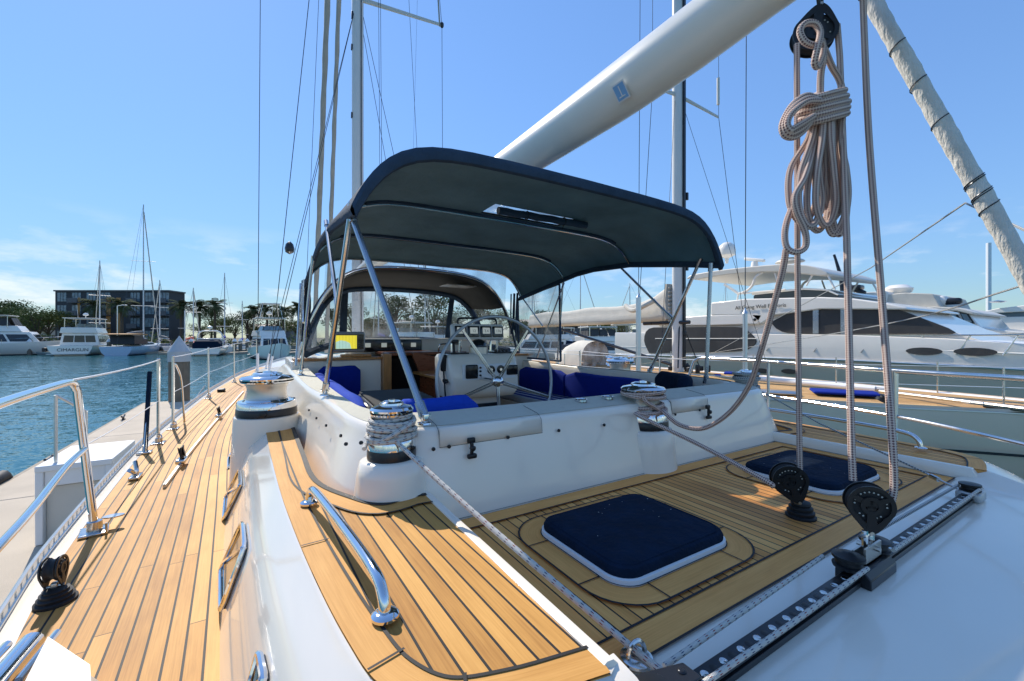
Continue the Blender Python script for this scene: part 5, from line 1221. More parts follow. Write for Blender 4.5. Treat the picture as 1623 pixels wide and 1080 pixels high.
# black line down to the starboard quarter crossing in front of the yachts
rope('mooring_line', [at(1700, 400, d=1.5), at(1530, 322, d=2.6), at(1380, 425, d=4.6), at(1130, 560, d=9)], .0055, 'rope_grey', 'thin dark line slanting down from the wrapped sail past the falls', 'line', 'thin lines at the starboard side', sm=False)
rope('mooring_line', [at(1700, 440, d=1.6), at(1623, 452, d=2.0), at(1400, 515, d=3.6), at(1190, 550, d=8), at(1000, 580, d=13)], .005, 'rope_grey', 'second thin line below it, sagging across the white motor yacht', 'line', 'thin lines at the starboard side', nn=4)
# ================================================================ surroundings
mb = MB(); mb.poly([(-3000, -3000, WZ), (3000, -3000, WZ), (3000, 3000, WZ), (-3000, 3000, WZ)]); tag(mb.build('water', 'water', smooth=0), kind='structure')
# floating dock
dock = empty('floating_dock', (-2.2, 5, -2.1), 'pale concrete floating dock alongside the port rail', 'dock')
mb = MB(); yy = [-8, -4, 0, 4, 8, 12, 17.6]
for a, b in zip(yy, yy[1:]): mb.box((-3.12, a + .008, -2.2), (-1.22, b - .008, -2.10))
mb.build('dock_deck', 'concrete', dock, bevel=.01)
mb = MB(); mb.box((-3.19, -8, -2.30), (-3.125, 17.68, -2.115)); mb.box((-1.215, -8, -2.30), (-1.15, 17.68, -2.115)); mb.box((-3.12, 17.61, -2.30), (-1.22, 17.68, -2.115)); mb.build('dock_edge_board', 'concrete_edge', dock)
mb = MB(); mb.box((-3.05, -7.9, -2.75), (-1.3, 17.5, -2.21)); mb.build('dock_float', 'concrete_edge', dock)
for (x, y) in ((-2.98, 9.9), (-2.95, 14.2), (-1.45, 13.2), (-1.42, 8.4)):
    mb = MB(); mb.rbox((x, y, -2.09), (.07, .16, .02), .006); mb.tube(smooth([(x, y - .15, -1.995), (x, y - .08, -2.02), (x, y + .08, -2.02), (x, y + .15, -1.995)], 4), .018, 8)
    for s in (-.05, .05): mb.tube([(x, y + s, -2.09), (x, y + s, -2.02)], .015, 8)
    c = mb.build('dock_cleat', 'dark_band', dock)
rope('mooring_line', [(-2.98, 9.9, -2.03), (-2.4, 8.6, -2.08), (-1.6, 7.0, -1.85), (-.95, 4.9, -1.02)], .011, 'rope_plain', 'slack mooring line from the dock cleat up to the toe rail by the gate', 'rope')
rope('mooring_line', [(-1.42, 8.4, -2.03), (-1.32, 9.2, -1.7), (-.95, 10.6, -1.0)], .011, 'rope_grey', 'short tight mooring line from the inner dock cleat up to the hull', 'rope')
rope('mooring_line', [(-3.0, 2.9, -2.085), (-2.2, 3.1, -2.087), (-1.3, 3.6, -2.085)], .010, 'rope_grey', 'thin dark line lying across the dock, left of the turning block', 'rope')
st = empty('boarding_steps', (-1.62, 6.5, -2.1), 'white box steps on the dock with two thin aluminium hand posts', 'steps')
mb = MB(); mb.box((-1.92, 6.05, -2.095), (-1.86, 7.0, -1.36)); mb.box((-1.40, 6.05, -2.095), (-1.34, 7.0, -1.36)); mb.box((-1.92, 6.04, -1.36), (-1.34, 7.0, -1.30)); mb.box((-1.86, 6.07, -1.52), (-1.40, 6.09, -1.36)); mb.box((-1.86, 6.98, -2.095), (-1.40, 7.0, -1.36)); mb.build('step_box', 'white_paint', st, bevel=.008)
mb = MB(); mb.box((-1.86, 6.12, -2.09), (-1.40, 6.97, -1.53)); mb.build('inner_panel', 'yacht_cream', st, bevel=.008)
for (x, y, z) in ((-1.80, 6.15, -.60), (-1.60, 6.25, -.80)):
    mb = MB(); mb.tube([(x, y, -1.30), (x, y, z)], .016, 8); mb.build('hand_post', 'alloy', st)
mb = MB(); mb.tube([(-1.80, 6.15, -.60), (-1.60, 6.25, -.80)], .013, 8); mb.build('post_brace', 'alloy', st)
pl = empty('dock_pile', (-2.2, 17.95, WZ), 'round brown dock pile with a pale pyramid cap at the end of the dock', 'piling')
mb = MB(); mb.lathe((-2.25, 17.5, -4.0), [(.285, 0), (.285, 3.48)], 24); mb.build('pile_shaft', 'pile', pl)
mb = MB(); c = Vector((-2.25, 17.5, 0)); q = [c + Vector((.31 * math.cos(R(a)), .31 * math.sin(R(a)), 0)) for a in range(0, 360, 15)]
mb.grid([[p + Vector((0, 0, -.80)) for p in q], [p + Vector((0, 0, -.47)) for p in q], [c + Vector((0, 0, .06))] * len(q)], close_u=True); mb.build('pile_cap', 'pile_cap', pl, smooth=20)
fn = MB(); fn.tube([(-3.28, 8.7, -2.2), (-3.26, 8.85, -2.08), (-3.25, 9.2, -2.06), (-3.26, 9.35, -2.2)], .09, 10); tag(fn.build('dock_fender', 'rubber', smooth=60), 'black rubber fender hanging on the outer edge of the dock', 'fender')

# ---------------------------------------------------------------- neighbouring sailing yacht, grey hull
nb = empty('sailing_yacht', (9.6, 8, WZ), 'grey-hulled sailing yacht with a teak deck moored to starboard, bow towards us', 'sailing yacht')
near = smooth([(10.75, -.35, 0), (10.2, .45, 0), (9.45, 1.5, 0), (8.62, 2.6, 0), (7.85, 4.05, 0), (7.3, 6, 0), (7.1, 9, 0), (7.4, 13, 0), (8.1, 18, 0)], 6)
fary = smooth([(10.85, -.30, 0), (11.2, .7, 0), (11.45, 1.8, 0), (11.75, 3.6, 0), (12.0, 5, 0), (12.25, 7, 0), (12.3, 9.5, 0), (12.0, 13, 0), (11.3, 18, 0)], 6)
NZ = -1.1
mb = MB(); mb.band([(p.x + .10, p.y, NZ) for p in near], [(9.65 + .25 * max(0, 1 - i / 8) * 4, near[i].y * .5 + fary[i].y * .5, NZ + .03) for i in range(len(near))]); mb.band([(9.65 + .25 * max(0, 1 - i / 8) * 4, near[i].y * .5 + fary[i].y * .5, NZ + .03) for i in range(len(near))], [(p.x - .10, p.y, NZ) for p in fary]); mb.build('teak_deck', 'teak_far', nb)
mb = MB(); mb.grid([[(n.x, n.y, NZ + .02), (n.x + .11, n.y, NZ - .01), (f.x - .11, f.y, NZ - .01), (f.x, f.y, NZ + .02)] for n, f in zip(near, fary)]); mb.build('deck_edge', 'white_paint', nb)
ccx = 9.9
rows = []
for f, z in ((1, NZ + .035), (1.005, NZ - .10), (.99, NZ - .55), (.95, NZ - 1.1), (.90, WZ - .02), (.7, WZ - .5)):
    al = list(near) + list(reversed(fary)); rows.append([(ccx + (p.x - ccx) * f + (0 if p.y > 1 else (1 - f) * .2), 9 + (p.y - 9) * (f if p.y < 3 else 1 - (1 - f) * .3), z) for p in al])
mb = MB(); mb.grid(rows, close_u=True); mb.build('hull', 'grey_hull', nb, smooth=60)
mb = MB(); mb.tube([p + Vector((-.012, 0, NZ - .02)) for p in near], .018, 6); mb.build('rubbing_strake', 'alloy', nb)
mb = MB(); mb.grid([[Vector((p.x - .006 + .16 * 0, p.y, NZ - .62)), Vector((p.x - .004, p.y, NZ - .66))] for p in near[6:30]]); mb.build('cove_line', 'boot_black', nb)
rows = []
for y, w, q in ((5.7, .5, 0), (6.2, .7, .75), (6.6, .85, 1), (8, 1.0, 1), (12, 1.1, 1), (13.5, 1.1, 1)): rows.append([(9.7 - w - .15, y, NZ), (9.7 - w, y, NZ + .12 * q), (9.7, y, NZ + .04 + .14 * q), (9.7 + w, y, NZ + .12 * q), (9.7 + w + .15, y, NZ)])
mb = MB(); mb.grid(rows, uvs=[[(p[0], p[1]) for p in r_] for r_ in rows]); mb.build('coachroof', 'teak_far', nb)
mb = MB(); mb.tube([(9.7, 7.3, NZ), (9.7, 7.3, 22)], .172, 18, flat=.8); nm = mb.build('mast', 'mast_paint', nb)
mb = MB(); mb.box((9.70, 7.115, -.8), (9.78, 7.16, 20)); mb.box((9.84, 7.18, -.8), (9.87, 7.22, 12)); mb.rbox((9.72, 7.1, .1), (.07, .06, .14), .01); mb.rbox((9.86, 7.14, 3.8), (.07, .06, .2), .01); mb.rbox((9.86, 7.14, 1.9), (.07, .06, .2), .01); mb.build('mast_track', 'dark_band', nm)
for s in (-1, 1):
    mb = MB(); a, b = Vector((9.7 + s * .12, 7.3, 6.55)), Vector((9.7 + s * 1.35, 7.0, 6.2)); mb.tube([a, b], .06, 8, r_end=.04, flat=.5); mb.build('spreader', 'yacht_cream', nm)
    wire('shroud', (9.7 + s * 1.37, 7.0, 9.2), (9.7 + s * 1.37, 7.0, 6.2), .006, parent=nb); wire('shroud', (9.7 + s * 1.37, 7.0, 6.2), (9.7 + s * 2.3, 6.7, -.5), .007, parent=nb); wire('shroud', (9.7 + s * .12, 7.3, 6.5), (9.7 + s * 2.2, 6.1, -.8), .006, parent=nb)
mb = MB(); mb.tube([b + Vector((0, 0, .35)), b + Vector((0, 0, 1.1))], .04, 8); mb.build('shroud_roller', 'yacht_cream', nm)
for px_, X_, zt, zb in ((1012, 7.3, .90, -1.05), (1181, 7.35, .42, -1.05)):
    mb = MB(); p = at(px_, 500, X=X_); mb.tube([(p.x, p.y, zb), (p.x, p.y, zt)], .058 if px_ < 1100 else .04, 10); mb.lathe((p.x, p.y, zt), [(.05, 0), (.02, .06), (.012, .10)], 10); mb.build('turnbuckle_cover', 'alloy', nb); wire('shroud', (p.x, p.y, zt), (p.x + .1, p.y, 14), .007, parent=nb)
# boom with its sail cover
rows = []
for t in [k / 14 for k in range(15)]:
    y = 7.6 + 6.8 * t; zt = 1.02 - .06 * t + .03 * math.sin(t * 17) + (.40 * max(0, 1 - t / .10)) ; zb_ = .42 - .02 * t; zm = (zt + zb_) / 2
    rows.append([(9.7 + .20 * math.cos(q) * (1 if math.sin(q) < 0 else .55), y, zm + (zt - zb_) / 2 * math.copysign(abs(math.sin(q)) ** .6, math.sin(q))) for q in [2 * math.pi * j / 18 for j in range(18)]])
mb = MB(); mb.grid(rows, close_u=True); mb.poly(rows[0][::-1]); mb.poly(rows[-1]); mb.build('sail_cover', 'sail_cloth', nb, smooth=60)
mb = MB(); random.seed(2); mb.tube([(9.62, 7.5, .5), (9.6, 7.55, 1.0), (9.62, 7.5, 1.45)], .12, 8); 
for k in range(9): mb.tube([(9.5, 7.45, .45 + .11 * k), (9.62, 7.40, .50 + .11 * k), (9.8, 7.48, .46 + .11 * k)], .03, 6)
mb.build('sail_luff', 'furled_sail', nb)
mb = MB(); mb.tube(smooth([(9.5, 7.9, 1.05), (9.3, 8.1, .9), (9.28, 8.5, .78), (9.4, 8.9, .95)], 5), .07, 8); mb.build('sail_fold', 'sail_cloth', nb)
mb = MB(); mb.tube([(9.62, 8.4, .40), (9.64, 6.9, .40)], .05, 8); mb.tube([(9.7, 12.6, .35), (9.7, 7.5, -.75)], .045, 8); mb.build('boom_vang', 'dark_band', nb)
# dodger, hatches, gear
rows = [];
for y, zc in ((10.2, -.12), (10.9, -.10), (11.3, -.25), (11.5, -.75)): rows.append([(9.4 + .62 * math.cos(a), y, -.95 + (zc + .95) * math.sin(a) ** .6) for a in [math.pi * k / 10 for k in range(11)]])
mb = MB(); mb.grid(rows); mb.build('spray_hood', 'sail_cloth', nb, smooth=60)
mb = MB(); mb.poly([(p[0], p[1] + .01, p[2]) for p in rows[0]]); mb.build('hood_window', 'vinyl_pale', nb)
for (c, sz, l) in ((at(1338, 622, h=1.02), (1.0, .62, .05), 1), (at(1115, 595, h=.98), (.8, .7, .05), 0), (at(1170, 592, h=1.0), (.7, .6, .05), 0)):
    mb = MB(); mb.rbox(tuple(c), sz, .03, rz=R(-60)); mb.build('hatch_cover', 'royal_fabric', nb)
mb = MB(); mb.rbox(tuple(at(1232, 622, h=1.05)), (.7, .35, .06), .03, rz=R(-60)); mb.build('deck_hatch', 'alloy', nb)
mb = MB(); a, b = at(1205, 601, h=.98), at(1388, 617, h=.99); mb.tube([a, b], .055, 10); mb.build('spinnaker_pole', 'white_paint', nb)
mb = MB(); mb.tube([b, b + (b - a).normalized() * .22], .035, 10); mb.tube([at(1395, 620, h=1.0), at(1623, 648, h=.97), at(1700, 655, h=.95)], .03, 8); mb.build('pole_end', 'satin_steel', nb)
mb = MB(); c = at(1398, 637, h=1.06); mb.lathe(c, [(.10, 0), (.10, .05), (.07, .06), (.07, .09), (.11, .10), (.02, .12)], 16, (.2, -.5, 1)); c = at(1600, 646, h=1.05); mb.rbox(tuple(c), (.25, .5, .06), .02); mb.build('deck_block', 'black', nb)
mb = MB(); random.seed(4)
for k in range(14):
    p = Vector((9.7 + random.uniform(-.5, .6), 7.3 + random.uniform(-.7, .7), -.83)); mb.rbox(tuple(p), (.08, .1, random.uniform(.08, .25)), .02)
mb.tube([(9.3, 7.0, -.8), (9.62, 7.2, .3)], .02, 6); mb.tube([(10.2, 7.0, -.8), (9.8, 7.2, .3)], .015, 6); mb.build('halyard_gear', 'dark_band', nb)
for (x, y) in ((9.3, 9.5), (10.2, 9.4), (8.9, 9.0)):
    mb = MB(); mb.lathe((x, y, -.84), [(.12, 0), (.09, .08), (.08, .18), (.12, .22), (.10, .26), (.02, .28)], 14); mb.build('winch', 'chrome', nb)
def rail_line(path, z, m='white_paint', r=.010, par=nb, name='lifeline'):
    mb = MB(); mb.tube([Vector((p.x, p.y, z)) for p in path], r, 6); mb.build(name, m, par)
sel = [near[k] for k in range(6, len(near) - 6, 6)]
for p in sel:
    mb = MB(); mb.tube([(p.x + .06, p.y, NZ), (p.x + .06, p.y, NZ + .65)], .014, 8); mb.build('stanchion', 'steel', nb)
for z in (.65, .35): rail_line([Vector((p.x + .06, p.y, 0)) for p in near[6:-6]], NZ + z, r=.006)
sel = [fary[k] for k in range(8, len(fary) - 4, 7)]
for p in sel:
    mb = MB(); mb.tube([(p.x - .06, p.y, NZ), (p.x - .06, p.y, NZ + .62)], .014, 8); mb.build('stanchion', 'steel', nb)

# ---------------------------------------------------------------- large white motor yacht beyond it
XM = 14.5
my = empty('motor_yacht', (17, 8, WZ), 'big white motor yacht with dark mesh window covers and a grey lower hull, right background', 'motor yacht')
def slab(px_pts, X, w, name, m, parent, dx=0, bevel=.03, smooth_=30):
    P = [at(x, y, X=X) for x, y in px_pts]; P = [Vector((X + dx, p.y, p.z)) for p in P]; mb = MB(); mb.prism(P, (w, 0, 0)); return mb.build(name, m, parent, smooth=smooth_, bevel=bevel)
def sm2(pts, n=5): return [(p.x, p.y) for p in smooth([(x, y, 0) for x, y in pts], n)]
def side_grid(top, bot, X, w, name, m, parent, flare=0, dx=0):
    """hull side between two traced edges, carried across the beam"""
    T = [at(x, y, X=X) for x, y in top]; B = [at(x, y, X=X) for x, y in bot]; mb = MB(); rows = []
    for k in range(len(T)):
        e = max(0, (3.0 - T[k].y)) ** 1.5 * .10
        t = Vector((X + dx + e, T[k].y, T[k].z)); b = Vector((X + dx + e + flare, B[k].y, B[k].z)); t2 = Vector((X + w - e, t.y, t.z)); b2 = Vector((X + w - e - flare, b.y, b.z))
        rows.append([b, b.lerp(t, .5) + Vector((-.03, 0, 0)), t, t + Vector((.05, 0, .02)), t2 + Vector((-.05, 0, .02)), t2, b2])
    mb.grid(rows); mb.poly(rows[0]); mb.poly(rows[-1][::-1]); return mb.build(name, m, parent, smooth=40)
xs = [975, 1060, 1173, 1260, 1340, 1420, 1500, 1560, 1623, 1750, 1900]
def gl(tab, xs=xs): return [(x, interp(tab, x)) for x in xs]
knuck = gl([(975, 562), (1173, 566), (1340, 571), (1500, 579), (1623, 586), (1750, 596), (1900, 610)])
T = [at(x, y, X=XM) for x, y in knuck]
side_grid(knuck, [(0, 0)] * 0 + [(x, 535 - (WZ - .3) * 0 + (FPX * 2.9 / (XM / ((x - 811.5) / FPX * CS + SN)))) for x in xs], XM, 4.9, 'lower_hull', 'grey_hull_light', my, flare=.45)
side_grid(gl([(975, 528), (1173, 530), (1340, 532), (1500, 538), (1623, 546), (1750, 555), (1900, 568)]), [(x, y - .5) for x, y in knuck], XM, 4.9, 'upper_hull', 'yacht_white', my)
mb = MB(); mb.tube([Vector((XM - .03, p.y, p.z)) for p in T], .035, 8); mb.build('rub_rail', 'alloy', my)
mb = MB(); mb.tube([Vector((XM - .01, p.y, p.z + .35)) for p in T], .02, 8); mb.build('rub_rail', 'yacht_white', my)
slab([(1000, 533), (1173, 533), (1340, 534), (1470, 537), (1560, 543), (1530, 533), (1490, 520), (1440, 498), (1400, 482), (1300, 476), (1180, 484), (1130, 498), (1060, 505), (1010, 512)], XM, 4.3, 'deckhouse', 'yacht_white', my, .18)
slab([(1128, 500), (1190, 498), (1208, 499), (1200, 514), (1128, 516), (1040, 516), (1040, 505)], XM, 4.5, 'side_deck_moulding', 'yacht_white', my, .02)
slab(sm2([(1030, 560), (1022, 540), (1030, 521), (1065, 519), (1165, 518), (1186, 525), (1200, 541), (1190, 552), (1170, 557), (1100, 559)], 3), XM, .06, 'hull_window', 'shade_mesh', my, -.055, .01)
slab(sm2([(1218, 511), (1235, 500), (1262, 493.5), (1300, 490.5), (1360, 488.5), (1405, 488), (1425, 492), (1455, 503), (1512, 527), (1460, 529.5), (1300, 529.5), (1245, 528), (1227, 521)], 3), XM, .06, 'saloon_window', 'shade_mesh', my, .12, .01)
for x0, x1, t0, b0 in ((1286, 1295, 491, 529), (1330, 1338, 490, 530)):
    slab([(x0, t0), (x1, t0), (x1, b0), (x0, b0)], XM, .05, 'window_post', 'tube_grey', my, .09, 0)
slab([(1400, 480), (1435, 487), (1440, 491), (1300, 490), (1225, 500), (1205, 514), (1190, 500), (1126, 500), (1126, 480), (1180, 474), (1300, 471), (1350, 473)], XM, 4.6, 'flybridge_coaming', 'yacht_white', my, .02, .05)
slab(sm2([(1182, 476), (1184, 466), (1215, 462), (1262, 457), (1300, 458), (1318, 466), (1308, 473)], 3), XM, 3.6, 'flybridge_screen', 'tint', my, .5, .02)
slab([(1180, 464), (1262, 455), (1300, 457), (1318, 465), (1316, 467), (1298, 459.5), (1262, 458), (1180, 467)], XM, 3.7, 'screen_rim', 'yacht_white', my, .45, .01)
slab(sm2([(1080, 441), (1092, 434), (1150, 425), (1225, 418), (1272, 419.5), (1298, 428), (1306, 434), (1290, 436), (1225, 430), (1150, 434), (1095, 443)], 3), XM, 3.9, 'hardtop', 'yacht_cream', my, .3, .04)
for path in ([(1200, 430), (1188, 438), (1182, 452), (1172, 461), (1160, 465)], [(1138, 450), (1152, 459), (1160, 465)], [(1160, 465), (1235, 458)], [(1160, 465), (1158, 478)], [(1218, 432), (1226, 456)], [(1302, 434), (1314, 458)], [(1278, 434), (1268, 452)]):
    for dx in (.4, 3.8):
        mb = MB(); mb.tube(smooth([Vector((XM + dx, p.y, p.z)) for p in [at(x, y, X=XM) for x, y in path]], 4) if len(path) > 2 else [Vector((XM + dx, p.y, p.z)) for p in [at(x, y, X=XM) for x, y in path]], .045 if len(path) > 2 else .03, 8); mb.build('hardtop_strut', 'yacht_white', my)
c = at(1152, 398, X=XM + 1.5); mb = MB(); mb.lathe(c, [(.05, -.5), (.08, -.3), (.30, -.18), (.33, 0), (.28, .2), (.15, .32), (.001, .36)], 20); mb.build('radar_dome', 'yacht_white', my)
c = at(1196, 412, X=XM + 1.0); mb = MB(); mb.rbox(tuple(c), (.12, .75, .11), .04, rz=R(0), rx=R(14)); mb.lathe(c - Vector((0, 0, .32)), [(.14, 0), (.10, .25)], 12); mb.build('radar_scanner', 'yacht_white', my)
c = at(1252, 416, X=XM + 1.5); mb = MB(); mb.lathe(c, [(.45, 0), (.40, .06), (.25, .08), (.24, .11), (.30, .13), (.001, .14)], 20); mb.build('satellite_base', 'yacht_cream', my)
c = at(1197, 507, X=XM); mb = MB(); mb.lathe(Vector((XM - .02, c.y, c.z)), [(.05, 0), (.05, .02)], 16, (-1, 0, 0)); mb.build('vent', 'black', my)
c = at(1165, 491, X=XM - .02); text('yacht_name', 'All Going Well El Coris', (XM - .012, c.y, c.z), .175, (R(90), 0, R(-90)), 'dark_band', my, .004)
for (x, y, w, h_) in ((1465, 557, 18, 5.5), (1546, 558, 20, 6), (1208, 588, 10, 3.6), (1252, 589, 10, 3.6)):
    k_ = XM if y < 570 else XM + .05
    c = at(x, y, X=k_); dd_ = k_ / ((x - 811.5) / FPX * CS + SN); mb = MB(); ww = w / FPX * dd_ * 1.1; hh_ = h_ / FPX * dd_
    mb.grid([[(k_ - .05, c.y + ww * f * math.cos(a), c.z + hh_ * f * math.sin(a)) for a in [2 * math.pi * q / 28 for q in range(28)]] for f in (1.08, 1.0, .98)], close_u=True); mb.face([56 + q for q in range(28)]); mb.build('porthole', 'tint', my)
mb = MB(); pr_ = [at(x, interp([(1130, 532), (1340, 532), (1623, 531.5), (1750, 532)], x), X=XM) for x in range(1130, 1760, 45)]
mb.tube([Vector((XM + .06, p.y, p.z)) for p in pr_], .022, 6)
mb.build('deck_rail', 'steel', my)
for x in range(1215, 1700, 75):
    a, b = at(x + 22, 533, X=XM), at(x, 556 + (x - 1215) * .02, X=XM); mb = MB(); mb.tube([Vector((XM + .05, a.y, a.z)), Vector((XM - .03, b.y, b.z))], .018, 6); mb.build('rail_stanchion', 'steel', my)
# deck rail aft
mb = MB(); mb.tube([Vector((XM - .05, p.y, p.z)) for p in [at(x, 537, X=XM) for x in (1040, 1100, 1200)]], .02, 6); mb.build('aft_rail', 'yacht_white', my)

# ---- motor yacht B
XB = 21.5
mb_ = empty('motor_yacht', (24, 6, WZ), 'white motor yacht with a cream canvas flybridge and blue-framed windscreen, behind the big one', 'motor yacht')
xs2 = [1300, 1400, 1500, 1560, 1623, 1750, 1900]
side_grid(gl([(1300, 530), (1500, 534), (1900, 548)], xs2), [(x, 535 + FPX * 2.8 / (XB / ((x - 811.5) / FPX * CS + SN))) for x in xs2], XB, 5, 'hull', 'yacht_white', mb_, flare=.3)
slab([(1320, 530), (1335, 474), (1400, 478), (1440, 490), (1530, 493), (1552, 519), (1623, 528), (1500, 534), (1320, 533)], XB, 4.4, 'deckhouse', 'yacht_white', mb_, .2)
slab([(1400, 482), (1404, 466), (1430, 463.5), (1472, 465), (1476, 467), (1486, 486), (1440, 489)], XB, 4.2, 'flybridge_canvas', 'sail_cloth', mb_, .3)
slab([(1300, 478), (1330, 465), (1400, 461), (1404, 466), (1400, 484)], XB, 4.2, 'flybridge', 'yacht_white', mb_, .3)
slab([(1436, 489), (1480, 486), (1520, 488), (1545, 496), (1540, 499), (1515, 493), (1460, 493)], XB, 4.8, 'brow', 'yacht_cream', mb_, .05, .03)
slab([(1482, 495), (1514, 494), (1524, 514), (1490, 515)], XB, .05, 'windscreen', 'glass_dark', mb_, .15, 0)
slab([(1486, 497), (1511, 496), (1520, 512), (1493, 513)], XB, .03, 'windscreen_pane', 'bld_glass', mb_, .13, 0)
slab([(1518, 494), (1532, 496), (1543, 513), (1528, 514)], XB, .05, 'windscreen', 'glass_dark', mb_, .15, 0)
slab([(1521, 497), (1530, 498), (1539, 511), (1529, 512)], XB, .03, 'windscreen_pane', 'bld_glass', mb_, .13, 0)
slab([(1448, 499), (1476, 497), (1483, 514), (1465, 510)], XB, .05, 'side_window', 'tint', mb_, .15, 0)
c = at(1493, 477, X=XB + 1); mb = MB(); mb.lathe(c, [(.12, -.2), (.2, -.1), (.22, .02), (.14, .16), (.001, .2)], 14); mb.build('satellite_dome', 'yacht_white', mb_)
c = at(1509, 478, X=XB + 1); mb = MB(); mb.rbox(tuple(c), (.3, .55, .25), .1); mb.build('searchlight', 'dark_band', mb_)
c = at(1423, 460, X=XB + 1.5); mb = MB(); mb.lathe(c, [(.2, -.3), (.45, -.1), (.5, .05), (.3, .2), (.001, .22)], 16); mb.build('radar_dome', 'yacht_white', mb_)
mast_p = [at(1322, 404, X=XB), at(1333, 440, X=XB), at(1338, 472, X=XB)]
mb = MB(); mb.tube(mast_p, [.04, .08, .13], 8); mb.tube([at(1322, 404, X=XB), at(1345, 470, X=XB)], .05, 6); mb.tube([at(1318, 430, X=XB), at(1340, 438, X=XB)], .05, 6); mb.tube([at(1340, 452, X=XB), at(1370, 466, X=XB)], .12, 6); mb.rbox(tuple(at(1359, 456, X=XB)), (.5, .35, .2), .06); mb.build('signal_mast', 'dark_band', mb_)
# ---- motor yacht C
XD = 29
mc = empty('motor_yacht', (31, 6, WZ), 'white motor yacht with a long rounded brow and blue-tinted glass at the right edge', 'motor yacht')
xs3 = [1500, 1560, 1623, 1750, 1900]
side_grid(gl([(1500, 522), (1623, 524), (1900, 532)], xs3), [(x, 535 + FPX * 2.8 / (XD / ((x - 811.5) / FPX * CS + SN))) for x in xs3], XD, 5, 'hull', 'yacht_white', mc, flare=.3)
slab([(1540, 524), (1548, 506), (1570, 503), (1700, 500), (1760, 512), (1780, 526)], XD, 4.5, 'deckhouse', 'yacht_white', mc, .2)
slab([(1562, 504), (1562, 496), (1700, 490), (1730, 503)], XD, 4.2, 'glazing', 'bld_glass', mc, .3, 0)
slab([(1552, 495), (1580, 489), (1623, 484), (1720, 484), (1760, 494), (1623, 494), (1560, 497)], XD, 4.8, 'brow', 'yacht_white', mc, .1)
mb = MB(); p = at(1581, 480, X=XD); mb.lathe(p, [(.2, 0), (.3, .05), (.001, .12)], 14); mb.build('light_dome', 'tube_grey', mc)

# ---------------------------------------------------------------- generic boats of the far berths (local: x forward, z up from the water)
def hull_rows(L, B, h0, h1, tumble=.0, n=12, fine=1.7):
    rows = []
    for k in range(n + 1):
        t = k / n; x = -L / 2 + L * t; hb = B / 2 * (1 - max(0, (t - .45) / .55) ** fine) * (.88 + .12 * min(1, t / .3)); hb = max(hb, .02); z = h0 + (h1 - h0) * t * t
        rake = .10 * L * max(0, (t - .8) / .2)
        rows.append([(x - rake * .9, hb * .55, -.25), (x - rake * .45, hb * .86, z * .35), (x - rake * .1, hb * .97, z * .75), (x, hb, z), (x, hb - .06, z - .01), (x, -hb + .06, z - .01), (x, -hb, z), (x - rake * .1, -hb * .97, z * .75), (x - rake * .45, -hb * .86, z * .35), (x - rake * .9, -hb * .55, -.25)])
    return rows
def lhull(root, L, B, h0, h1, m='yacht_white', stripe=None):
    mb = MB(); rows = hull_rows(L, B, h0, h1); mb.grid(rows); mb.poly(rows[0]); mb.build('hull', m, root, smooth=50)
    if stripe:
        mb = MB(); mb.grid([[(r[0][0], r[0][1] * 1.02, -.2), (r[1][0] * 1 - .01, r[1][1] * .98, .12)] for r in rows]); mb.grid([[(r[9][0], r[9][1] * 1.02, -.2), (r[8][0] - .01, r[8][1] * .98, .12)] for r in rows]); mb.build('boot_stripe', stripe, root)
def house(root, x0, x1, w0, w1, z0, z1, rf, ra, name='cabin', m='yacht_white', bev=.06):
    """tapered house: rake forward/aft"""
    mb = MB(); P = []
    for z, f in ((z0, 0), (z1, 1)):
        a, b = x0 + ra * f, x1 - rf * f; w = w0 + (w1 - w0) * f
        P.append([(a, -w / 2, z), (b, -w / 2 * .82, z), (b, w / 2 * .82, z), (a, w / 2, z)])
    b_ = mb.add(P[0] + P[1])
    for q in ((0, 3, 2, 1), (4, 5, 6, 7), (0, 1, 5, 4), (1, 2, 6, 5), (2, 3, 7, 6), (3, 0, 4, 7)): mb.face([b_ + i for i in q])
    return mb.build(name, m, root, smooth=30, bevel=bev)
def glassband(root, x0, x1, w0, w1, z0, z1, rf, ra, f0=.25, f1=.8, name='windows', m='glass_dark', e=.03):
    """recessed-looking glazing standing e proud of a house face"""
    mb = MB()
    def pt(x_, sy, f): a, b = x0 + ra * f, x1 - rf * f; w = w0 + (w1 - w0) * f; return Vector((a + (b - a) * x_, sy * (w / 2 * (1 - .18 * x_)) + sy * e, z0 + (z1 - z0) * f))
    for sy in (-1, 1):
        for a, b in ((.06, .33), (.36, .63), (.66, .93)): mb.prism([pt(a, sy, f0), pt(b, sy, f0), pt(b, sy, f1), pt(a, sy, f1)], (0, -sy * .05, 0))
    for s in (0, 1):
        for a, b in ((-.85, -.32), (-.27, .27), (.32, .85)):
            q = []
            for yy_, f in ((a, f0), (b, f0), (b, f1), (a, f1)):
                p = pt(float(s), 1, f); q.append(Vector((p.x + (e if s else -e), (abs(p.y) - e) * yy_, p.z)))
            mb.prism(q, ((-.05 if s else .05), 0, 0))
    return mb.build(name, m, root, smooth=0)
def railing(root, L, B, h0, h1, hh=.6, m='steel'):
    mb = MB(); rows = hull_rows(L, B, h0, h1)
    for sgn, idx in ((1, 3), (-1, 6)):
        pts = [Vector(r[idx]) + Vector((0, -sgn * .08, hh)) for r in rows[4:]]; mb.tube(pts, .022, 5)
        for p in pts[::2]: mb.tube([p, p - Vector((0, 0, hh))], .018, 5)
    mb.build('bow_rail', m, root)
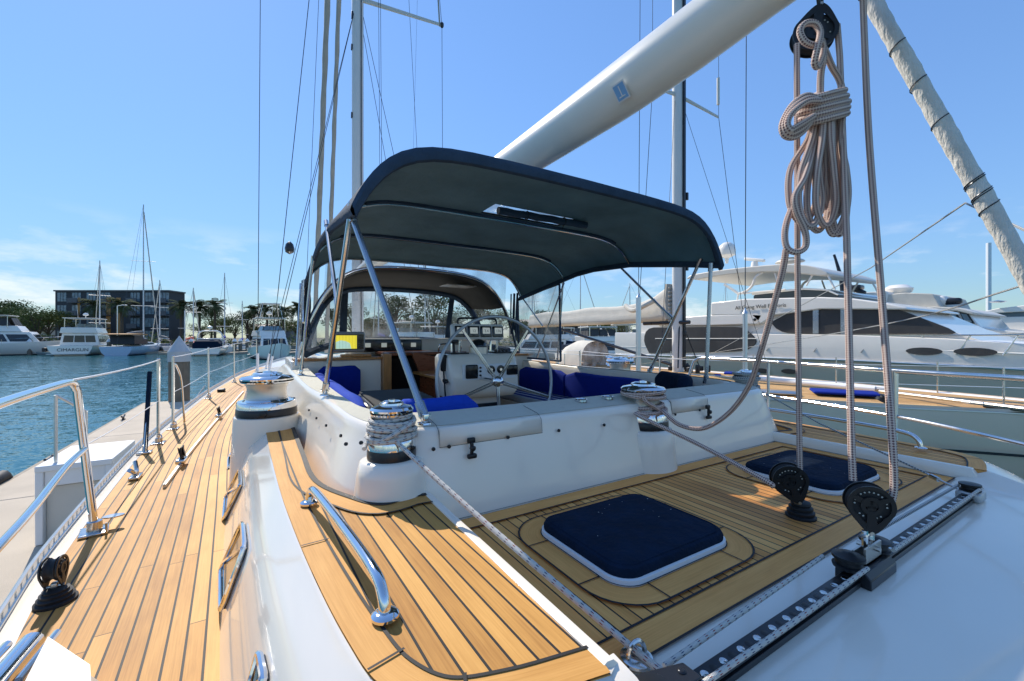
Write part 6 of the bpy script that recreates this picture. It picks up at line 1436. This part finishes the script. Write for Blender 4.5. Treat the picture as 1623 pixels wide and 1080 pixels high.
def motor_boat(loc, L, rz, label, style='fly', hull='yacht_white', group='motor boats in the far berths'):
    rz = rz - VW + math.atan2(loc.y, loc.x)
    r = lempty('motor_boat', loc, label, 'motor boat', group, rz); B = L * .32; h0, h1 = L * .085, L * .14
    lhull(r, L, B, h0, h1, hull, 'boot_black')
    z0 = h0 + .02
    house(r, -L * .28, L * .22, B * .82, B * .70, z0, z0 + L * .11, L * .08, .05); glassband(r, -L * .28, L * .22, B * .82, B * .70, z0, z0 + L * .11, L * .08, .05)
    if style in ('fly', 'canvas', 'fish'):
        zf = z0 + L * .11; house(r, -L * .30, L * .10, B * .78, B * .70, zf, zf + L * .05, L * .03, -.1, 'flybridge')
        if style == 'canvas': glassband(r, -L * .26, L * .06, B * .74, B * .6, zf + L * .05, zf + L * .12, L * .03, .1, 0.05, .95, 'canvas_enclosure', 'shade_mesh', .01)
        else: glassband(r, -L * .05, L * .08, B * .6, B * .5, zf + L * .05, zf + L * .09, L * .03, 0, .05, .95, 'windscreen', 'bld_glass', .01)
        zt = zf + L * (.135 if style != 'fish' else .16)
        mb = MB(); mb.rbox((-L * .12, 0, zt), (L * .30, B * .72, .12), .05); mb.build('hardtop', 'yacht_cream', r)
        mb = MB()
        for x in (-L * .25, L * .02):
            for s in (-1, 1): mb.tube([(x, s * B * .33, zf + L * .03), (x, s * B * .32, zt)], .04, 6)
        mb.build('hardtop_post', 'steel', r)
        mb = MB(); mb.lathe((-L * .12, 0, zt + .06), [(.05, 0), (.06, .4), (.32, .45), (.34, .62), (.2, .8), (.001, .85)], 12); mb.tube([(-L * .2, .5, zt), (-L * .22, .55, zt + 2.0)], .02, 5); mb.build('radar_dome', 'yacht_white', r)
        if style == 'fish':
            mb = MB()
            for x in (-L * .2, L * .0):
                for s in (-1, 1): mb.tube([(x, s * B * .28, zt), (x * .6, s * B * .2, zt + L * .13)], .035, 5)
            mb.rbox((-L * .05, 0, zt + L * .13), (L * .16, B * .45, .1), .04); mb.build('tuna_tower', 'alloy', r)
    else:
        mb = MB(); mb.tube(smooth([(-L * .2, B * .38, z0), (-L * .22, B * .34, z0 + L * .17), (-L * .22, 0, z0 + L * .20), (-L * .22, -B * .34, z0 + L * .17), (-L * .2, -B * .38, z0)], 5), .10, 8); mb.lathe((-L * .22, 0, z0 + L * .2), [(.05, 0), (.05, .3), (.3, .35), (.32, .6), (.001, .75)], 12); mb.build('radar_arch', 'yacht_white', r)
    if style in ('canvas', 'express'):
        mb = MB(); rr = [[(-L * .46, B * .40 * c_, z0 + .02 + L * .075 * s_) for c_, s_ in ((-1, -.6), (-1, .6), (-.8, 1), (.8, 1), (1, .6), (1, -.6))], [(-L * .27, B * .40 * c_, z0 + .02 + L * .10 * s_) for c_, s_ in ((-1, -.6), (-1, .6), (-.8, 1), (.8, 1), (1, .6), (1, -.6))]]; mb.grid(rr); mb.poly(rr[0]); mb.build('cockpit_cover', 'navy_canvas', r)
    else:
        mb = MB(); mb.box((-L * .49, -B * .4, h0 * .9), (-L * .28, B * .4, h0 * .93)); mb.build('cockpit_floor', 'teak_far', r)
    mb = MB(); mb.rbox((-L * .53, 0, .25), (L * .07, B * .8, .1), .03); mb.build('swim_platform', 'yacht_cream', r)
    railing(r, L, B, h0, h1); return r
def sail_boat(loc, L, rz, mh, label, hull='yacht_white', cover='royal_fabric', group='sailing boats in the far berths', lean=0, spread=(.32, .62), mizzen=False):
    rz = rz - VW + math.atan2(loc.y, loc.x); r = lempty('sail_boat', loc, label, 'sailing boat', group, rz); B = L * .28; h0, h1 = L * .085, L * .11; lhull(r, L, B, h0, h1, hull, 'boot_black')
    z = h0; house(r, -L * .18, L * .22, B * .55, B * .45, z, z + L * .04, L * .06, .1, 'coachroof'); glassband(r, -L * .18, L * .22, B * .55, B * .45, z, z + L * .04, L * .06, .1, .3, .75)
    mb = MB(); mb.tube([(L * .08, 0, z), (L * .08 + lean, 0, mh)], .11, 8, r_end=.07); mt = mb.build('mast', 'mast_paint', r)
    mb = MB(); mb.tube([(L * .06, 0, z + L * .12), (-L * .32, 0, z + L * .11)], .08, 8); mb.build('boom', 'mast_paint', r)
    mb = MB(); mb.tube([(L * .05, 0, z + L * .145), (-L * .1, 0, z + L * .14), (-L * .30, 0, z + L * .125)], [.22, .2, .12], 8); mb.build('sail_cover', cover, r)
    for f in spread:
        mb = MB(); mb.tube([(L * .08, -B * .38, mh * f), (L * .08, B * .38, mh * f)], .035, 6); mb.build('spreader', 'mast_paint', mt)
    mb = MB()
    for s in (-1, 1):
        mb.tube([(L * .08, 0, mh * .98), (L * .07, s * B * .38, mh * spread[0]), (L * .06, s * B * .46, h0)], .014, 4)
    mb.tube([(L * .08, 0, mh), (-L * .49, 0, h0)], .014, 4); mb.build('rigging', 'dark_band', r)
    mb = MB(); mb.tube([(L * .09, 0, mh * .95), (L * .48, 0, h1)], .07, 6); mb.build('furled_jib', 'sail_cloth', r)
    mb = MB(); rr = [[(x, B * .3 * c_, z + L * .02 + L * .075 * s_) for c_, s_ in ((-1, 0), (-.95, .7), (-.5, 1), (.5, 1), (.95, .7), (1, 0))] for x in (-L * .20, -L * .10, -L * .05)]; mb.grid(rr); mb.build('spray_hood', cover, r)
    if mizzen:
        mb = MB(); mb.tube([(-L * .33, 0, z), (-L * .33, 0, mh * .62)], .09, 8); mb.tube([(-L * .33, -B * .3, mh * .36), (-L * .33, B * .3, mh * .36)], .03, 5); mb.build('mizzen_mast', 'mast_paint', r)
    return r
def brg(px): u = (px - 811.5) / FPX; return math.atan2(-u * SN + CS, u * CS + SN)   # heading away from the eye
VW = math.atan2(CS, SN)
# left row of the far berths
motor_boat(far(14, WZ, 62), 17.5, VW - R(105), 'white flybridge motor boat at the far left edge, bow towards the right', 'canvas')
b2_ = motor_boat(far(143, WZ, 66), 16.5, VW - R(14), 'white motor yacht with cockpit canvas and a small tender at its stern', 'fly')
text('boat_name', 'CIMARGUN', (-8.27, 1.35, .62), .62, (R(90), 0, R(-90)), 'dark_band', b2_, .01)
rt = lempty('tender_boat', far(103, WZ, 61.5), 'small grey tender lying across the stern of the second motor yacht', 'dinghy', rz=VW - R(98)); lhull(rt, 7.6, 2.1, .45, .75, 'alloy_grey'); mb = MB(); mb.box((-3.2, -.7, .35), (1.6, .7, .42)); mb.rbox((-3.6, 0, .6), (.5, .45, .9), .1); mb.build('outboard_motor', 'black', rt)
mb = MB(); mb.rbox((-.3, 0, .75), (.8, .6, .6), .08); mb.build('console', 'yacht_white', rt)
sb = sail_boat(far(222, WZ, 66), 15, VW - R(20), 24, 'pale blue sailing boat with a tall mast and black stern canopy, below the dark building', 'pale_blue_hull', 'black')
mb = MB(); mb.grid([[(-6.8, y, 3.0) for y in (-1.9, 0, 1.9)], [(-4.5, y, 3.15) for y in (-1.9, 0, 1.9)], [(-2.3, y, 3.0) for y in (-1.8, 0, 1.8)]]); mb.build('stern_awning', 'bld_orange', sb, solid=.04)
mb = MB(); mb.prism([(-5.6, -1.4, 1.6), (-5.4, -1.3, 2.9), (-2.6, -1.3, 2.9), (-2.4, -1.4, 1.6)], (0, 2.8, 0)); mb.build('stern_canopy', 'black', sb)
sail_boat(far(160, WZ, 72), 13, VW + R(8), 16, 'sailing boat whose mast stands in front of the left of the dark building', cover='navy_canvas')
sail_boat(far(256, WZ, 75), 12, VW + R(15), 13, 'sailing boat with a shorter mast just right of the tall one', cover='black')
sail_boat(far(304, WZ, 74), 11, VW - R(15), 11.5, 'small sailing boat between the pile and the dark-covered motor boat', cover='orange_red', mizzen=True)
motor_boat(far(338, WZ, 64), 12.5, VW - R(8), 'motor boat seen from astern with a navy cover over its cockpit', 'express')
sail_boat(far(356, WZ, 76), 12, VW, 14.5, 'sailing boat hidden behind the navy-covered motor boat, mast showing')
motor_boat(far(430, WZ, 52), 14, VW + R(188), 'sport fishing boat with a tuna tower, bow towards us', 'fish')
sail_boat(far(384, WZ, 84), 10, VW, 10, 'far sailing boat left of the tuna tower boat')
# floating piers of the far berths and their white piles
pier = MB()
tag(MB().box((-60, -1.2, -.2), (200, 1.2, .35)).build('far_pier', 'concrete_edge', smooth=0), kind='structure'); o = bpy.data.objects['far_pier']; o.location = far(500, WZ, 77); o.rotation_euler.z = -R(YAW)
def fpile(px, d, top=1.9):
    e = lempty('pier_pile', far(px, WZ, d), 'grey pier pile with a white pointed cap in the far berths', 'piling', 'white-capped piles of the far berths')
    mb = MB(); mb.lathe((0, 0, -1), [(.28, 0), (.28, top + 1)], 10); mb.build('pile_shaft', 'pile', e); mb = MB(); mb.lathe((0, 0, top), [(.33, 0), (.33, .12), (.001, .55)], 10); mb.build('pile_cap', 'white_paint', e)
for px, d in ((47, 62), (173, 62), (283 + 20, 70), (372, 70), (381, 72), (392, 74), (690, 70), (905, 60), (940, 58), (975, 58), (1040, 60)): fpile(px, d)
tag(MB().box((-.3, -7, -.15), (.9, 7, .35)).build('finger_pier', 'concrete_edge', smooth=0), kind='structure'); o = bpy.data.objects['finger_pier']; o.location = far(262, WZ, 69); o.rotation_euler.z = -R(YAW)
for k, px in enumerate((58, 182, 300, 385, 470)):
    q = MB().box((-.8, -5, -.15), (.8, 6, .30)).build('finger_pier', 'concrete_edge', smooth=0); tag(q, kind='structure'); q.location = far(px, WZ, 67); q.rotation_euler.z = -R(YAW)

# boats seen under the neighbour's boom and through the clear windows
motor_boat(far(905, WZ, 62), 12, VW - R(100), 'white motor boat left of the others under the beige sail cover', 'fly')
motor_boat(far(965, WZ, 44), 11, VW - R(62), 'white flybridge motor boat under the middle of the beige sail cover', 'canvas')
motor_boat(far(1012, WZ, 56), 13, VW - R(80), 'white motor boat half hidden behind the grey mast', 'fly', )
motor_boat(far(930, WZ, 75), 12, VW + R(70), 'distant motor boat with its bow turned left, below the trees', 'express')
sail_boat(far(912, WZ, 80), 12, VW - R(90), 17, 'sailing boat whose bare mast stands left under the sail cover')
sail_boat(far(893, WZ, 90), 12, VW + R(90), 16, 'sailing boat with a mast just right of the clear side curtain')
sail_boat(far(1005, WZ, 95), 12, VW + R(80), 15, 'sailing boat far behind the white turnbuckle tube')
motor_boat(far(640, WZ, 50), 13, VW + R(35), 'motor boat seen through the left of the windscreen', 'fly')
motor_boat(far(705, WZ, 56), 12, VW - R(40), 'motor boat seen through the right of the windscreen', 'canvas')
motor_boat(far(850, WZ, 50), 12, VW + R(100), 'motor boat seen through the clear side curtain', 'canvas')
sail_boat(far(602, WZ, 60), 13, VW + R(10), 17, 'sailing boat seen through the windscreen, left', cover='royal_fabric')
sail_boat(far(672, WZ, 64), 12, VW - R(10), 15, 'sailing boat seen through the windscreen, right of the brace', cover='navy_canvas')
sail_boat(far(842, WZ, 70), 12, VW - R(10), 14, 'sailing boat behind the clear side curtain')
sail_boat(far(1150, WZ, 120), 14, VW, 19, 'sailing boat hidden behind the big motor yacht', cover='royal_fabric')
fm = MB(); fm.tube([far(1567, WZ, 60), far(1567, 13.6, 60)], .28, 8); tag(fm.build('far_mast', 'white_paint'), 'lone white mast rising behind the motor yachts at right', 'mast')

# ---------------------------------------------------------------- shore
LZ = WZ + .9
mb = MB()
def camp(px, d): return far(px, 0, d)
nearL = [camp(x, 84) for x in (-1500, -500, 0, 500, 1000, 1500, 2200, 3200)]; farL = [camp(x, 1500) for x in (-1500, -500, 0, 500, 1000, 1500, 2200, 3200)]
mb.grid([[Vector((p.x, p.y, LZ)) for p in nearL], [Vector((p.x, p.y, LZ + .3)) for p in farL]]); tag(mb.build('ground', 'land', smooth=0), kind='structure')
mb = MB(); mb.grid([[Vector((p.x, p.y, WZ - 1)) for p in nearL], [Vector((p.x, p.y, LZ + .02)) for p in nearL]]); w_ = mb.build('seawall', 'seawall', smooth=0, solid=.4); tag(w_, kind='structure')
# dark apartment building on the left
bd = lempty('apartment_building', far(112, LZ, 108), 'dark grey four storey apartment block with glass bays and orange panels, left background', 'building', rz=-R(YAW))
W_, D_, H_ = 25.5, 5.2, 13.6
mb = MB(); mb.box((-4.0, 0, 0), (W_, D_, H_)); mb.build('wall', 'bld_dark', bd)
mb = MB(); mb.box((-4.2, -.3, H_), (W_ + .3, D_, H_ + .35)); mb.build('roof', 'bld_grey', bd)
for s_ in range(4):
    z = .6 + s_ * 3.3
    for j in range(8):
        x = -3.4 + j * 3.8
        if j in (4,): continue
        mb = MB(); mb.box((x, -.06, z + .5), (x + 2.3, 0.02, z + 2.8)); wnd = mb.build('window', 'bld_glass', bd, smooth=0)
        mb = MB(); mb.box((x + .72, -.10, z + .5), (x + .80, -.06, z + 2.8)); mb.box((x + 1.5, -.10, z + .5), (x + 1.58, -.06, z + 2.8)); mb.build('mullion', 'bld_dark', wnd, smooth=0)
        if j % 2: mb = MB(); mb.box((x - .1, -1.3, z + .1), (x + 2.5, -.02, z + .3)); mb.box((x - .1, -1.3, z + .3), (x + 2.5, -1.24, z + 1.3)); mb.build('balcony', 'bld_grey', bd, smooth=0)
for (x0, x1, z0, z1) in ((9.3, 10.4, .5, 12), (11.9, 13.0, .5, 12), (1.9, 2.5, 7, 12)):
    mb = MB(); mb.box((x0, -.12, z0), (x1, -.005, z1)); mb.build('orange_panel', 'bld_orange', bd, smooth=0)
def low_house(px, d, w, h_, dp, m, label, rz=0):
    e = lempty('harbour_building', far(px, LZ, d), label, 'building', rz=-R(YAW) + rz); mb = MB(); mb.box((-w / 2, 0, 0), (w / 2, dp, h_)); mb.build('wall', m, e, smooth=0)
    mb = MB(); mb.prism([(-w / 2 - .4, -.5, h_), (-w / 2 - .4, dp + .5, h_), (-w / 2 - .4, dp / 2, h_ + 1.6)], (w + .8, 0, 0)); mb.build('roof', 'bld_grey' if m != 'bld_grey' else 'bld_beige', e, smooth=0)
    n = max(2, int(w / 4))
    for j in range(n):
        x = -w / 2 + (j + .25) * w / n
        for z in ([1.0] if h_ < 5 else [1.0, 4.2]): mb = MB(); mb.box((x, -.05, z), (x + w / n * .5, .02, z + 1.5)); mb.build('window', 'glass_dark', e, smooth=0)
low_house(425, 135, 14, 4.6, 10, 'bld_grey', 'low grey harbour building behind the palms left of the bimini')
low_house(925, 120, 26, 7, 12, 'bld_beige', 'long beige harbour building seen under the sail cover')
low_house(640, 130, 26, 6, 12, 'bld_beige', 'beige building behind the trees seen through the windscreen')
low_house(870, 110, 18, 5, 10, 'bld_grey', 'grey building seen through the clear side curtain', R(10))
low_house(60, 150, 40, 5, 10, 'bld_beige', 'low beige building behind the bushy trees at the far left')
# street lamp
ll = lempty('street_lamp', far(186, LZ, 86), 'thin grey street lamp in front of the dark building', 'street lamp')
mb = MB(); mb.tube([(0, 0, 0), (0, 0, 8.2)], .09, 8); mb.tube([(0, 0, 8.2), (.9, 0, 8.4)], .06, 6); mb.build('lamp_post', 'alloy', ll); mb = MB(); mb.rbox((1.1, 0, 8.4), (.9, .3, .15), .05); mb.build('lamp_head', 'white_paint', ll)

# trees
def tree(loc, h, w, n, label, leaf='leaf_a', seed=1, group='leafy trees along the far shore', trunk_h=.35, lean=0, leaf_s=.5):
    rnd = random.Random(seed); e = lempty('leafy_tree', loc, label, 'tree', group)
    mb = MB(); mb.tube([(0, 0, 0), (.1 + lean, 0, h * trunk_h), (.2 + lean * 2, .1, h * .7)], [h * .035, h * .026, h * .01], 7)
    cl = []
    for k in range(11):
        a = rnd.uniform(0, 6.28); r_ = w / 2 * math.sqrt(rnd.random()) * .78; z = h * rnd.uniform(trunk_h + .08, .90); f = 1 - .55 * max(0, (z / h - .6) / .4); cl.append((r_ * f * math.cos(a), r_ * f * math.sin(a), z, w * rnd.uniform(.13, .25)))
        c = cl[-1]; mb.tube([(.1 + lean, 0, h * trunk_h * rnd.uniform(.6, 1)), (c[0] * .5, c[1] * .5, (c[2] + h * trunk_h) / 2 + .2), (c[0], c[1], c[2])], [h * .018, h * .010, h * .004], 5)
    mb.build('trunk', 'bark', e)
    mb = MB()
    for k in range(n):
        c = rnd.choice(cl); d = Vector((rnd.gauss(0, 1), rnd.gauss(0, 1), rnd.gauss(0, 1))); d.normalize(); d *= c[3] * rnd.random() ** .4 * 1.1; d.z *= .72
        p = Vector(c[:3]) + d; s = leaf_s * rnd.uniform(.5, 1.2); a = Vector((rnd.gauss(0, 1), rnd.gauss(0, 1), rnd.gauss(0, .6))).normalized(); b = a.orthogonal().normalized() * s * .6; a = a * s
        mb.poly([p - a * .5, p + b * .4, p + a * .5, p - b * .4], [(0, 0)] * 4)
    mb.build('crown', leaf, e, smooth=0); return e
T_ = [tree((0, 0, -500), 9, 10, 1700, 'x', 'leaf_a', 1), tree((0, 0, -500), 8, 9, 1700, 'x', 'leaf_b', 2), tree((0, 0, -500), 10, 8, 1700, 'x', 'leaf_c', 3, trunk_h=.45)]
spots = [(8, 92, 1.02, 0), (35, 96, .95, 1), (58, 90, .92, 0), (78, 94, 1.0, 1), (-30, 95, 1.1, 2), (95, 100, .8, 2), (-90, 98, 1.2, 0), (20, 125, 1.25, 2), (62, 130, 1.1, 0),
         (352, 104, .9, 1), (372, 110, .85, 0), (392, 104, .8, 2), (412, 112, .8, 1), (442, 108, .95, 0), (472, 100, 1.0, 1), (335, 118, 1.0, 2), (320, 112, .75, 1),
         (560, 100, 1.0, 0), (590, 108, 1.1, 1), (625, 96, 1.15, 2), (655, 104, .9, 0), (690, 92, 1.25, 0), (715, 100, 1.0, 1), (755, 104, 1.1, 2), (790, 110, 1.0, 0), (825, 100, .9, 1), (862, 104, .85, 2), (890, 112, .8, 0), (955, 96, .85, 1), (985, 98, .75, 0), (1020, 104, .8, 2), (1100, 120, .8, 0), (530, 110, .9, 2)]
adj = ('low spreading', 'rounded', 'slender')
where = ['behind the motor boat at the far left', 'left of the dark building, second row', 'in front of the far left trees', 'just left of the dark building', 'at the extreme left', 'touching the dark building', 'off the left edge', 'rearmost behind the left trees', 'behind, beside the dark building wall',
         'behind the navy-covered boat', 'right of the middle palms', 'under the three right palms', 'behind the tuna tower boat', 'beside the flybridge of the fishing boat', 'behind the shroud tubes', 'between the middle palms', 'left of the small mast',
         'through the left window edge', 'at the left of the windscreen', 'through the windscreen beside the red stripes', 'left of the steel brace', 'with an open crown in the windscreen', 'at the right of the windscreen', 'behind the wheel pod', 'behind the instrument pod', 'in the clear side curtain', 'right in the side curtain', 'beside the curtain edge', 'under the sail cover, left', 'under the sail cover, middle', 'under the sail cover, right', 'behind the motor yacht', 'behind the port poles']
for k, (px, d, s, t) in enumerate(spots):
    o = copy_tree(T_[t]); o.location = far(px, LZ, d); o.scale = (s, s, s * (1 + .1 * math.sin(k * 3))); o.rotation_euler.z = k * 1.3; o['label'] = '%s green tree %s' % (adj[t], where[k])
for t in T_:
    for c in list(t.children): bpy.data.objects.remove(c)
    bpy.data.objects.remove(t)
def palm(h, seed):
    rnd = random.Random(seed); e = lempty('palm_tree', (0, 0, -500), 'palm', 'palm tree', 'tall palms along the far shore'); mb = MB(); mb.tube([(0, 0, 0), (.1, 0, h * .5), (0, .1, h)], [.34, .26, .30], 8); mb.build('trunk', 'bark', e)
    mb = MB()
    for k in range(34):
        a = rnd.uniform(0, 6.28); el = rnd.uniform(-.5, 1.35); L = rnd.uniform(2.6, 3.6); d = Vector((math.cos(a), math.sin(a), 0)); pts = []; p = Vector((0, 0, h)); ang = el
        for q in range(8): pts.append(p.copy()); p = p + (d * math.cos(ang) + Vector((0, 0, math.sin(ang)))) * (L / 7); ang -= .24
        for q in range(1, 8):
            t = (pts[q] - pts[q - 1]).normalized(); s = t.cross(Vector((0, 0, 1))).normalized(); w = .62 * math.sin(math.pi * (q / 8.5)) + .1
            for sg in (-1, 1):
                for j in (0, .5):
                    b = pts[q - 1].lerp(pts[q], j); mb.poly([b, b + t * .16, b + t * .45 + s * sg * w - Vector((0, 0, .30 * w)), b + t * .30 + s * sg * w * .9 - Vector((0, 0, .30 * w))], [(0, 0)] * 4)
    mb.build('crown', 'palm_leaf', e, smooth=0); return e
PT = [palm(9.2, 1), palm(8.6, 2)]
for k, (px, d, s, w) in enumerate(((150, 100, 1.0, 'in front of the dark building, left one'), (193, 96, 1.05, 'in front of the orange panels'), (287, 94, .92, 'at the right end of the dark building'), (317, 97, 1.0, 'right of the apartment wing'), (341, 97, .98, 'third of the middle palms from the left'), (402, 100, .93, 'left one of the three beside the bimini'), (423, 102, .93, 'middle one of the three above the tuna tower'), (449, 92, .86, 'right one next to the port shrouds'), (473, 96, .9, 'partly behind the bimini frame poles'))):
    o = copy_tree(PT[k % 2]); o.location = far(px, LZ, d); o.scale = (s, s, s); o.rotation_euler.z = k * .9; o['label'] = 'tall palm ' + w
for t in PT:
    for c in list(t.children): bpy.data.objects.remove(c)
    bpy.data.objects.remove(t)
# low shrubs along the seawall: one mass
mb = MB(); rnd = random.Random(6)
for k in range(9000):
    px = rnd.uniform(-60, 1100); d = rnd.uniform(85.5, 92); p = far(px, 0, d); p.z = LZ + rnd.random() ** 1.5 * (1.5 + .9 * math.sin(px * .11) + .6 * math.sin(px * .031)); s = rnd.uniform(.25, .6); a = Vector((rnd.gauss(0, 1), rnd.gauss(0, 1), rnd.gauss(0, .7))).normalized(); b = a.orthogonal().normalized() * s * .6; a = a * s
    mb.poly([p - a * .5, p + b * .5, p + a * .5, p - b * .5], [(0, 0)] * 4)
o = mb.build('shore_shrubs', 'leaf_b', smooth=0); tag(o, 'low green shrubbery massed along the far seawall', 'shrubs', kind='stuff')
